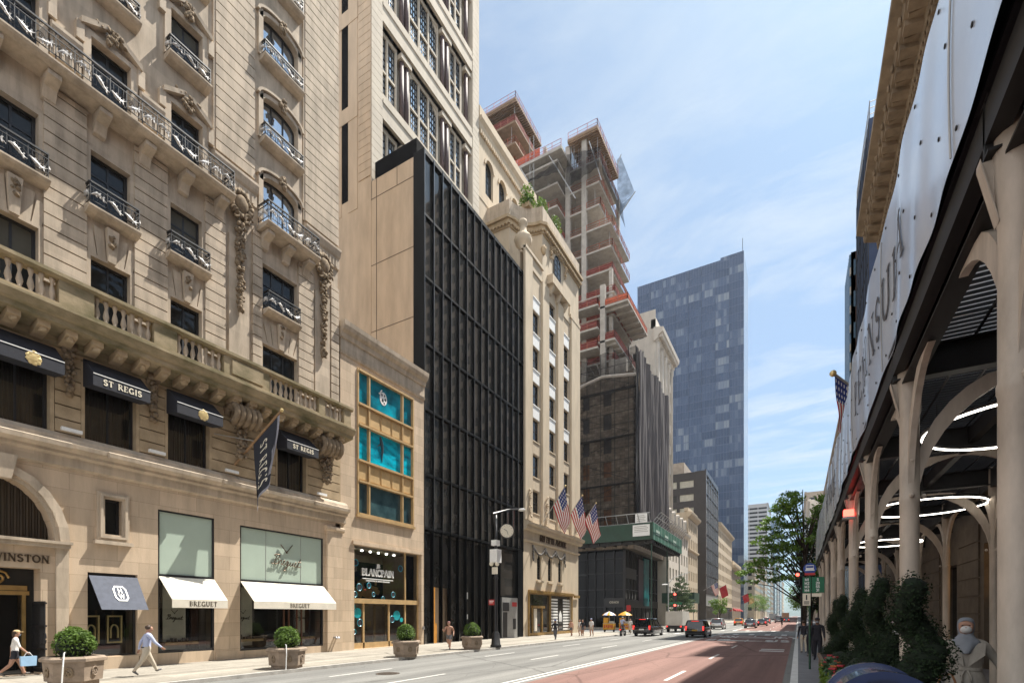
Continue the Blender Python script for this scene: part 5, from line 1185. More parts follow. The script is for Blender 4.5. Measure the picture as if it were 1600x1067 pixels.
m.box(83.7, 90, -.2, .12, 8.6, 10.4); m.box(83.7, 106, -.2, .1, 3.7, 5.0); m.build('front_grid', black, M8)
m = MB(F8); m.box(91.2, 94.5, -.1, .2, 4.8, 12.5); m.build('dark_poster', mat('poster_dark', (.03, .02, .03), .4, 0, .5, 1.5), M8)
m = MB(F8); m.box(95, 98.5, -.1, .22, 4.0, 13.0); m.build('teal_poster', mat('poster_teal', (.02, .22, .22), .4, 0, .5, .8, col2=(.01, .06, .08)), M8)
# green site shed round the corner
G = thing('green_site_shed', 'dark green construction shed wrapped round the netted corner building', 'shed', (-19.8, 80, 0))
greenp = mat('dark_green_paint', (.018, .055, .035), .6, 0, .25, 1.2)
m = MB(); m.box(-46, -19.8, 79.5, 79.62, 14.2, 16.9); m.build('side_hoarding', greenp, G)
m = MB(); m.box(-19.92, -19.8, 79.62, 102, 14.2, 16.9); fh = m.build('front_hoarding', mat('bright_green_hoarding', (.03, .13, .085), .6, 0, .3, .9), G)
m = MB(FL(-19.8))
for k in range(9): m.box(80.4+2.4*k, 80.5+2.4*k, .002, .02, 14.25, 16.85)
for y, s_ in ((82.5, 'PENN'), (88.8, 'SITE'), (95.2, 'WORK')):
    m.box(y-1.1, y+1.2, .003, .02, 15.2, 15.35); m.box(y-1.0, y+1.4, .003, .02, 15.55, 15.95)
m.build('hoarding_print', mat('pale_print', (.45, .55, .48), .7, 0, .2), fh)
m = MB(); m.box(-46, -19.92, 79.62, 83.2, 14.2, 14.4); m.box(-23.2, -19.92, 83.2, 102, 14.2, 14.4)
for k in range(16): m.box(-23.1, -19.95, 80.2+1.4*k, 80.4+1.4*k, 13.8, 14.2)
for k in range(14): m.box(-46+1.9*k, -45.8+1.9*k, 79.7, 83.1, 13.8, 14.2)
m.box(-46, -20, 80.0, 80.2, 13.6, 14.2); m.box(-20.4, -20.2, 80.2, 102, 13.6, 14.2); m.build('deck', darksteel, G)
m = MB()
for k in range(16): y = 79.7+1.45*k; m.tube([(-19.85, y, 16.9), (-18.6, y, 18.3)], .06, 4)
for q in (0, .5, 1): m.tube([(-19.85+1.25*q, 79.7, 16.9+1.4*q), (-19.85+1.25*q, 101.6, 16.9+1.4*q)], .06, 4)
for k in range(15): x = -20.2-1.75*k; m.tube([(x, 79.55, 16.9), (x, 78.4, 18.2)], .06, 4)
for q in (.0, 1): m.tube([(-46, 79.55-1.1*q, 16.9+1.3*q), (-20, 79.55-1.1*q, 16.9+1.3*q)], .06, 4)
m.build('catch_fan', steelgrey, G)
m = MB()
for x, y in ((-20.2, 80.2), (-20.2, 101.6), (-20.2, 91), (-34, 80.2)): m.tube([(x, y, .13), (x, y, 13.7)], .09, 6)
m.build('shed_legs', greenp, G)
for k, (x, z, w_, h_) in enumerate(((-22.6, 16.9, 1.9, 1.5), (-23.0, 15.2, 2.7, 1.4))):
    m = MB(FS(79.5)); m.box(x, x+w_, .0, .06, z-.4*k, z+h_); nb = m.build('notice_board', white, G)
    m = MB(FS(79.5))
    for q in range(4): m.box(x+.25, x+w_-.25-.2*(q % 2), .061, .07, z+.25+.27*q, z+.36+.27*q)
    m.build('notice_print', steelgrey, nb)

# ================================================================== further left side
def gridwall(root, face, P0, s0, s1, z0, z1, nx, nz, wall_m, pane_m, ww=.5, wh=.55, dep=.3, n=0, base=0, mull=1, frame_m=None):
    F = {'L': FL, 'R': FR, 'S': FS}[face](P0); hs = []; px = (s1-s0)/nx; pz = (z1-z0)/nz
    for i in range(nx):
        for j in range(nz): hs.append((s0+px*(i+.5-ww/2), s0+px*(i+.5+ww/2), z0+pz*(j+.5-wh/2), z0+pz*(j+.5+wh/2)))
    m = MB(F); m.wall(s0, s1, base, z1, hs, n, dep); o = m.build('facade', wall_m, root)
    for a, b, c, e in hs:
        g = MB(F); g.box(a, b, n-dep, n-dep+.02, c, e); w_ = g.build('window', pane_m if not isinstance(pane_m, list) else random.choice(pane_m), root)
    return o
def body(root, x0, x1, y0, y1, z1, m, z0=.1): g = MB(); g.box(x0, x1, y0, y1, z0, z1); return g.build('body', m, root)
whitest = mat('white_stone', (.62, .57, .50), .85, 0, .15, 1.2, .25, .15, 15, stretch=(1, 1, .3)); greybrown = mat('grey_tan_stone', (.36, .30, .24), .85, 0, .2, 1, .25)
blind = mat('window_blind', (.42, .40, .33), .6, 0, .2, 2); panes2 = [pane, pane, blind]
W8 = thing('white_corniced_building', 'white stone building with a heavy bracketed cornice behind the scaffold netting', 'building', (-26, 114, 0))
body(W8, -40, -26.5, 106.9, 121.5, 66, whitest)
m = MB(FS(106.7)); m.wall(-40, -26, .1, 66.5, [(-31.0, -28.4, 61.0, 64.2), (-31.0, -28.4, 55.0, 58.5)], 0, .3); m.build('side_wall', whitest, W8)
window(W8, 'S', 106.7, -29.7, 61, 2.6, 3.2, .25, 2, 1, 0, .14, .12, fm=white); window(W8, 'S', 106.7, -29.7, 55, 2.6, 3.5, .25, 2, 1, 0, .14, .12, fm=white, pm=greenglass)
gridwall(W8, 'L', -26, 106.7, 122, 12, 60, 4, 10, whitest, pane, .45, .6, .4, 0, .1)
m = MB(FL(-26)); m.prof_s([(0, 59.8), (.5, 60.2), (.6, 60.8), (1.6, 61.4), (1.7, 62.2), (-.3, 62.6), (-.3, 59.8)], 106.2, 122.6)
for k in range(22): m.box(106.8+.7*k, 107.1+.7*k, .5, 1.4, 60.5, 61.2)
m.box(106.7, 122, -1, .0, 62.6, 64.5); m.build('cornice', whitest, W8)
for y in (107.6, 111.2, 114.8, 118.2, 121.4):
    m = MB(); m.lathe([(.35, 22), (.33, 58), (.5, 58.6), (.5, 59.8)], -25.9, y, 10); m.build('half_column', whitest, W8, True)
# mansard house with dormers
D8 = thing('mansard_house', 'low white stone house with round dormers in a dark mansard roof', 'building', (X0, 114, 0))
body(D8, -36, X0-.4, 106.4, 127.6, 21, whitest); gridwall(D8, 'L', X0, 106.4, 127.6, 5, 21, 7, 4, whitest, pane, .45, .62, .4, 0, .1)
m = MB(FL(X0)); m.prof_s([(0, 20.4), (.6, 20.9), (.7, 21.4), (-.3, 21.6), (-.3, 20.4)], 106.4, 127.8); m.build('cornice', whitest, D8)
m = MB(FL(X0)); m.prof_s([(-.3, 21.6), (-1.6, 25.6), (-6, 26.2), (-6, 21.6)], 106.4, 127.6); m.build('mansard_roof', mat('lead_roof', (.16, .16, .17), .6, .1, .2, 1), D8)
for k in range(5):
    y = 108.6+4.1*k; m = MB(FL(X0)); m.box(y-.75, y+.75, -1.6, .0, 21.6, 24); m.archband(y-.55, y+.55, 24, .6, .25, -1.6, .05); dm = m.build('dormer', whitest, D8); m = MB(FL(X0)); m.box(y-.45, y+.45, .0, .03, 22, 24.2); m.build('pane', pane, dm)
E8 = thing('cream_palazzo', 'cream stone building with projecting cornice in front of the dark office block', 'building', (X0, 133, 0))
body(E8, -40, X0-.4, 128, 141, 27.5, creamst); gridwall(E8, 'L', X0, 128, 141, 2, 26, 5, 6, creamst, pane, .42, .6, .35, 0, .1)
m = MB(FS(127.98)); m.box(-40, X0, .0, .05, 18, 27.5); m.build('side_wall', creamst, E8)
m = MB(FL(X0)); m.prof_s([(0, 26.2), (.8, 26.9), (.9, 27.4), (-.3, 27.7), (-.3, 26.2)], 127.7, 141.3); m.prof_s([(0, 18), (.4, 18.3), (.4, 18.6), (0, 18.7)], 127.8, 141.2); m.box(128, 141, -1, .0, 27.7, 28.6); m.build('cornice', creamst, E8)
N8 = thing('dark_office_block', 'dark brown office block with vertical metal fins and ribbon windows', 'building', (X0, 168, 0))
darkb = mat('dark_bronze_cladding', (.035, .03, .03), .4, .3, .25, .6); body(N8, -60, X0-.4, 155.4, 180.4, 44.5, darkb)
gridwall(N8, 'S', 155, -60, X0-3, 3, 43, 7, 10, darkb, [blind, pane, blind], .82, .5, .25, 0, .1); m = MB(FS(155)); m.box(X0-3, X0, -.4, .02, .1, 44.5); m.build('corner_pier', darkb, N8)
m = MB(FL(X0)); m.face([(155, -.3, 10), (180.4, -.3, 10), (180.4, -.3, 44), (155, -.3, 44)]); m.build('front_glazing', pane_b, N8)
for k in range(6): m = MB(FL(X0)); y = 155.2+5*k; m.box(y, y+.35, -.3, .1, 10, 44.5); m.build('metal_fin', fm, N8)
m = MB(FL(X0))
for z in range(10, 45, 4): m.box(155, 180.4, -.3, -.1, z, z+.4)
m.box(155, 180.4, -.3, .05, 43.5, 44.8); m.box(155, 180.4, -.3, .1, 8.4, 10); m.build('front_rails', darkb, N8)
m = MB(); m.box(-45, -30, 158, 176, 44.5, 48.5); m.build('roof_plant_room', greybrown, N8)
m = MB(FL(X0)); m.box(155, 180.4, -.4, .0, 5, 8.4); m.build('grey_band', steelgrey, N8); m = MB(FL(X0)); m.box(155.3, 180.2, -.4, -.1, .13, 5); m.build('shopfront', pane_b, N8)
B8 = thing('beige_office_building', 'beige stone building with rows of square windows right of the dark office block', 'building', (X0, 200, 0))
body(B8, -50, X0-.4, 181, 221, 33, creamst); gridwall(B8, 'L', X0, 181, 221, 6, 32, 10, 7, creamst, panes2, .6, .55, .35, 0, .1); m = MB(FL(X0)); m.prof_s([(0, 32), (.9, 32.8), (1, 33.4), (-.4, 33.7), (-.4, 32)], 180.8, 221.3); m.build('cornice', creamst, B8); m = MB(FL(X0)); m.box(181.5, 220.5, -.1, .12, .13, 5.2); m.build('shopfront', pane_b, B8)
R8 = thing('classical_mansion', 'small tan classical mansion with a balustraded roof further down the left side', 'building', (X0, 240, 0))
body(R8, -50, X0-.4, 221.6, 256, 23, greybrown); gridwall(R8, 'L', X0, 221.6, 256, 5, 22, 8, 4, greybrown, pane, .4, .6, .4, 0, .1); m = MB(FL(X0)); m.prof_s([(0, 21), (1.2, 22), (1.3, 22.8), (-.4, 23), (-.4, 21)], 221, 257); m.box(222, 256, -.5, .3, 23, 24.5); m.build('cornice', creamst, R8)
m = MB(FS(221.5)); m.box(-50, X0, .0, .05, .1, 23); m.build('side_wall', greybrown, R8)
m = MB(FL(X0))
for k in range(4): y = 226+8*k; m.prof_s([(0, 5.2), (1.4, 4.3), (1.4, 3.9), (0, 4.1)], y-2, y+2)
m.build('red_awning', redp, R8)
# blue glass tower
GT = thing('glass_tower', 'tall blue glass skyscraper with pale blinds, highest tower on the left skyline', 'building', (X0, 285, 0))
def curtainwall(name, ax, pw, ph):
    mm = bpy.data.materials.new(name); mm.use_nodes = True; t = mm.node_tree; b = t.nodes['Principled BSDF']; b.inputs['Roughness'].default_value = .12; b.inputs['Metallic'].default_value = .15; b.inputs['Specular IOR Level'].default_value = .3
    co = N(t, 'ShaderNodeTexCoord'); sx = N(t, 'ShaderNodeSeparateXYZ'); t.links.new(co.outputs['Object'], sx.inputs[0])
    def cell(out, sz):
        a = N(t, 'ShaderNodeMath', operation='DIVIDE'); a.inputs[1].default_value = sz; t.links.new(out, a.inputs[0]); f = N(t, 'ShaderNodeMath', operation='FLOOR'); t.links.new(a.outputs[0], f.inputs[0]); return f
    def rnd(sa, sb, off):
        ca, cz = cell(sx.outputs[ax], sa), cell(sx.outputs[2], sb); cx = N(t, 'ShaderNodeCombineXYZ'); t.links.new(ca.outputs[0], cx.inputs[0]); t.links.new(cz.outputs[0], cx.inputs[1]); cx.inputs[2].default_value = off
        wn = N(t, 'ShaderNodeTexWhiteNoise', noise_dimensions='3D'); t.links.new(cx.outputs[0], wn.inputs[0]); return wn
    w1, w2 = rnd(pw*5, ph, 1), rnd(pw, ph, 2)
    ad = N(t, 'ShaderNodeMath', operation='MULTIPLY_ADD'); ad.inputs[1].default_value = .7; t.links.new(w1.outputs[0], ad.inputs[0]); sc2 = N(t, 'ShaderNodeMath', operation='MULTIPLY'); sc2.inputs[1].default_value = .3; t.links.new(w2.outputs[0], sc2.inputs[0]); t.links.new(sc2.outputs[0], ad.inputs[2])
    r = ramp(t, ad.outputs[0], [(.0, (.03, .055, .105)), (.4, (.042, .072, .135)), (.70, (.06, .095, .165)), (.80, (.14, .18, .24)), (1, (.22, .25, .28))]); t.links.new(r.outputs[0], b.inputs['Base Color'])
    return mm
cw1 = curtainwall('tower_curtain_wall', 0, 1.3, 4.0); cw2 = curtainwall('tower_curtain_wall_front', 1, 1.3, 4.0)
m = MB(); m.box(-76, X0, 272, 296, .1, 181); m.box(-34, X0, 272.2, 296, 181, 182.2); m.build('side_curtain_wall', cw1, GT)
m = MB(); m.box(X0, X0+.06, 272, 296, .1, 182); m.build('front_curtain_wall', mat('pale_glass_front', (.34, .38, .42), .15, .3, .15, .3), GT)
m = MB(FS(272)); 
for z in np.arange(4, 181, 4.0): m.box(-76, X0, .01, .07, z-.18, z+.18)
m.build('floor_bands', mat('tower_band', (.05, .08, .145), .3, .4, .1), GT)
m = MB(FS(272))
for k in range(41): x = -76+1.3175*k; m.box(x-.06, x+.06, .0, .12 if k % 5 else .3, 1, 181)
m.build('mullions', mat('tower_mullion', (.06, .095, .165), .35, .4, .1), GT)
m = MB(); m.tube([(X0-.6, 273, 181), (X0-.6, 273, 189)], .12, 4); m.build('roof_mast', darksteel, GT)
# far buildings down the avenue
def far(lab, x0, x1, y0, y1, z, m, pm=None, nx=6, nz=8, face='L', ww=.5, wh=.5):
    t = thing('far_building', lab, 'building', ((x0+x1)/2, (y0+y1)/2, 0), 'buildings far down the avenue'); body(t, x0, x1, y0, y1, z, m)
    xx = x1 if face == 'L' else x0
    F = FL(x1) if face == 'L' else FR(x0)
    g = MB(F); a = MB(F); s0, s1 = (y0, y1) if face == 'L' else (-y1, -y0)
    for j in range(nz):
        zz = 4+(z-6)*(j+.5)/nz; hh = (z-6)/nz*wh/2
        for i in range(nx): c = s0+(s1-s0)*(i+.5)/nx; w_ = (s1-s0)/nx*ww/2; g.box(c-w_, c+w_, .0, .04, zz-hh, zz+hh)
    F2 = FS(y0); g.T = F2
    for j in range(nz):
        zz = 4+(z-6)*(j+.5)/nz; hh = (z-6)/nz*wh/2
        for i in range(5): c = x0+(x1-x0)*(i+.5)/5; w_ = (x1-x0)/5*ww/2; g.box(c-w_, c+w_, .0, .04, zz-hh, zz+hh)
    o = g.build('glazing', pm or pane, t)
    a.prof_s([(0, z-1), (.7, z-.4), (.8, z+.2), (-.3, z+.4), (-.3, z-1)], s0-.3, s1+.3); a.build('cornice', m, t); return t
greyt = mat('grey_striped_cladding', (.40, .41, .42), .6, 0, .1, 1); bluet = mat('blue_far_glass', (.14, .22, .30), .2, .3, .15, .1)
far('pale grey tower with dark horizontal window stripes above the far flags', -52, -20.5, 430, 480, 88, greyt, pane, 1, 26, 'L', .92, .45)
far('beige corner department building beyond the glass tower', -50, -21, 310, 355, 33, creamst, pane, 8, 7)
far('narrow tan stone building just beyond the beige corner building', -50, -21, 357, 395, 30, greybrown, pane, 7, 6)
far('pale stone building just before the striped grey tower', -50, -20.5, 397, 428, 40, whitest, pane, 5, 8)
far('brown stone building past the striped grey tower', -50, -20.5, 484, 540, 46, greybrown, pane, 7, 9)
far('bluish glass tower at the vanishing end of the avenue, left side', -48, -20, 560, 610, 92, bluet, pane_s, 6, 20)
far('grey stone building in the hazy distance of the avenue', -48, -19.5, 615, 680, 64, greyt, pane, 6, 12)
far('tall pale blue tower closing the avenue far away', -46, -19, 690, 760, 118, bluet, pane_s, 6, 24)
far('small sandy building at the far left end of the avenue', -44, -18.5, 780, 860, 48, creamst, pane, 6, 8)
far('grey building beyond the street tree on the far right side', 5, 40, 200, 250, 38, greybrown, pane, 8, 9, 'R')
far('pale building on the far right side of the avenue', 4.5, 40, 252, 330, 52, whitest, pane, 8, 10, 'R')
far('brown tower block on the far right side of the avenue', 4, 40, 340, 470, 74, greybrown, pane, 9, 14, 'R')
far('hazy grey block at the right end of the avenue', 3.5, 40, 480, 700, 60, greyt, pane, 9, 10, 'R')
# ================================================================== right side: hotel with deep cornice
HX = 5.4; FRH = FR(HX)
RH = thing('corniced_hotel', 'tall brown stone hotel with a deep bracketed cornice overhead on the right', 'building', (HX, 25, 0))
darkst = mat('brown_stone', (.34, .26, .18), .85, 0, .3, 1.4, .25, .2, 15)
o = gridwall(RH, 'R', HX, -44, 10, 7.5, 27, 9, 6, darkst, pane, .42, .58, .35, 0, 6.2)
body(RH, HX+.4, 30, -10, 44, 27.5, darkst); m = MB(FRH); m.box(-44, 10, -.4, .0, 26.6, 29.70); m.build('frieze', darkst, RH)
m = MB(FS(44.0)); m.T = lambda s, n, z: (s, 44+n, z); m.box(HX, 30, -.1, .0, .1, 29.5); m.build('end_wall', darkst, RH)
m = MB(FRH); m.prof_s([(-.4, 27.80), (.2, 27.90), (.25, 28.30), (.45, 28.50), (.5, 29.00), (1.25, 29.25), (1.3, 29.70), (1.7, 29.90), (1.7, 30.30), (-.4, 30.40)], -44.4, 10); m.build('cornice', darkst, RH)
for k in range(60):
    s_ = -43.9+1.13*k; m = MB(FRH)
    if s_ > 8: break
    m.prof_s([(.46, 28.80), (1.2, 28.95), (1.2, 29.22), (.46, 29.05)], s_, s_+.55); m.box(s_+.72, s_+.95, .5, 1.1, 29.00, 29.16); m.blob((s_+.27, 1.32, 29.45), (.16, .1, .2), .3, 0, 6, 4); m.build('cornice_bracket', darkst, RH)
m = MB(FRH)
for k in range(120): m.box(-44+.45*k, -43.78+.45*k, .26, .42, 28.05, 28.30); m.blob((-43.8+.45*k, .45, 28.45), (.12, .06, .08), .2, 0, 5, 4)
m.build('dentil_course', darkst, RH)
m = MB(FRH)
for z_ in (25.50, 26.70): m.prof_s([(0, z_), (.18, z_+.08), (.2, z_+.3), (0, z_+.36)], -44.2, 10)
m.box(-44, 10, -.0, .12, 22.50, 22.80); m.build('string_course', darkst, RH)
# ground floor of the hotel inside the shed: dark stone with amber lit entrance
m = MB(FRH); m.wall(-44, 10, .3, 6.2, [(-22.4, -17.6, .42, 4.6), (-28, -25.7, .42, 4.2), (-12, -9.5, 1.2, 4.2), (-36, -33, .42, 4.2)], 0, .4, 0)
rustic(m, -16.8, -12.3, .42, 5.4, .62, 0, .05); rustic(m, -25.4, -22.8, .42, 5.4, .62, 0, .05); rustic(m, -32.6, -28.3, .42, 5.4, .62, 0, .05); rustic(m, -9.2, 9, .42, 5.4, .62, 0, .05)
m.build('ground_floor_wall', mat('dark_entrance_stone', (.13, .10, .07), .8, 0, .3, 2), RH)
m = MB(FRH); m.box(-22.4, -17.6, -.42, -.38, .42, 4.6); en = m.build('entrance_doors', dark_int, RH)
m = MB(FRH); 
for s_ in (-22.3, -21.1, -19.9, -18.7): m.box(s_+.05, s_+1.05, -.37, -.34, 2.9, 4.5)
m.build('amber_transom', warm_e, en)
m = MB(FRH)
for s_ in (-22.4, -21.2, -20.0, -18.8, -17.7): m.box(s_, s_+.1, -.38, -.25, .42, 4.6)
m.box(-22.4, -17.6, -.38, -.26, 2.7, 2.9); m.build('door_frame', brass, en)
for a, b in ((-28, -25.7), (-12, -9.5), (-36, -33)):
    m = MB(FRH); m.box(a, b, -.38, -.34, .42, 4.2); m.build('window', pane, RH)
# towers behind
T2 = thing('netted_dark_tower', 'dark blue netted tower peeping out behind the hotel cornice on the right', 'building', (5.0, 55, 0))
body(T2, 5.0, 22, 49.8, 60, 42.5, mat('dark_blue_netting', (.035, .055, .11), .8, 0, .3, .5)); g = MB()
for z_ in (42.9, 43.4, 43.9): g.tube([(22, 49.9, z_), (5.05, 49.9, z_), (5.05, 60, z_)], .035, 4)
for x in np.arange(5.05, 14, 1.0): g.tube([(x, 49.9, 42.5), (x, 49.9, 44)], .03, 4)
for y in np.arange(49.9, 60, 1.0): g.tube([(5.05, y, 42.5), (5.05, y, 44)], .03, 4)
g.build('roof_rail', steelgrey, T2); g = MB(FR(5.0))
for k in range(14): g.box(-60, -49.8, .0, .04, 3+2.8*k, 3.1+2.8*k)
for k in range(9): g.box(-59.5+1.2*k, -59.4+1.2*k, .0, .05, 3, 42)
g.build('floor_lines', darksteel, T2)
T3 = thing('pink_brick_tower', 'pinkish brick tower with striped avenue front beyond the hotel cornice', 'building', (4.6, 63.5, 0))
pinkb = blockmat('pink_brick', (.33, .20, .16), .6, .2, (.22, .15, .13), .02, 'XZ', .9, .15); body(T3, 5.1, 24, 60.9, 66.5, 38.5, greybrown); gridwall(T3, 'S', 60.5, 4.6, 14, 4, 38.5, 8, 11, pinkb, pane, .62, .5, .25, 0, .1); m = MB(FR(4.6)); m.box(-66.5, -60.5, -.4, .0, .1, 38.5)
for k in range(10): m.box(-66.5+.6*k, -66.25+.6*k, .0, .12, 3, 38.5)
m.build('striped_front', bluet, T3); m = MB(FR(4.6))
for k in range(18): m.box(-66.5, -60.5, .0, .08, 4+1.9*k, 4.7+1.9*k)
m.build('white_bands', whitest, T3)
tb3 = far('tan stone block beyond the pink brick tower on the right', 6.5, 30, 80.5, 158, 34, greybrown, pane, 9, 8, 'R')
m = MB(); m.box(14, 40, 100, 114, 34.0, 108); ut = m.build('unseen_shade_tower', greybrown, tb3); m = MB(FR(14))  # unseen tower added on the block to cast shadow over the bus lane
for zz in np.arange(37, 106, 3.6):
    for c in np.arange(-112.5, -101, 2.4): m.box(c-.7, c+.7, .0, .05, zz, zz+2)
m.T = FS(100)
for zz in np.arange(37, 106, 3.6):
    for c in np.arange(16, 39, 2.6): m.box(c-.7, c+.7, .0, .05, zz, zz+2)
m.build('shade_tower_glazing', pane, ut)

# ================================================================== scaffold shed over the right pavement
SH = thing('pavement_shed', 'cream steel pavement shed with arched posts and a white banner along its edge', 'shed', (1.37, 20, .3))
PY = [.6, 4.9, 8.96, 13.2, 17.2, 22.0, 26.4, 31.4, 36.2, 40.6]
def armband(mb, x, y, dx, dy, z0, z1, reach, th=.035):
    rs = []
    for k in range(11):
        t = k/10*PI/2; r = reach*(1-math.cos(t)); z = z0+(z1-z0)*math.sin(t)
        # inner edge is the arch, outer edge runs closer to post and beam
        t2 = k/10; ro = .06+(reach-.06)*t2**1.35*1.0; zo = min(z1, z+.20+.28*math.sin(PI*t2))
        ra = r+.09; 
        px, py = x+dx*ra, y+dy*ra; ex, ey = -dy*th, dx*th
        wq = .075+.06*math.sin(PI*t2); zz2 = min(z1+.02, z+wq*1.4); rb = max(.0, ra-wq*.75)
        qx, qy = x+dx*rb, y+dy*rb
        rs.append([(px+ex, py+ey, z), (px-ex, py-ey, z), (qx-ex, qy-ey, zz2), (qx+ex, qy+ey, zz2)])
    mb.rings(rs)
    # fixing flange and bolts
    for zz in (z0+.12, z0+.6): mb.T = None; mb.blob((x+dx*.16, y+dy*.16, zz), .035, 0, 0, 6, 4)
def shedpost(x, y, outer):
    m = MB(); r = .115 if outer else .1
    prof = [(r*1.5, .3), (r*1.5, .36), (r, .38), (r, 3.78), (r*1.07, 3.8), (r*1.07, 3.86), (r, 3.88), (r, 5.0), (r*1.12, 5.05), (r*1.25, 5.5), (r*1.25, 5.96)]
    m.lathe(prof, x, y, 18); p_ = m.build('post', postm, SH, True)
    for dx, dy, rc in ((0, 1, 1.3), (0, -1, 1.3), (1, 0, 1.5), (-1, 0, 1.5)):
        if outer and dx == -1: continue
        if not outer and dx == 1: continue
        m = MB(); armband(m, x, y, dx, dy, 3.75, 5.42, rc); m.build('curved_bracket', postm, p_)
    if outer:
        m = MB(); m.hull([(x-.12, y-.012, 5.05), (x-.12, y-.012, 5.5), (1.17, y-.012, 5.5)], [(x-.12, y+.012, 5.05), (x-.12, y+.012, 5.5), (1.17, y+.012, 5.5)])
        m.hull([(x-.12, y-.05, 5.02), (x-.12, y-.05, 5.05), (1.15, y-.05, 5.51), (1.15, y-.05, 5.47)], [(x-.12, y+.05, 5.02), (x-.12, y+.05, 5.05), (1.15, y+.05, 5.51), (1.15, y+.05, 5.47)]); m.build('gusset_plate', postm, p_)
for k, y in enumerate(PY):
    shedpost(1.37, y, True); shedpost(4.35, y, False)
m = MB()
for a, b in zip([-8]+PY, PY+[42]):
    pass
m.box(1.27, 1.47, -8, 42, 5.45, 5.47); m.box(1.35, 1.39, -8, 42, 5.47, 5.9); m.box(1.27, 1.47, -8, 42, 5.9, 5.92)
m.build('edge_girder', darksteel, SH); m = MB(); m.box(4.25, 4.45, -8, 42, 5.45, 5.92); m.build('inner_girder', darksteel, SH)
for y in PY: m = MB(); m.box(1.18, HX, y-.09, y+.09, 5.52, 5.54); m.box(1.18, HX, y-.02, y+.02, 5.54, 5.93); m.box(1.18, HX, y-.09, y+.09, 5.93, 5.95); m.build('cross_beam', darksteel, SH)
for x in (1.24, 3.0): m = MB(); m.box(x-.06, x+.06, -8, 42, 5.62, 5.9); m.build('joist', darksteel, SH)
m = MB(); m.box(1.16, 1.5, -8, 42, 5.97, 6.02); m.box(1.5, HX, -8, 4.3, 5.97, 6.02); m.build('deck_boards', black, SH)
m = MB()
y = 4.3
while y < 42: m.box(1.5, HX, y, y+.022, 5.965, 6.0); y += .12
x = 1.62
while x < HX: m.box(x, x+.035, 4.3, 42, 5.94, 5.954); x += .42
m.build('slatted_ceiling', black, SH)
tl = bpy.data.materials.new('translucent_panel'); tl.use_nodes = True; t_ = tl.node_tree; t_.nodes.clear(); tb = N(t_, 'ShaderNodeBsdfTranslucent'); tb.inputs[0].default_value = (.95, .96, .97, 1); t2_ = N(t_, 'ShaderNodeBsdfTransparent'); t2_.inputs[0].default_value = (.9, .93, .95, 1); mi_ = N(t_, 'ShaderNodeMixShader'); mi_.inputs[0].default_value = .2; o_ = N(t_, 'ShaderNodeOutputMaterial'); t_.links.new(tb.outputs[0], mi_.inputs[1]); t_.links.new(t2_.outputs[0], mi_.inputs[2]); t_.links.new(mi_.outputs[0], o_.inputs[0])
m = MB()
for k in range(9): m.face([(1.5, 4.3+4.2*k, 6.06), (HX-.02, 4.3+4.2*k, 6.06), (HX-.02, 4.3+4.2*k+4.1, 6.06), (1.5, 4.3+4.2*k+4.1, 6.06)])
m.build('roof_panel', tl, SH)
# white banner sheet
SXX = 1.15
def shn(y, z):
    k = math.sin(y*1.9+.6*math.sin(y*.7))*.018+math.sin(y*4.3+z*.6+1.2*math.sin(y*.9))*.014+.03*math.sin(y*.55+z*.9)
    k *= .85; f = (y/4.3) % 1; k += .035*abs(math.sin(PI*f))*math.sin((z-5.9)/2.2*PI)
    return k
g = MB(); ys = [-6+.09*k for k in range(530)]; zs_ = [5.94+.09*k for k in range(25)]; V = []
for j, z in enumerate(zs_):
    row = []
    for y in ys:
        yy = y; zz = z+(.004*math.sin(yy*1.45)*(1-j/24)); row.append(g.p(SXX-.02-shn(yy, z), yy, zz))
    V.append(row)
for j in range(24):
    for i in range(len(ys)-1): g.f.append([V[j][i], V[j][i+1], V[j+1][i+1], V[j+1][i]]); g.m.append(0)
sheet = g.build('banner_sheet', sheetm, SH, True)
g = MB(); g.box(SXX+.03, SXX+.06, -6, 41.7, 6.03, 8.05); g.build('sheet_backing', darksteel, sheet)
gy = lambda s, n, z: (SXX-.026-shn(-s, z)-n, -s, z)
stroke.sub = 6; g = MB(gy); x = 0; Wp = 0
pitch = .66; s_ = -13.55
for c in 'PENINSULA': text(g, c, s_+.33, 6.62, .66, .006, .010, 0, .095, .035); s_ += pitch
s_ = -26.5
for c in 'PENINSULA': text(g, c, s_+.33, 6.62, .66, .006, .010, 0, .095, .035); s_ += pitch
s_ = -4.6
for c in 'PENINSULA': text(g, c, s_+.33+4.0, 6.62, .66, .006, .010, 0, .095, .035); s_ += pitch
stroke.sub = 1; g.build('banner_lettering', mat('letter_grey', (.10, .10, .11), .6, 0, .1), sheet)
g = MB(gy)
for k in range(44):
    for z, d in ((7.95, 0), (7.1, .45), (6.1, .1), (6.5, .7)): g.blob((-(-3+1.02*k+d), .0, z), (.022, .008, .022), 0, 0, 6, 4)
g.build('grommets', black, sheet)
g = MB(gy)
for k in range(11): y = 1.2+4.2*k; g.tube([(-y, .006, 5.97+.1*j) for j in range(21)], .008, 4)
g.build('sheet_seams', steelgrey, sheet)
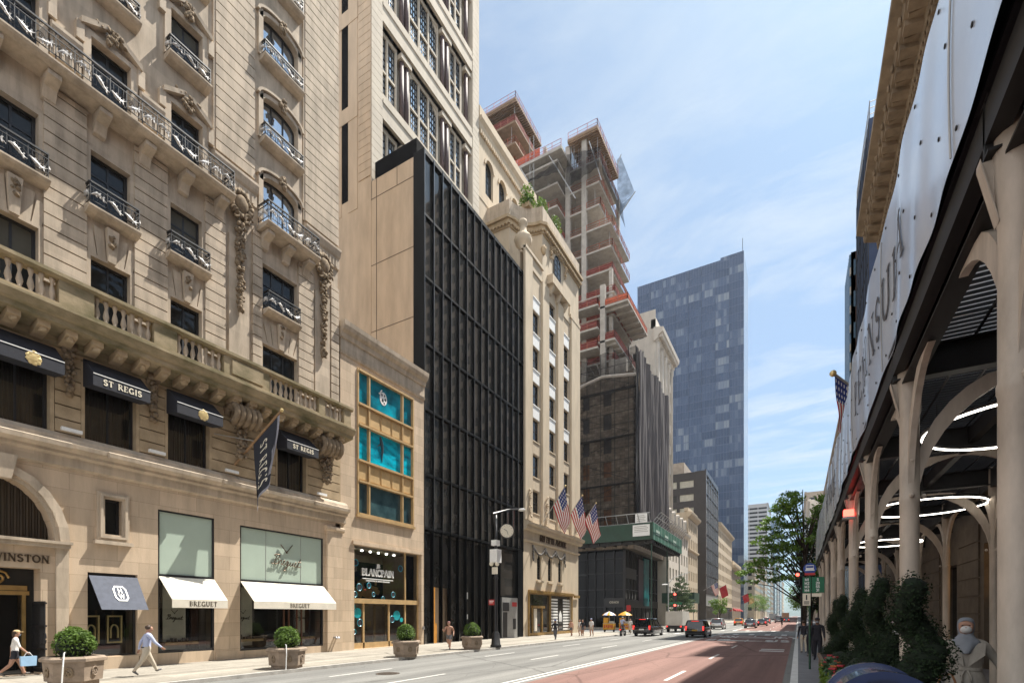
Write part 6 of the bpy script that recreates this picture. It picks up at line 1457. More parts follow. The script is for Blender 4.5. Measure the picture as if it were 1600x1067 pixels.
# ring lamps
for k, (x, y, z, r, lab) in enumerate(((3.1, 10.6, 5.15, 1.3, 'glowing ring lamp under the shed roof, nearest to the camera'), (3.0, 17.6, 5.15, 1.3, 'glowing ring lamp under the shed roof behind the second front post'), (3.0, 24.6, 5.05, 1.15, 'glowing ring lamp under the shed roof, farthest along'))):
    t = thing('ring_lamp', lab, 'lamp', (x, y, z), 'ring lamps under the shed'); m = MB(); m.tube([(x+r*math.cos(a), y+r*math.sin(a), z) for a in [2*PI*j/40 for j in range(40)]], .016, 6, 0, True); m.build('glowing_tube', lamp_e, t, True)
    m = MB(); m.tube([(x+r*math.cos(a), y+r*math.sin(a), z+.045) for a in [2*PI*j/40 for j in range(40)]], .035, 6, 0, True)
    for a in (.3, 2.4, 4.5): m.tube([(x+r*math.cos(a), y+r*math.sin(a), z+.05), (x+r*math.cos(a), y+r*math.sin(a), 5.94)], .01, 4)
    m.build('ring_channel', darksteel, t)
t = thing('warning_lamp', 'small red warning lamp mounted on the third front post of the shed', 'lamp', (1.2, 16.9, 4.85)); m = MB(); m.box(1.1, 1.34, 16.62, 16.86, 4.93, 5.12); m.build('red_lens', red_e, t); m = MB(); m.box(1.08, 1.36, 16.6, 16.88, 4.87, 4.928); m.build('lamp_base', steelgrey, t)
usflag('wall_flag', 'dark american flag hanging from a pole above the white banner on the right', (3.0, 20.4, 8.3), (.95, 18.6, 9.75), 1.0, 1.75, None, sag=.5, wav=.06, dirx=(0, .1, 0))
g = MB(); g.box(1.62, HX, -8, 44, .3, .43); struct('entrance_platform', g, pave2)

# ================================================================== planting along the shed
woodm = mat('planter_timber', (.20, .13, .08), .7, 0, .25, 3, stretch=(1, 1, 6)); soil = mat('soil', (.03, .022, .016), .95, 0, .4, 8)
for k, (y0, y1, lab) in enumerate(((5.3, 8.2, 'timber planter box nearest to the blue mailbox'), (8.5, 11.6, 'timber planter box, second from the blue mailbox'), (11.9, 15.0, 'timber planter box, third from the blue mailbox'), (15.3, 20.5, 'long timber planter box farthest from the blue mailbox'))):
    t = thing('planter_box', lab, 'planter', (1.05, (y0+y1)/2, .3), 'timber planters along the shed'); m = MB(); m.box(.62, 1.56, y0, y1, .301, .86); m.box(.58, 1.6, y0-.04, y1+.04, .8, .9); m.build('box', woodm, t); m = MB(); m.box(.66, 1.52, y0+.04, y1-.04, .9, .93); m.build('soil', soil, t)
def topiary(x, y, k, lab, seed, fat=1.0):
    t = thing('spiral_topiary', lab, 'shrub', (x, y, .9), 'spiral topiaries along the shed'); cl = []
    for q in range(15):
        f = q/14; a = q*.75+seed; rr = (.245*(1-.62*f)+.05)*fat; off_ = .15*fat*(1-.6*f); cl.append((x+off_*math.cos(a), y+off_*math.sin(a), .95+(1.62*k)*f, rr, rr, .19))
    leaves('crown', [(c[0], c[1], c[2], c[3]*1.12, c[4]*1.12, c[5]*1.2) for c in cl], 15000, .017, leafD, t)
    m = MB()
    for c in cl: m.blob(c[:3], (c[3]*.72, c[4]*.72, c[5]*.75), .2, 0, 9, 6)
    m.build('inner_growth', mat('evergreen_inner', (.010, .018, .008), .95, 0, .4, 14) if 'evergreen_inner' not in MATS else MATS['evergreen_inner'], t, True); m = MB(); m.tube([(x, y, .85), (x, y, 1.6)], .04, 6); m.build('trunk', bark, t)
topiary(1.08, 6.75, .93, 'dark spiral evergreen nearest the camera beside the woman in the pale coat', 0, 1.12); topiary(1.1, 9.75, 1.05, 'dark spiral evergreen beside the second front post of the shed', 1.2); topiary(1.08, 12.7, 1.03, 'dark spiral evergreen, third along the row of planters', 2.3); topiary(1.06, 16.2, 1.02, 'dark spiral evergreen, fourth along the row of planters', .4); topiary(1.06, 19.6, 1.0, 'dark spiral evergreen at the far end of the planters', 3)
def lowshrub(x, y, z, r, lab, m_, n=4000, sz=.02, grp='low shrubs in the planters'):
    t = thing('low_shrub', lab, 'shrub', (x, y, z), grp); cl = [(x+random.uniform(-.2, .2), y+random.uniform(-.5, .5)*r, z+.12+random.uniform(0, .25), .25*r, .36*r, .24*r) for _ in range(7)]
    leaves('foliage', cl, n, sz, m_, t); m = MB()
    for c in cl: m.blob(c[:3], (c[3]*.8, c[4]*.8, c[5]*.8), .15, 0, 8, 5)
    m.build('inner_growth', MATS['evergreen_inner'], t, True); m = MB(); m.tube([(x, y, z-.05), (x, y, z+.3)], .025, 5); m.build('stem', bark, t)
lowshrub(1.12, 7.6, .9, 1.1, 'low dark shrub right behind the nearest spiral evergreen', leafD, 5000); lowshrub(.95, 8.0, .9, 1.0, 'low dark shrub between the mailbox and the second spiral evergreen', leafD, 5000); lowshrub(1.15, 11.0, .9, 1.1, 'low dark shrub between the second and third spiral evergreens', leafD); lowshrub(1.05, 14.4, .9, 1.1, 'low dark shrub before the fourth spiral evergreen', leafD); lowshrub(1.05, 5.8, .9, 1.0, 'low dark shrub behind the blue mailbox', leafD, 5000)
flr = mat('red_petal', (.42, .02, .03), .6, 0, .3, 5); flo = mat('orange_petal', (.45, .12, .02), .6, 0, .3, 5)
def flowers(y0, y1, lab):
    ym = (y0+y1)/2; t = thing('flower_bed', lab, 'flowers', (.7, ym, .9), 'flower beds edging the planters'); L = y1-y0
    leaves('green_leaves', [(.72+random.uniform(-.08, .16), y0+L*random.random(), .98+random.uniform(-.05, .14), .2, .25, .16) for _ in range(14)], 1500, .05, mat('flower_leaf', (.045, .10, .035), .5, 0, .3, 5) if 'flower_leaf' not in MATS else MATS['flower_leaf'], t)
    leaves('trailing_lime_leaves', [(.56+random.uniform(-.04, .05), y0+L*random.random(), .72+random.uniform(-.3, .15), .08, .22, .22) for _ in range(12)], 1400, .035, leafY, t)
    for mm, n in ((flr, 16), (flo, 5)):
        for q in range(n):
            c = (.66+random.uniform(-.14, .3), y0+L*random.random(), 1.1+random.uniform(-.1, .14)); m = MB()
            for j in range(6): a = j*PI/3; m.blob((c[0]+.035*math.cos(a), c[1]+.035*math.sin(a), c[2]), (.035, .035, .022), .3, 0, 5, 4)
            m.build('blossom', mm, t)
flowers(5.4, 8.2, 'red flowers and trailing lime leaves at the edge nearest the mailbox'); flowers(8.5, 11.5, 'red flowers with lime leaves edging the second planter'); flowers(12, 15, 'red flowers edging the third planter')
# mailbox
t = thing('mailbox', 'dark blue round topped street mailbox at the bottom edge of the picture', 'mailbox', (.5, 4.4, .3)); mb_ = mat('mailbox_blue', (.012, .03, .11), .22, .1, .2, 3, .7, coat=.5); r = .31
m = MB(); prof = [(.5-r, .55), (.5+r, .55)]+[(.5+r*math.cos(a), 1.5+r*math.sin(a)) for a in [PI*k/24 for k in range(25)]]
m.hull([(x, 4.1, z) for x, z in prof], [(x, 4.75, z) for x, z in prof]); m.build('body', mb_, t)
m = MB(); ro = r+.025; pr = [(.5+ro*math.cos(a), 1.5+ro*math.sin(a)) for a in [PI*k/24 for k in range(25)]]; ri = [(.5+(r-.03)*math.cos(a), 1.5+(r-.03)*math.sin(a)) for a in [PI*k/24 for k in range(24, -1, -1)]]
for y0, y1 in ((4.04, 4.1), (4.75, 4.81)): m = MB(); m.rings([[(a[0], y0, a[1]), (a[0], y1, a[1]), (b[0], y1, b[1]), (b[0], y0, b[1])] for a, b in zip(pr, ri[::-1])]); m.build('rim', mb_, t)
for x, y in ((.2, 4.15), (.8, 4.15), (.2, 4.7), (.8, 4.7)): m = MB(); m.box(x-.04, x+.04, y-.04, y+.04, .3, .56); m.build('leg', mb_, t)
m = MB(); m.box(.28, .72, 4.085, 4.1, 1.35, 1.65); m.build('pull_door', mb_, t); m = MB(); m.tube([(.35, 4.06, 1.62), (.65, 4.06, 1.62)], .015, 6); m.build('handle', chrome, t)
# bus stop, traffic light, street tree
t = thing('bus_stop_sign', 'green bus stop pole with a round blue bus sign over route panels', 'sign', (.36, 20.7, .3)); m = MB(); m.tube([(.36, 20.7, .3), (.36, 20.7, 4.1)], .035, 8); m.build('pole', mat('green_pole', (.02, .07, .04), .5, .2, .2, 3), t)
bl = mat('sign_blue', (.02, .06, .28), .5, 0, .1); gr = mat('sign_green', (.01, .13, .06), .5, 0, .1)
m = MB(); m.hull([(.36+.2*math.cos(a), 20.66, 3.85+.2*math.sin(a)) for a in [2*PI*k/24 for k in range(24)]], [(.36+.2*math.cos(a), 20.63, 3.85+.2*math.sin(a)) for a in [2*PI*k/24 for k in range(24)]]); rs = m.build('round_sign', bl, t)
m = MB(FS(20.63)); m.box(.24, .48, .001, .012, 3.82, 3.97); m.box(.22, .5, .001, .011, 3.78, 3.815); m.build('bus_symbol', white, rs); m = MB(FS(20.63)); m.box(.25, .47, .012, .016, 3.88, 3.95); m.build('symbol_window', bl, rs); m = MB(FS(20.62)); m.box(.2, .52, .0, .01, 3.62, 3.7); m.build('red_base', redp, rs)
m = MB(FS(20.64)); m.box(.14, .40, .0, .02, 3.0, 3.55); pn = m.build('route_panel', gr, t); m = MB(FS(20.64)); m.box(.42, .8, .0, .02, 3.0, 3.55); pn2 = m.build('route_panel', gr, t); m = MB(FS(20.62))
for k, s_ in enumerate(('M1', 'M2', 'M3', 'M4')): text(m, s_, .27, 3.42-.125*k, .085, .001, .006, .1, .2, .14, False); text(m, ('5', '20', '55', '31')[k], .6, 3.42-.125*k, .085, .001, .006, .1, .2, .14, False)
m.build('route_lettering', white, pn); m = MB(FS(20.64)); m.box(.14, .38, .0, .02, 2.55, 2.98); np_ = m.build('notice_panel', ivory, t); m = MB(FS(20.62)); m.box(.24, .28, .001, .006, 2.75, 2.93)
for k in range(3): m.box(.18, .34, .001, .006, 2.6+.04*k, 2.62+.04*k)
m.build('notice_print', black, np_); m = MB(FS(20.64)); m.box(.42, .72, .0, .02, 2.86, 2.98); m.build('notice_strip', ivory, t)
t = thing('traffic_light', 'traffic light showing red beside the bus stop on the right kerb', 'traffic light', (.25, 46, .3)); m = MB(); m.tube([(.25, 46, .3), (.25, 46, 5.6)], .07, 8); m.build('pole', black, t); m = MB(); m.box(-.2, .14, 45.75, 46.05, 4.6, 5.6); hd = m.build('signal_head', black, t)
m = MB(); m.blob((-.03, 45.74, 5.42), (.13, .05, .13), 0, 0, 10, 6); m.build('red_light', red_e, hd); m = MB(); m.blob((-.03, 45.74, 5.1), (.11, .03, .11), 0); m.blob((-.03, 45.74, 4.8), (.11, .03, .11), 0); m.build('dark_lens', dark_int, hd)
def tree(name, lab, x, y, z0, h, crown, n, sz, lm, group=None, limbs=7, tr=.14, lean=0, droop=False):
    t = thing(name, lab, 'tree', (x, y, z0), group); m = MB()
    P = [(x+lean*f*f+.08*math.sin(5*f), y, z0+h*f*.92) for f in [k/9 for k in range(10)]]; m.tube(P, [tr*(1-.85*k/9) for k in range(10)], 7)
    for c in crown[:limbs*3]:
        f = max(.25, min(.85, ((c[2]-z0)/h)*.75)); i = f*9; a = Vector(P[int(i)]); e = Vector(c[:3]); mid = (a+e)/2+Vector((0, 0, .12*(e-a).length)); m.tube([a, a.lerp(mid, .6), mid, e], [tr*.42*(1-f*.5), tr*.32, tr*.22, tr*.07], 5)
    m.build('trunk', bark, t, True); leaves('crown', crown, n, sz, lm, t); return t
cr = []
random.seed(11)
TYY = 46.5
for k in range(15):      # long airy limbs reaching over the road (-X) and back over the pavement
    f = k/14; zc = 5.0+6.6*f; ext = (5.2-3.4*f)*random.uniform(.7, 1.05)
    for q in range(6):
        g_ = q/5; cr.append((.4-ext*(.2+.8*g_), TYY+random.uniform(-1.6, 1.6), zc+.9*g_-.7*g_*g_+random.uniform(-.25, .25), .55, .6, .24))
    for q in range(2): cr.append((.4+random.uniform(.2, 1.6), TYY+random.uniform(-1.5, 1.5), zc+random.uniform(-.2, .6), .5, .5, .3))
random.shuffle(cr)
tree('street_tree', 'airy green street tree arching over the bus lane by the white shed banner', .4, TYY, .3, 13, cr, 7000, .125, leafT, limbs=14, tr=.17)
for k, (x, y, h, r, n, lab) in enumerate(((1.0, 54, 6.6, 1.1, 2600, 'dark low street tree in the shade beside the traffic light'), (1.8, 60.5, 14, 1.8, 3800, 'dark green tree top rising behind the end of the white banner'), (.9, 92, 7, 2.2, 1800, 'sunny street tree far down the right kerb'), (.9, 118, 7, 2.2, 1500, 'second sunny street tree far down the right kerb'))):
    tree('kerb_tree', lab, x, y, .3, h, [(x+random.uniform(-1, 1)*r, y+random.uniform(-1, 1)*r, h*random.uniform(.45, .98), r*.5, r*.5, r*.42) for _ in range(16)], n, .12, leafD if k < 2 else leafT, 'trees along the right kerb', 5)
cr = []
for k in range(30): f = k/29; rr = 2.2*(1-f)**.7+.25; a = k*2.4; cr.append((-17.6+rr*.7*math.cos(a), 90+rr*.7*math.sin(a), 3.0+6.3*f, rr*.5, rr*.5, .3))
tree('linden_tree', 'pale flowering street tree in front of the low white building on the left', -17.6, 90, .13, 10, cr, 4200, .14, leafS, None, 5, .12)
for k, (x, y, h, lab) in enumerate(((-18, 142, 6.5, 'small round street tree before the dark office block'), (-17.5, 262, 13, 'bright green tree cluster far down the left kerb'), (-16.8, 300, 13, 'second bright green tree far down the left kerb'), (-18, 340, 12, 'third green tree far down the left kerb'))):
    r = h*.28; tree('kerb_tree', lab, x, y, .13, h, [(x+random.uniform(-1, 1)*r, y+random.uniform(-1, 1)*r, h*random.uniform(.45, .95), r*.5, r*.5, r*.42) for _ in range(14)], 1500, .2, leafT, 'trees along the left kerb', 5)
# ================================================================== people
def seg_d(p, a, b):
    ab = b-a; t = max(0, min(1, (p-a).dot(ab)/max(1e-9, ab.length_squared))); return (p-(a+ab*t)).length, t
def person(lab, x, y, z, h, head, pose, cols, extra=None, female=False, sub=2, group=None, build_=1.0):
    """pose: legs [(hip, knee)]*2, arms [(swing, out, elbow)]*2 in degrees, lean, turn. cols: skin, top, bottom, shoes, hair; sleeve and trouser lengths 0..1"""
    t = thing('person', lab, 'person', (x, y, z), group)
    J = {}; E = []; Rr = {}; tagm = []
    def add(n, p, r, par=None, tg='skin'):
        J[n] = Vector(p); Rr[n] = r if isinstance(r, tuple) else (r, r)
        if par: E.append((par, n)); tagm.append(tg)
    L = R(pose.get('lean', 0)); b = build_
    up = lambda zz: Vector((0, math.sin(L)*(zz-.53), .53+math.cos(L)*(zz-.53))) if zz > .53 else Vector((0, 0, zz))
    add('pelvis', up(.53), (.082*b, .07*b)); add('waist', up(.61), (.074*b*(.9 if female else 1), .06*b), 'pelvis', 'top'); add('chest', up(.72), (.088*b*(.92 if female else 1.05), .066*b), 'waist', 'top')
    add('neckbase', up(.815), (.05, .045), 'chest', 'top'); add('neck', up(.855), .03, 'neckbase', 'skin')
    hd = up(.925)+Vector((0, .012, 0)); add('head', up(.895)+Vector((0, .012, 0)), (.047, .054), 'neck', 'head'); add('skull', hd+Vector((0, .002, .02)), (.054, .062), 'head', 'head'); add('crown', hd+Vector((0, -.004, .05)), (.04, .045), 'skull', 'head')
    add('nose', hd+Vector((0, .066, -.005)), .009, 'head', 'head')
    for sd, (hip, knee), (sw, out, elb) in ((-1, pose['legs'][0], pose['arms'][0]), (1, pose['legs'][1], pose['arms'][1])):
        s_ = 'l' if sd < 0 else 'r'
        p0 = Vector((sd*.052, 0, .50)); add('hip'+s_, p0, .062*b, 'pelvis', 'bottom')
        a = R(hip); p1 = p0+Vector((0, math.sin(a), -math.cos(a)))*.235; add('mid'+s_, (p0+p1)/2, .052*b, 'hip'+s_, 'thigh'); add('knee'+s_, p1, .037*b, 'mid'+s_, 'thigh')
        a2 = R(hip-knee); p2 = p1+Vector((0, math.sin(a2), -math.cos(a2)))*.22; add('calf'+s_, p1.lerp(p2, .35), .038*b, 'knee'+s_, 'shin'); add('ankle'+s_, p2, .022, 'calf'+s_, 'shin')
        ft = R(hip-knee*.75); p3 = p2+Vector((sd*.012, math.cos(ft)*.095, math.sin(ft)*.095-.022)); add('heel'+s_, p2+Vector((0, -.018, -.022)), .022, 'ankle'+s_, 'shoe'); add('toe'+s_, p3, (.022, .017), 'ankle'+s_, 'shoe')
        sh = up(.795)+Vector((sd*.105*(.93 if female else 1.03), 0, 0)); add('sh'+s_, sh, .038*b, 'neckbase', 'top')
        sa = R(sw); oa = R(out); d = Vector((sd*math.sin(oa), math.sin(sa)*math.cos(oa), -math.cos(sa)*math.cos(oa))); e = sh+d*.165; add('up'+s_, sh.lerp(e, .5), .033*b, 'sh'+s_, 'uparm'); add('el'+s_, e, .027*b, 'up'+s_, 'uparm')
        sb = R(sw+elb); d2 = Vector((sd*math.sin(oa)*.6, math.sin(sb), -math.cos(sb))); d2.normalize(); wr = e+d2*.145; add('wr'+s_, wr, .017, 'el'+s_, 'forearm'); pm = wr+d2*.03; add('palm'+s_, pm, (.02, .012), 'wr'+s_, 'hand')
        side = d2.cross(Vector((sd, 0, 0))).normalized()
        for q in range(4):
            o_ = side*(.016*(q-1.5)*.7); f1 = pm+d2*(.028-.003*abs(q-1.5))+o_; f2 = f1+(d2+Vector((-sd*.5, 0, 0))).normalized()*(.024-.003*abs(q-1.2)); add(f'f{q}a'+s_, f1, .0058, 'palm'+s_, 'hand'); add(f'f{q}b'+s_, f2, .0048, f'f{q}a'+s_, 'hand')
        th1 = wr+d2*.018+side*.022; add('th1'+s_, th1, .007, 'wr'+s_, 'hand'); add('th2'+s_, th1+(d2+side*.4).normalized()*.026, .0055, 'th1'+s_, 'hand')
    names = list(J); idx = {n: i for i, n in enumerate(names)}
    me = bpy.data.meshes.new('body'); me.from_pydata([J[n]*h for n in names], [(idx[a], idx[c]) for a, c in E], []); me.update()
    o = bpy.data.objects.new('body_skin', me); COL.objects.link(o); md = o.modifiers.new('Skin', 'SKIN'); md.use_smooth_shade = True
    for i, n in enumerate(names): v = me.skin_vertices[0].data[i]; v.radius = (Rr[n][0]*h, Rr[n][1]*h); v.use_root = (n == 'pelvis')
    if sub: sm = o.modifiers.new('Subdivision', 'SUBSURF'); sm.levels = sub; sm.render_levels = sub
    dg = bpy.context.evaluated_depsgraph_get(); dg.update(); nm = bpy.data.meshes.new_from_object(o.evaluated_get(dg)); bpy.data.objects.remove(o)
    nm.name = 'body'; nm.materials.clear()
    for k in ('skin', 'top', 'bottom', 'shoe'): nm.materials.append(cols[k])
    segs = [(J[a]*h, J[c]*h, tg) for (a, c), tg in zip(E, tagm)]; sl, tr = cols.get('sleeve', 1), cols.get('trouser', 1)
    mi = []
    for p in nm.polygons:
        c = p.center; d, tt, tg = min((seg_d(c, a, e)+(tg,) for a, e, tg in segs), key=lambda q: q[0]); k = 0
        if tg == 'top': k = 1 if c.z > J['pelvis'].z*h*1.0 else 2
        elif tg == 'bottom': k = 2
        elif tg == 'shoe': k = 3
        elif tg == 'thigh': k = 2 if (tr > .5 or c.z > (J['kneel'].z*.35+.5*.65)*h*.93) else 0
        elif tg == 'shin': k = 2 if tr >= 1 else 0
        elif tg == 'uparm': k = 1 if sl > .3 else 0
        elif tg == 'forearm': k = 1 if sl >= 1 else 0
        mi.append(k)
    nm.polygons.foreach_set('material_index', mi); nm.polygons.foreach_set('use_smooth', [True]*len(mi))
    bo = link('body', nm, t); hz = hd*h
    g = MB(); hm = cols['hair']
    loc = LOC[t.name]; off_ = lambda v: (v[0]+loc[0], v[1]+loc[1], v[2]+loc[2])
    def B(g_, p, r, j=.05, nu=12, nv=8): g_.blob(off_(p), r, j, 0, nu, nv)
    if hm:
        B(g, (hz.x, hz.y-.022*h, hz.z+.028*h), (.052*h, .056*h, .05*h)); 
        if female: B(g, (hz.x, hz.y-.048*h, hz.z-.02*h), (.04*h, .03*h, .06*h))
        g.build('hair', hm, t, True)
    g = MB()
    for sd in (-1, 1): B(g, (hz.x+sd*.02*h, hz.y+.051*h, hz.z+.012*h), (.007*h, .004*h, .004*h), 0, 6, 4)
    g.build('eyes', hairk, t)
    ctx = dict(t=t, h=h, hd=hz, J=J, B=B, off=off_)
    if extra: extra(ctx)
    t.rotation_euler.z = R(head); return t
def mask(c, m_=None): g = MB(); h = c['h']; q = c['hd']; c['B'](g, (q.x, q.y+.038*h, q.z-.019*h), (.037*h, .03*h, .029*h), 0); g.build('face_mask', m_ or white, c['t'], True)
def cap(c, m_, brim=True, name='cap'):
    g = MB(); h = c['h']; q = c['hd']; c['B'](g, (q.x, q.y-.006*h, q.z+.045*h), (.054*h, .062*h, .038*h))
    if brim: c['B'](g, (q.x, q.y+.065*h, q.z+.036*h), (.042*h, .05*h, .006*h))
    g.build(name, m_, c['t'], True)
pale = mat('pale_blue_shirt', (.42, .47, .66), .8, 0, .12, 4); khaki = mat('khaki_cloth', (.52, .46, .37), .85, 0, .15, 4); whitet = mat('white_shirt', (.70, .68, .66), .85, 0, .1, 4); darkcl = mat('dark_cloth', (.02, .02, .028), .85, 0, .25, 4); greycl = mat('grey_cloth', (.12, .12, .13), .85, 0, .2, 4); shoem = mat('shoe', (.12, .11, .10), .6, 0, .2, 6); straw = mat('straw', (.55, .40, .22), .8, 0, .2, 8); peach = mat('peach_cloth', (.55, .30, .22), .85, 0, .2, 4)
def bag(c, m_, hand, sz, strap=True):
    h = c['h']; w_ = c['J']['palm'+hand]*h; g = MB(); o = c['off']; a = o((w_.x, w_.y, w_.z)); sx, sy, sz_ = sz
    g.hull([(a[0]-sx, a[1]-sy, a[2]-.16-sz_*2), (a[0]+sx, a[1]-sy, a[2]-.16-sz_*2), (a[0]+sx, a[1]+sy, a[2]-.16-sz_*2), (a[0]-sx, a[1]+sy, a[2]-.16-sz_*2)], [(a[0]-sx*.8, a[1]-sy*.95, a[2]-.16), (a[0]+sx*.8, a[1]-sy*.95, a[2]-.16), (a[0]+sx*.8, a[1]+sy*.95, a[2]-.16), (a[0]-sx*.8, a[1]+sy*.95, a[2]-.16)])
    g.tube([(a[0], a[1]-sy*.6, a[2]-.17), (a[0], a[1]-sy*.2, a[2]-.0), (a[0], a[1]+sy*.2, a[2]-.0), (a[0], a[1]+sy*.6, a[2]-.17)], .01, 5)
    return g
def ex_visor(c):
    mask(c, mat('blue_mask', (.30, .42, .55), .8, 0, .1)); cap(c, straw, True, 'sun_visor')
walk = lambda a, b=8, k1=30: dict(legs=[(a, 4), (-a*.75, k1)], arms=[(-a*.8, b, 15), (a*.9, b, 25)], lean=3)
C = lambda **k: {'skin': skinm, 'top': whitet, 'bottom': darkcl, 'shoe': shoem, 'hair': hairb, **k}
person('woman in straw visor and white shirt carrying a pale blue bag by the arched entrance', -22.7, 6.35, .13, 1.58, -12, walk(22), C(sleeve=.6, trouser=.4), ex_visor, True)
tb_ = thing('shopping_bag', 'pale blue shopping bag carried by the woman in the straw visor', 'bag', (-22.35, 6.55, .62)); g = MB(); g.hull([(-22.41, 6.4, .52), (-22.29, 6.4, .52), (-22.29, 6.78, .52), (-22.41, 6.78, .52)], [(-22.40, 6.38, .84), (-22.30, 6.38, .84), (-22.30, 6.8, .84), (-22.40, 6.8, .84)]); g.build('bag_body', mat('bag_blue', (.30, .48, .68), .6, 0, .1), tb_); g = MB(); g.tube([(-22.35, 6.48, .84), (-22.35, 6.55, .97), (-22.35, 6.62, .97), (-22.35, 6.7, .84)], .008, 5); g.build('bag_handle', white, tb_)
def ex_belt(c):
    g = MB(); h = c['h']; p = c['off']((0, 0, .565*h)); g.lathe([(.079*h, p[2]-.008*h), (.083*h, p[2]-.008*h), (.083*h, p[2]+.008*h), (.079*h, p[2]+.008*h)], p[0], p[1], 16); g.build('belt', darkcl, c['t'], True)
person('man in pale blue shirt and khaki trousers striding past the cream awning', -19.5, 8.8, .13, 1.74, -8, dict(legs=[(27, 3), (-24, 12)], arms=[(-30, 14, 20), (28, 16, 20)], lean=6), C(top=pale, bottom=khaki, shoe=greycl), ex_belt, build_=1.12)
person('shirtless runner in dark shorts jogging past the black glass building', -17.8, 23.8, .13, 1.72, 205, dict(legs=[(30, 20), (-18, 55)], arms=[(-35, 12, 80), (30, 12, 85)], lean=5), C(top=skinm, bottom=greycl, trouser=.4, sleeve=0, shoe=darkcl), lambda c: cap(c, mat('faded_red_cap', (.30, .14, .13), .8, 0, .1), False), build_=1.05)
person('man in black shirt and blue cap walking in front of the brass shopfront', -17.5, 38.0, .13, 1.72, 190, walk(18), C(top=darkcl, bottom=greycl, skin=skind, sleeve=.6), lambda c: cap(c, mat('blue_cap', (.03, .07, .25), .8, 0, .1), False))
person('woman in peach top and grey shorts beside the brass shopfront', -19.2, 45.4, .13, 1.66, 170, walk(14), C(top=peach, bottom=greycl, trouser=.4, sleeve=.6), None, True)
person('woman in white top half hidden behind the one in peach', -18.7, 46.4, .13, 1.68, 175, walk(-12), C(top=whitet, bottom=khaki, trouser=.4, sleeve=.6), None, True)
person('person in black top and shorts walking left of the man with the white cap', -18.2, 45.9, .13, 1.68, 180, walk(16), C(top=darkcl, bottom=greycl, trouser=.4, sleeve=.6), None, True)
person('man in white shirt and pale cap beside the person in black', -17.7, 46.9, .13, 1.78, 178, walk(-15), C(top=whitet, bottom=khaki, trouser=.4, sleeve=.6), lambda c: cap(c, pale))
person('pedestrian in white shirt on the kerb behind the motorcycle', -16.9, 57.5, .13, 1.7, 160, walk(12), C(top=whitet, bottom=khaki, sleeve=.6), None)
person('person in dark jacket and khaki trousers standing near the right kerb', .25, 29.4, .3, 1.66, 5, dict(legs=[(3, 4), (-4, 4)], arms=[(4, 10, 15), (-4, 12, 20)], lean=2), C(top=darkcl, bottom=khaki, shoe=greycl), None)
def ex_off(c):
    mask(c, mat('grey_mask', (.35, .38, .42), .8, 0, .1)); cap(c, darkcl)
person('officer in dark uniform and cap standing against the shed posts', .72, 25.2, .3, 1.8, 175, dict(legs=[(2, 3), (-3, 3)], arms=[(6, 10, 25), (5, 10, 30)], lean=0), C(top=darkcl, bottom=darkcl, shoe=darkcl, skin=skind, hair=hairk), ex_off, build_=1.12)
person('person in black beside the officer with a white paper', .5, 27.3, .3, 1.7, 170, dict(legs=[(2, 3), (-3, 3)], arms=[(6, 10, 60), (5, 10, 30)], lean=0), C(top=darkcl, bottom=darkcl, skin=skind, hair=hairk), None)
person('young man with black hair and pale mask behind the hedges', 1.75, 13.3, .43, 1.78, 165, walk(15), C(top=whitet, bottom=darkcl, sleeve=.6, hair=hairk, skin=skind), lambda c: mask(c, mat('pink_mask', (.55, .42, .42), .8, 0, .1)), build_=1.0)
coatm = mat('pale_trench_coat', (.37, .335, .285), .8, 0, .3, 4, .2, .5, 5, stretch=(2, 2, .5)); scarfm = mat('grey_headscarf', (.25, .27, .30), .8, 0, .2, 3, .2)
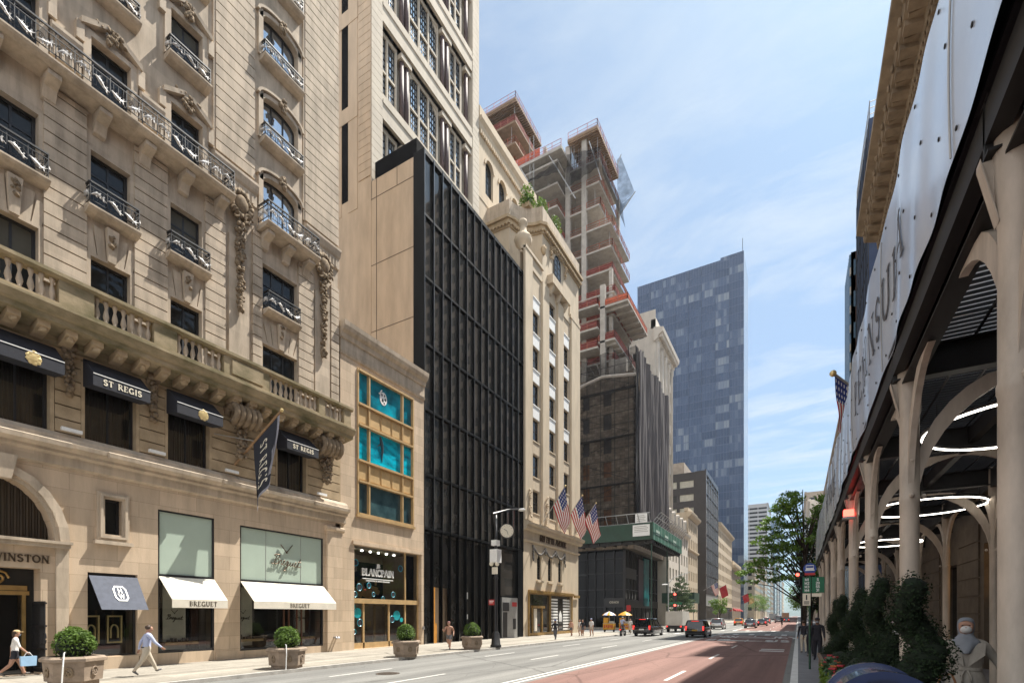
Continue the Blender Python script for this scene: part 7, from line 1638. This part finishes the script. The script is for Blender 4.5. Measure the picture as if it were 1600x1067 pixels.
def ex_hijab(c):
    h = c['h']; q = c['hd']; o = c['off']; t = c['t']; mask(c, mat('grey_cloth_mask', (.58, .57, .55), .8, 0, .06))
    g = MB(); n = 28; rs = []
    # headscarf: shell open at the face, gathered under the chin and over the shoulders
    for (zz, rx, ry, cy, gap) in ((.074, .010, .012, -.008, 0), (.068, .030, .034, -.008, 0), (.054, .045, .054, -.006, 0), (.040, .050, .060, -.006, .70), (.015, .052, .061, -.008, .98), (-.015, .050, .058, -.010, .98), (-.040, .047, .052, -.008, .78), (-.058, .044, .047, .0, .0), (-.076, .056, .056, .004, 0), (-.092, .070, .062, .002, 0), (-.11, .086, .066, .004, 0), (-.13, .078, .074, .008, 0), (-.165, .05, .08, .012, 0), (-.20, .03, .082, .014, 0)):
        row = []
        for k in range(n+1):
            a = PI/2+gap+(2*PI-2*gap)*k/n; wv = 1+(.05*math.sin(5*a+zz*55)+.03*math.sin(9*a-zz*80))*(zz < -.05); row.append(o((q.x+rx*h*wv*math.cos(a), q.y+(cy+ry*wv*math.sin(a))*h, q.z+zz*h)))
        rs.append(row)
    for a, b in zip(rs, rs[1:]):
        for k in range(n): g.face([a[k], a[k+1], b[k+1], b[k]])
    me_o = g.build('headscarf', scarfm, t, True); md = me_o.modifiers.new('Solidify', 'SOLIDIFY'); md.thickness = .008; m2 = me_o.modifiers.new('Subdivision', 'SUBSURF'); m2.levels = 1; m2.render_levels = 1
    g = MB(); rs = []; n = 24
    for zz, rx, ry in ((.812, .055, .05), (.80, .10, .064), (.775, .108, .074), (.72, .102, .084), (.66, .098, .082), (.615, .088, .075), (.60, .09, .077), (.56, .105, .088), (.50, .12, .10), (.40, .135, .115), (.30, .15, .13)):
        rs.append([o(((rx*(1+.05*math.cos(7*a)*(zz < .58)))*h*math.cos(a), (.004+ry*(1+.05*math.cos(7*a)*(zz < .58))*math.sin(a))*h, zz*h)) for a in [2*PI*k/n for k in range(n)]])
    g.rings(rs); co = g.build('coat', coatm, t, True)
    g = MB(); g.rings([[o(((r)*h*math.cos(a), (.004+r*.85*math.sin(a))*h, z_*h)) for a in [2*PI*k/n for k in range(n)]] for r, z_ in ((.088, .592), (.096, .596), (.096, .618), (.088, .622))])
    g.tube([o((.01*h, .092*h, .60*h)), o((.025*h, .105*h, .56*h)), o((.02*h, .115*h, .50*h))], .012, 6); g.tube([o((-.01*h, .092*h, .60*h)), o((-.03*h, .105*h, .55*h)), o((-.025*h, .115*h, .50*h))], .012, 6); g.build('coat_belt', coatm, t, True)
    g = MB()
    for sd in (-1, 1): g.hull([o((sd*.03*h, .062*h, .81*h)), o((sd*.105*h, .05*h, .80*h)), o((sd*.10*h, .088*h, .72*h)), o((sd*.012*h, .092*h, .63*h))], [o((sd*.03*h, .074*h, .81*h)), o((sd*.108*h, .062*h, .805*h)), o((sd*.105*h, .10*h, .72*h)), o((sd*.012*h, .104*h, .63*h))])
    g.build('coat_lapels', coatm, t)
    g = MB()
    for k in range(3): g.blob(o((.03*h, .107*h, (.56-.07*k)*h)), .008, 0, 0, 6, 4)
    g.build('coat_buttons', bronze, t)
person('woman in grey headscarf, mask and pale trench coat walking toward the camera', 1.93, 8.75, .44, 1.74, 168, dict(legs=[(14, 4), (-10, 18)], arms=[(-14, 30, 18), (14, 26, 95)], lean=2), C(top=coatm, bottom=darkcl, shoe=darkcl, hair=None), ex_hijab, True, 3)
tb_ = thing('handbag', 'tan leather handbag hanging at the side of the woman in the headscarf', 'bag', (1.70, 8.3, 1.1)); g = MB(); g.rings([[(1.64+.30*sx, 8.25+.08*sy, z_) for sx, sy in ((-.5*k, -1), (.5*k, -1), (.55*k, 0), (.5*k, 1), (-.5*k, 1), (-.55*k, 0))] for z_, k in ((.98, .9), (1.02, 1.05), (1.15, 1.1), (1.28, .95), (1.31, .85))]); g.build('bag_body', mat('tan_leather', (.27, .115, .04), .5, 0, .25, 6), tb_, True); g = MB(); g.tube([(1.55, 8.27, 1.29), (1.58, 8.3, 1.42), (1.70, 8.33, 1.46), (1.75, 8.3, 1.29)], .014, 6); g.build('bag_strap', MATS['tan_leather'], tb_)

# ================================================================== vehicles
carblack = mat('black_car_paint', (.008, .008, .009), .12, .2, .1, 2, .7, coat=1); carwhite = mat('silver_car_paint', (.55, .54, .52), .2, .4, .06, 2, .6, coat=1); taxiy = mat('taxi_yellow', (.60, .26, .02), .25, 0, .1, 2, .6, coat=.6); cargrey = mat('grey_car_paint', (.20, .21, .22), .2, .4, .1, 2, .6, coat=1); carblue = mat('dark_teal_car_paint', (.05, .075, .08), .2, .4, .1, 2, .6, coat=1); vanw = mat('box_truck_panel', (.50, .47, .42), .6, 0, .12, 1.2)
carglass = glassmat('car_glass', (.012, .014, .016), .03, .9, .004, 1)
def rr(hw, zb, zt, y, r=.09, n=3):
    P = []
    for cx, cz, a0 in ((hw-r, zt-r, 0), (-hw+r, zt-r, 90), (-hw+r*.6, zb+r*.6, 180), (hw-r*.6, zb+r*.6, 270)):
        q = r if a0 < 180 else r*.6
        for k in range(n+1): a = R(a0+90*k/n); P.append((cx+q*math.cos(a), y, cz+q*math.sin(a)))
    return P
def wheel(mb, x, y, r, w_, n=18): mb.rings([[(xx, y+rad*math.cos(a), r+rad*math.sin(a)) for a in [2*PI*k/n for k in range(n)]] for xx, rad in ((x-w_/2, r*.72), (x-w_/2, r*.97), (x-w_*.25, r), (x+w_*.25, r), (x+w_/2, r*.97), (x+w_/2, r*.72))])
def car(name, lab, x, y, rz, Lc, W, H, paint, suv=True, plate=white, group='cars and trucks on the avenue', brake=True, cat='car'):
    t = thing(name, lab, cat, (x, y, 0), group); Tt = lambda a, b, c: (a+x, b+y, c); h = Lc/2; w2 = W/2; belt = 1.02 if suv else .9
    m = MB(Tt); m.rings([rr(w2*.86, .48, belt-.12, -h), rr(w2*.95, .38, belt-.02, -h+.06), rr(w2*.99, .26, belt, -h+.35), rr(w2, .24, belt+.01, -h*.4), rr(w2, .24, belt, h*.35), rr(w2*.98, .26, belt-.05, h*.7), rr(w2*.93, .32, belt-.16, h*.93), rr(w2*.8, .42, belt-.3, h)]); bo = m.build('body', paint, t, True)
    y0, y1, ty0, ty1 = (-h+.12, h*.42, -h+.42, h*.12) if suv else (-h+.75, h*.45, -h*.45, h*.12)
    bw, tw = w2*.93, w2*.76
    m = MB(Tt); m.rings([[(-bw, y0, belt-.03), (bw, y0, belt-.03), (bw, y1, belt-.03), (-bw, y1, belt-.03)], [(-tw, ty0, H-.07), (tw, ty0, H-.07), (tw, ty1, H-.07), (-tw, ty1, H-.07)]]); m.build('windows', carglass, t)
    m = MB(Tt); m.rings([[(-tw-.02, ty0-.06, H-.09), (tw+.02, ty0-.06, H-.09), (tw+.02, ty1+.05, H-.09), (-tw-.02, ty1+.05, H-.09)], [(-tw, ty0, H-.03), (tw, ty0, H-.03), (tw, ty1, H-.03), (-tw, ty1, H-.03)], [(-tw*.8, ty0+.15, H), (tw*.8, ty0+.15, H), (tw*.8, ty1-.15, H), (-tw*.8, ty1-.15, H)]]); m.build('roof', paint, t, True)
    for sx in (-1, 1):
        m = MB(Tt); f = lambda k, yy0, yy1: ((sx*(bw+(tw-bw)*k)+sx*.008, yy0+(yy1-yy0)*k, belt-.03+(H-.05-belt)*k))
        m.tube([f(0, y0, ty0), f(1, y0, ty0)], .055, 6); m.tube([f(0, y1, ty1), f(1, y1, ty1)], .04, 6); m.tube([f(0, (y0+y1)/2, (ty0+ty1)/2), f(1, (y0+y1)/2, (ty0+ty1)/2)], .04, 6)
        if suv: m.tube([f(0, y0+.95, ty0+.8), f(1, y0+.95, ty0+.8)], .04, 6)
        m.build('pillar', paint, t)
        m = MB(Tt); m.box(sx*w2*.72-.11, sx*w2*.72+.14*1, -h-.01, -h+.12, belt-.28, belt+.06) if not suv else m.box(sx*w2*.84-.09, sx*w2*.84+.07, -h+.0, -h+.16, belt-.3, belt+.12); m.build('tail_light', tail_e if brake else redp, t)
        m = MB(Tt); m.blob((sx*(w2+.09), h*.36, belt+.08), (.1, .07, .08), .05); m.build('door_mirror', paint, t, True)
        m = MB(Tt); m.box(sx*w2*.68-.1, sx*w2*.68+.1, h-.09, h-.02, belt-.34, belt-.22); m.build('headlight', chrome, t)
        for yy in (-h*.60, h*.62):
            m = MB(Tt); wheel(m, sx*(w2-.10), yy, .36 if suv else .32, .23); wo = m.build('wheel', rubber, t, True); m = MB(Tt); rad = .23
            m.rings([[(sx*(w2-.10)+s_*.12, yy+rad*math.cos(a), (.36 if suv else .32)+rad*math.sin(a)) for a in [2*PI*k/12 for k in range(12)]] for s_ in (-1, 1)]); m.build('rim', chrome, wo)
    m = MB(Tt); m.box(-.26, .26, -h-.012, -h+.05, belt-.36, belt-.22); m.build('licence_plate', plate, t); m = MB(Tt); m.box(-w2*.9, w2*.9, -h-.03, -h+.12, .36, .52); m.build('rear_bumper', black, t)
    if suv:
        m = MB(Tt); m.box(-.35, .35, ty0-.09, ty0-.05, H-.13, H-.09); m.build('brake_light', tail_e if brake else redp, t)
    t.rotation_euler.z = R(rz); return t
plo = mat('orange_plate', (.55, .30, .03), .5, 0, .1)
car('parked_suv', 'long black suv at the left kerb beside the motorcycle', -14.2, 55.2, -2, 5.3, 2.02, 1.9, carblack)
car('moving_suv', 'black suv with orange licence plate braking in the middle of the road', -8.9, 54.5, 0, 4.8, 1.95, 1.75, carblack, plate=plo)
car('moving_suv', 'silver suv in the middle lane ahead of the black suv', -11.2, 87, 0, 4.8, 1.9, 1.75, carwhite, brake=False)
car('taxi', 'yellow taxi in the distance left of the grey sedan', -11.2, 120, 0, 4.7, 1.85, 1.6, taxiy, False)
car('sedan', 'grey sedan in the distance just right of the yellow taxi', -7.2, 97, 0, 4.7, 1.85, 1.5, cargrey, False, brake=False)
car('sedan', 'dark teal sedan right of the grey sedan in the distance', -6.5, 118, 0, 4.7, 1.85, 1.5, carblue, False)
car('moving_suv', 'pale suv far ahead in the centre lane', -7.3, 150, 0, 4.7, 1.9, 1.75, carwhite)
car('moving_suv', 'grey van shaped suv far ahead near the bright trees', -5.0, 168, 0, 5.2, 2.0, 2.1, cargrey, brake=False)
car('sedan', 'dark red lit sedan far ahead beside the grey van shaped suv', -3.4, 195, 0, 4.6, 1.85, 1.5, carblack, False)
car('sedan', 'small black sedan far down the left lane', -12.4, 165, 0, 4.6, 1.85, 1.5, carblack, False)
car('sedan', 'silver sedan far down the avenue in the left lane', -9.6, 190, 0, 4.6, 1.85, 1.5, carwhite, False)
def truck(lab, x, y, Lc, W, H, bm, cabm, cat='truck', name='box_truck'):
    t = thing(name, lab, cat, (x, y, 0), 'cars and trucks on the avenue'); m = MB(); m.box(x-W/2, x+W/2, y, y+Lc*.7, .9, H); b_ = m.build('cargo_box', bm, t); m = MB(); m.box(x-W/2+.08, x-.02, y-.03, y-.005, 1.0, H-.12); m.box(x+.02, x+W/2-.08, y-.03, y-.005, 1.0, H-.12); m.build('rear_door', bm, b_)
    m = MB(); m.rings([[(x-W/2+.1, y+Lc*.72, .6), (x+W/2-.1, y+Lc*.72, .6), (x+W/2-.1, y+Lc, .6), (x-W/2+.1, y+Lc, .6)], [(x-W/2+.15, y+Lc*.72, 2.3), (x+W/2-.15, y+Lc*.72, 2.3), (x+W/2-.2, y+Lc*.9, 2.3), (x-W/2+.2, y+Lc*.9, 2.3)]]); m.build('cab', cabm, t)
    m = MB(); m.box(x-W/2+.1, x+W/2-.1, y+.1, y+Lc*.95, .55, .88); m.box(x-W/2, x+W/2, y-.08, y+.06, .45, .62); m.build('chassis', black, t)
    for sx in (-1, 1):
        m = MB(); m.box(x+sx*(W/2-.2)-.1, x+sx*(W/2-.2)+.1, y-.05, y+.01, .68, .86); m.build('tail_light', tail_e, t)
        for yy in (y+.9, y+Lc*.85): m = MB(lambda a, b, c: (a+x, b+yy, c)); wheel(m, sx*(W/2-.16), 0, .42, .28); m.build('wheel', rubber, t, True)
    return t
truck('beige box truck waiting at the left kerb before the traffic light', -14.1, 67.5, 6.5, 2.15, 2.75, vanw, vanw); truck('pale orange city bus far down the avenue', -4.6, 235, 12, 2.6, 3.3, mat('bus_orange', (.50, .28, .17), .5, 0, .15, 1), vanw, 'bus', 'city_bus'); truck('grey delivery truck far down the avenue in the middle lane', -8.2, 210, 7, 2.3, 2.9, cargrey, cargrey)
# motorcycle and cyclist
t = thing('motorcycle', 'black motorcycle with rider stopped at the left kerb', 'motorcycle', (-16.3, 52.6, 0)); Tm = lambda a, b, c: (a-16.3, b+52.6, c)
for yy in (-.62, .68): m = MB(Tm); wheel(m, 0, yy, .32, .14, 16); wo = m.build('wheel', rubber, t, True); m = MB(Tm); m.rings([[(s_*.05, yy+.2*math.cos(a), .32+.2*math.sin(a)) for a in [2*PI*k/10 for k in range(10)]] for s_ in (-1, 1)]); m.build('rim', chrome, wo)
m = MB(Tm); m.rings([[(.14*k*math.cos(a), yy, .62+c_+.17*k*math.sin(a)) for a in [2*PI*j/10 for j in range(10)]] for yy, k, c_ in ((-.85, .4, .18), (-.5, 1, .08), (0, 1.1, .02), (.35, 1.1, .1), (.6, .5, .12))]); m.build('body', carblack, t, True); m = MB(Tm); m.blob((0, -.3, .82), (.16, .42, .07), .05); m.build('saddle', black, t, True)
m = MB(Tm); m.tube([(-.36, .42, 1.06), (-.1, .55, 1.02), (.1, .55, 1.02), (.36, .42, 1.06)], .02, 6); m.tube([(0, .55, 1.02), (0, .68, .32)], .035, 6); m.build('handlebar', chrome, t); m = MB(Tm); m.box(-.09, .09, -.93, -.89, .66, .76); m.build('tail_light', tail_e, t)
m = MB(Tm); m.tube([(.16, -.8, .36), (.16, .1, .34)], .05, 8); m.build('exhaust', chrome, t)
person('rider in white shirt and helmet sitting on the black motorcycle', -16.3, 52.35, .33, 1.72, 0, dict(legs=[(62, 80), (62, 80)], arms=[(40, 14, 25), (40, 14, 25)], lean=10), C(top=pale, bottom=greycl, sleeve=.6), lambda c: cap(c, white, False, 'helmet'))
t = thing('bicycle', 'small bicycle ridden in the far red lane', 'bicycle', (-2.6, 105, 0)); Tm = lambda a, b, c: (a-2.6, b+105, c)
for yy in (-.5, .5): m = MB(Tm); m.tube([(0, yy+.33*math.cos(a), .34+.33*math.sin(a)) for a in [2*PI*k/20 for k in range(20)]], .025, 5, 0, True); m.build('wheel', rubber, t)
m = MB(Tm); m.tube([(0, -.5, .34), (0, -.1, .34), (0, -.18, .85)], .025, 5); m.tube([(0, -.1, .34), (0, .38, .85), (0, .5, .34)], .025, 5); m.tube([(0, -.16, .75), (0, .38, .8)], .025, 5); m.tube([(-.25, .36, .98), (.25, .36, .98)], .02, 5); m.build('frame', darksteel, t); m = MB(Tm); m.blob((0, -.2, .9), (.08, .13, .04), 0); m.build('saddle', black, t)
person('cyclist in dark clothes riding in the far red lane', -2.6, 104.85, .38, 1.72, 0, dict(legs=[(50, 50), (20, 30)], arms=[(45, 10, 15), (45, 10, 15)], lean=18), C(top=darkcl, bottom=darkcl), None, sub=1)

# ================================================================== street furniture, left pavement
def hexplanter(x, y, z, k, lab, hose):
    t = thing('street_planter', lab, 'planter', (x, y, z), 'concrete planters with round bushes'); hx = lambda r, rot=0: [(x+r*k*math.cos(PI/3*i+rot), y+r*k*math.sin(PI/3*i+rot)) for i in range(6)]
    m = MB(); m.hull([(a, b, z) for a, b in hx(.60)], [(a, b, z+.14*k) for a, b in hx(.60)]); m.hull([(a, b, z+.14*k) for a, b in hx(.68)], [(a, b, z+.70*k) for a, b in hx(.72)]); m.build('basin', planterm, t)
    m = MB(); m.rings([[(a, b, zz) for a, b in hx(r)] for r, zz in ((.74, z+.70*k), (.80, z+.72*k), (.80, z+.80*k), (.72, z+.86*k), (.62, z+.86*k), (.62, z+.80*k))], 0, False); m.build('rim', planterm, t); m = MB(); m.face([(a, b, z+.82*k) for a, b in hx(.64)]); m.build('soil', soil, t)
    for i in range(6):
        a0 = PI/3*i+PI/6; r = .60*k; T_ = lambda s, n, zz, a0=a0: (x+(r+n+.02*k)*math.cos(a0)-s*math.sin(a0), y+(r+n+.02*k)*math.sin(a0)+s*math.cos(a0), zz)
        m = MB(T_); m.tube([(.09*k*math.cos(q), .01, z+.42*k+.13*k*math.sin(q)) for q in [2*PI*j/12 for j in range(12)]], .022*k, 5, 0, True)
        for q in range(5): m.blob(((q-2)*.04*k, .01, z+(.36+.05*(q % 2))*k), (.03*k, .02, .05*k), .3, 0, 6, 4)
        m.build('cast_emblem', carved if i in (4, 5, 3) else planterm, t)
    r = .52*k; leaves('bush', [(x, y, z+1.18*k, r, r, r*.95)]+[(x+r*.7*math.cos(q)*math.sin(v), y+r*.7*math.sin(q)*math.sin(v), z+1.18*k+r*.7*math.cos(v), r*.42, r*.42, r*.4) for q, v in [(random.uniform(0, 6.28), random.uniform(.1, 1.9)) for _ in range(22)]], 5200, .045*k, leafL, t)
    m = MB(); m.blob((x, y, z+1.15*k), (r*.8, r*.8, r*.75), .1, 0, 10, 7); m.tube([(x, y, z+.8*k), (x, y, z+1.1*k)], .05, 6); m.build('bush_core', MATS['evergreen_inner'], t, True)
    if hose: m = MB(); m.tube([(x+.62*k, y-.5*k, z), (x+.60*k, y-.46*k, z+.6), (x+.5*k, y-.4*k, z+.98*k), (x+.3*k, y-.3*k, z+1.0*k)], .02, 6); m.build('white_hose', white, t)
hexplanter(-18.9, 6.6, .13, 1.0, 'concrete planter with round bush, nearest the camera below the dark blue awning', True); hexplanter(-17.55, 12.85, .13, .95, 'concrete planter with round bush below the long cream awning', True); hexplanter(-17.2, 19.4, .13, .95, 'concrete planter with round bush in front of the sea picture building', False); hexplanter(-17.4, 25.6, .13, .95, 'concrete planter with round bush before the black glass facade', False)
t = thing('street_lamp', 'black street lamp post with round clock face and white boxes', 'street lamp', (-17.1, 27.9, .13)); x, y, z = -17.1, 27.9, .13
m = MB(); m.lathe([(.36, z), (.36, z+.15), (.3, z+.2), (.24, z+.9), (.16, z+1.0), (.13, z+1.1), (.12, z+4.4), (.16, z+4.5), (.11, z+4.6), (.1, z+5.4)], x, y, 10); m.lathe([(.1, z+5.4), (.09, z+8.6)], x, y, 10); m.build('post', black, t, True)
m = MB(); m.tube([(x, y, z+7.6), (x+.1, y-.5, z+8.6), (x+.5, y+1.0, z+9.1), (x+.9, y+1.5, z+9.15)], .06, 6); m.build('lamp_arm', black, t); m = MB(); m.blob((x+1.05, y+1.6, z+9.12), (.28, .2, .09), .02, 0, 10, 5); m.build('lamp_head', white, t, True)
m = MB(); T_ = lambda s, n, zz: (x+.5+.866*s+.3*0, y+.0-n, zz)
cxk, cyk, czk = x+.62, y+.35, z+7.55; u_ = Vector((.8, .6, 0)); n_ = Vector((.6, -.8, 0))
def disk(mb, r, d0, d1, n=24): mb.hull([tuple(Vector((cxk, cyk, czk))+u_*(r*math.cos(a))+Vector((0, 0, r*math.sin(a)))+n_*d0) for a in [2*PI*k/n for k in range(n)]], [tuple(Vector((cxk, cyk, czk))+u_*(r*math.cos(a))+Vector((0, 0, r*math.sin(a)))+n_*d1) for a in [2*PI*k/n for k in range(n)]])
disk(m, .48, -.1, .1); m.tube([(x, y, czk), (cxk-.3, cyk-.2, czk)], .05, 6); ck = m.build('clock_case', black, t); m = MB(); disk(m, .43, .1, .11); m.build('clock_face', ivory, ck)
m = MB(); c_ = Vector((cxk, cyk, czk))+n_*.115; m.tube([c_, c_+u_*.08+Vector((0, 0, -.26))], .014, 4); m.tube([c_, c_-u_*.2+Vector((0, 0, .12))], .014, 4)
for k in range(12): a = k*PI/6; p = c_+u_*(.36*math.cos(a))+Vector((0, 0, .36*math.sin(a))); m.blob(tuple(p), .018, 0, 0, 5, 4)
m.build('clock_hands', black, ck)
m = MB(); m.box(x-.28, x+.28, y-.3, y+.25, z+5.5, z+6.35); m.box(x-.2, x+.2, y-.25, y+.2, z+6.6, z+6.95); m.build('equipment_box', white, t); m = MB(); m.blob((x-.15, y-.3, z+5.4), .14, 0, 0, 10, 7); m.blob((x+.25, y-.25, z+5.38), .14, 0, 0, 10, 7); m.build('camera_dome', ivory, t, True); m = MB(); m.box(x-.2, x+.2, y-.16, y-.1, z+4.75, z+5.2); m.build('notice_box', cream, t)
m = MB(); m.box(x-.45, x-.02, y-.15, y-.12, z+2.75, z+3.1); rsn = m.build('red_parking_sign', redp, t); m = MB(FS(y-.15)); m.box(x-.4, x-.07, .001, .006, z+2.98, z+3.03); m.box(x-.4, x-.14, .001, .006, z+2.88, z+2.92); m.build('sign_print', white, rsn)
t = thing('street_lamp', 'distant cobra street lamp over the kerb by the pale flowering tree', 'street lamp', (-17.2, 62, .13)); m = MB(); m.tube([(-17.2, 78.5, .13), (-17.2, 78.5, 7.3)], .08, 8); m.tube([(-17.2, 78.5, 7.0), (-16.6, 79, 8.0), (-14.5, 81, 8.9)], .05, 6); m.build('post', steelgrey, t); m = MB(); m.blob((-17.6, 77.9, 6.9), (.5, .2, .1), 0); m.build('lamp_head', white, t)
t = thing('traffic_light', 'traffic light showing red on the left kerb by the dark canopy', 'traffic light', (-16.6, 80.6, .13)); m = MB(); m.tube([(-16.6, 80.6, .13), (-16.6, 80.6, 5.6)], .08, 8); m.build('pole', black, t)
for zz, lit in ((4.6, True), (2.9, True)): m = MB(); m.box(-16.85, -16.4, 80.3, 80.58, zz, zz+1.1); hd = m.build('signal_head', black, t); m = MB(); m.blob((-16.62, 80.28, zz+.88), (.17, .06, .17), 0, 0, 10, 6); m.build('red_light', red_e, hd)
m = MB(); m.box(-17.6, -15.6, 80.5, 80.55, 3.9, 4.25); m.build('street_name_sign', gr, t)
for k, (x, y, lab) in enumerate(((-21.6, 63.8, 'yellow food cart under a yellow and blue umbrella, left of two'), (-19.7, 64.6, 'yellow food cart under a yellow umbrella, right of two'))):
    t = thing('food_cart', lab, 'food cart', (x, y, 0), 'food carts at the cross street'); yc = mat('cart_yellow', (.60, .30, .02), .5, 0, .15, 2) if 'cart_yellow' not in MATS else MATS['cart_yellow']
    m = MB(); m.box(x-.7, x+.7, y-.45, y+.45, .35, 1.15); m.box(x-.65, x-.05, y-.4, y+.4, 1.15, 1.9); m.build('cart_body', yc, t); m = MB(); m.box(x-.72, x+.72, y-.47, y+.47, 1.16, 1.2); m.box(x+.05, x+.6, y-.3, y+.3, 1.2, 1.45); m.build('steel_counter', steelgrey, t); m = MB(FS(y-.46))
    for q in range(5): m.box(x-.55+.25*q, x-.4+.25*q, .0, .02, .55+.1*(q % 2), .95); 
    m.build('menu_pictures', redp, t)
    for sx in (-1, 1): m = MB(lambda a, b, c: (a+x, b+y, c)); wheel(m, sx*.62, 0, .26, .1, 14); m.build('wheel', rubber, t, True)
    m = MB(); m.tube([(x, y, 1.2), (x, y, 2.75)], .025, 6); m.build('umbrella_pole', chrome, t); m = MB(); n = 16; R1 = [(x+.92*math.cos(2*PI*j/n), y+.92*math.sin(2*PI*j/n), 2.2+.05*(j % 2)) for j in range(n)]; R2 = [(x+.56*math.cos(2*PI*j/n), y+.56*math.sin(2*PI*j/n), 2.5) for j in range(n)]
    for j in range(n): m.face([R1[j], R1[(j+1) % n], R2[(j+1) % n], R2[j]], (j//2) % 2 if k == 0 else 0); m.face([R2[j], R2[(j+1) % n], (x, y, 2.75)], (j//2) % 2 if k == 0 else 0)
    m.build('umbrella_canopy', [yc, pale], t)
t = thing('parking_sign', 'red parking sign on a thin post at the left corner by the food carts', 'sign', (-17.2, 57.8, .13)); m = MB(); m.tube([(-17.2, 57.8, .13), (-17.2, 57.8, 3.4)], .03, 6); m.build('pole', steelgrey, t); m = MB(); m.box(-17.45, -16.95, 57.72, 57.76, 2.7, 3.4); m.build('sign_plate', redp, t)
CN = thing('entrance_canopy', 'dark green entrance canopy over the pavement beyond the netted building', 'canopy', (-20, 104, 0)); m = MB(); m.box(X0, -17.2, 100.5, 106, 4.6, 6.6); m.build('canopy_roof', greenp, CN)
for yy in (100.7, 105.8): m = MB(); m.tube([(-17.4, yy, .13), (-17.4, yy, 4.6)], .06, 6); m.build('canopy_post', chrome, CN)
for k, (x, y, mm, lab) in enumerate(((-19.5, 150, None, 'american flag further down the left side near the dark office block'), (-19.0, 165, redf, 'plain red flag further down the left side beside the american flag'), (-18.5, 235, redf, 'faded red flag far down the left side'), (-18.5, 262, gold, 'yellow flag far down the left side'))):
    if mm is None: usflag('wall_flag', lab, (X0+.1, y, 9.2), (x, y-.5, 11.5), 1.9, 3.4, 'flags further down the left side', dirx=(.8, 0, 0))
    else:
        t = thing('wall_flag', lab, 'flag', (X0, y, 9.2), 'flags further down the left side'); m = MB(); m.tube([(X0+.1, y, 9.2), (x, y-.5, 11.5)], .05, 5); m.build('pole', steelgrey, t); g = MB(); a, b = Vector((x, y-.5, 11.5)), Vector((X0+.1, y, 9.2))
        V = [[tuple(a+(b-a)*(.45*i/8)+Vector((.7*j/8, .12*math.sin(i+j), -3.2*j/8))) for i in range(9)] for j in range(9)]
        for j in range(8):
            for i in range(8): g.face([V[j][i], V[j][i+1], V[j+1][i+1], V[j+1][i]])
        g.build('flag_cloth', mm, t, True)

HZ = MB(); HZ.box(-150, 60, -20, 980, -1.02, 195)
hm_ = bpy.data.materials.new('thin_city_haze'); hm_.use_nodes = True; t = hm_.node_tree; t.nodes.clear(); pv = N(t, 'ShaderNodeVolumePrincipled'); pv.inputs['Color'].default_value = (.86, .91, 1, 1); pv.inputs['Density'].default_value = .00012; pv.inputs['Anisotropy'].default_value = .3
o_ = N(t, 'ShaderNodeOutputMaterial'); t.links.new(pv.outputs[0], o_.inputs['Volume'])
struct('haze', HZ, hm_, 'stuff')
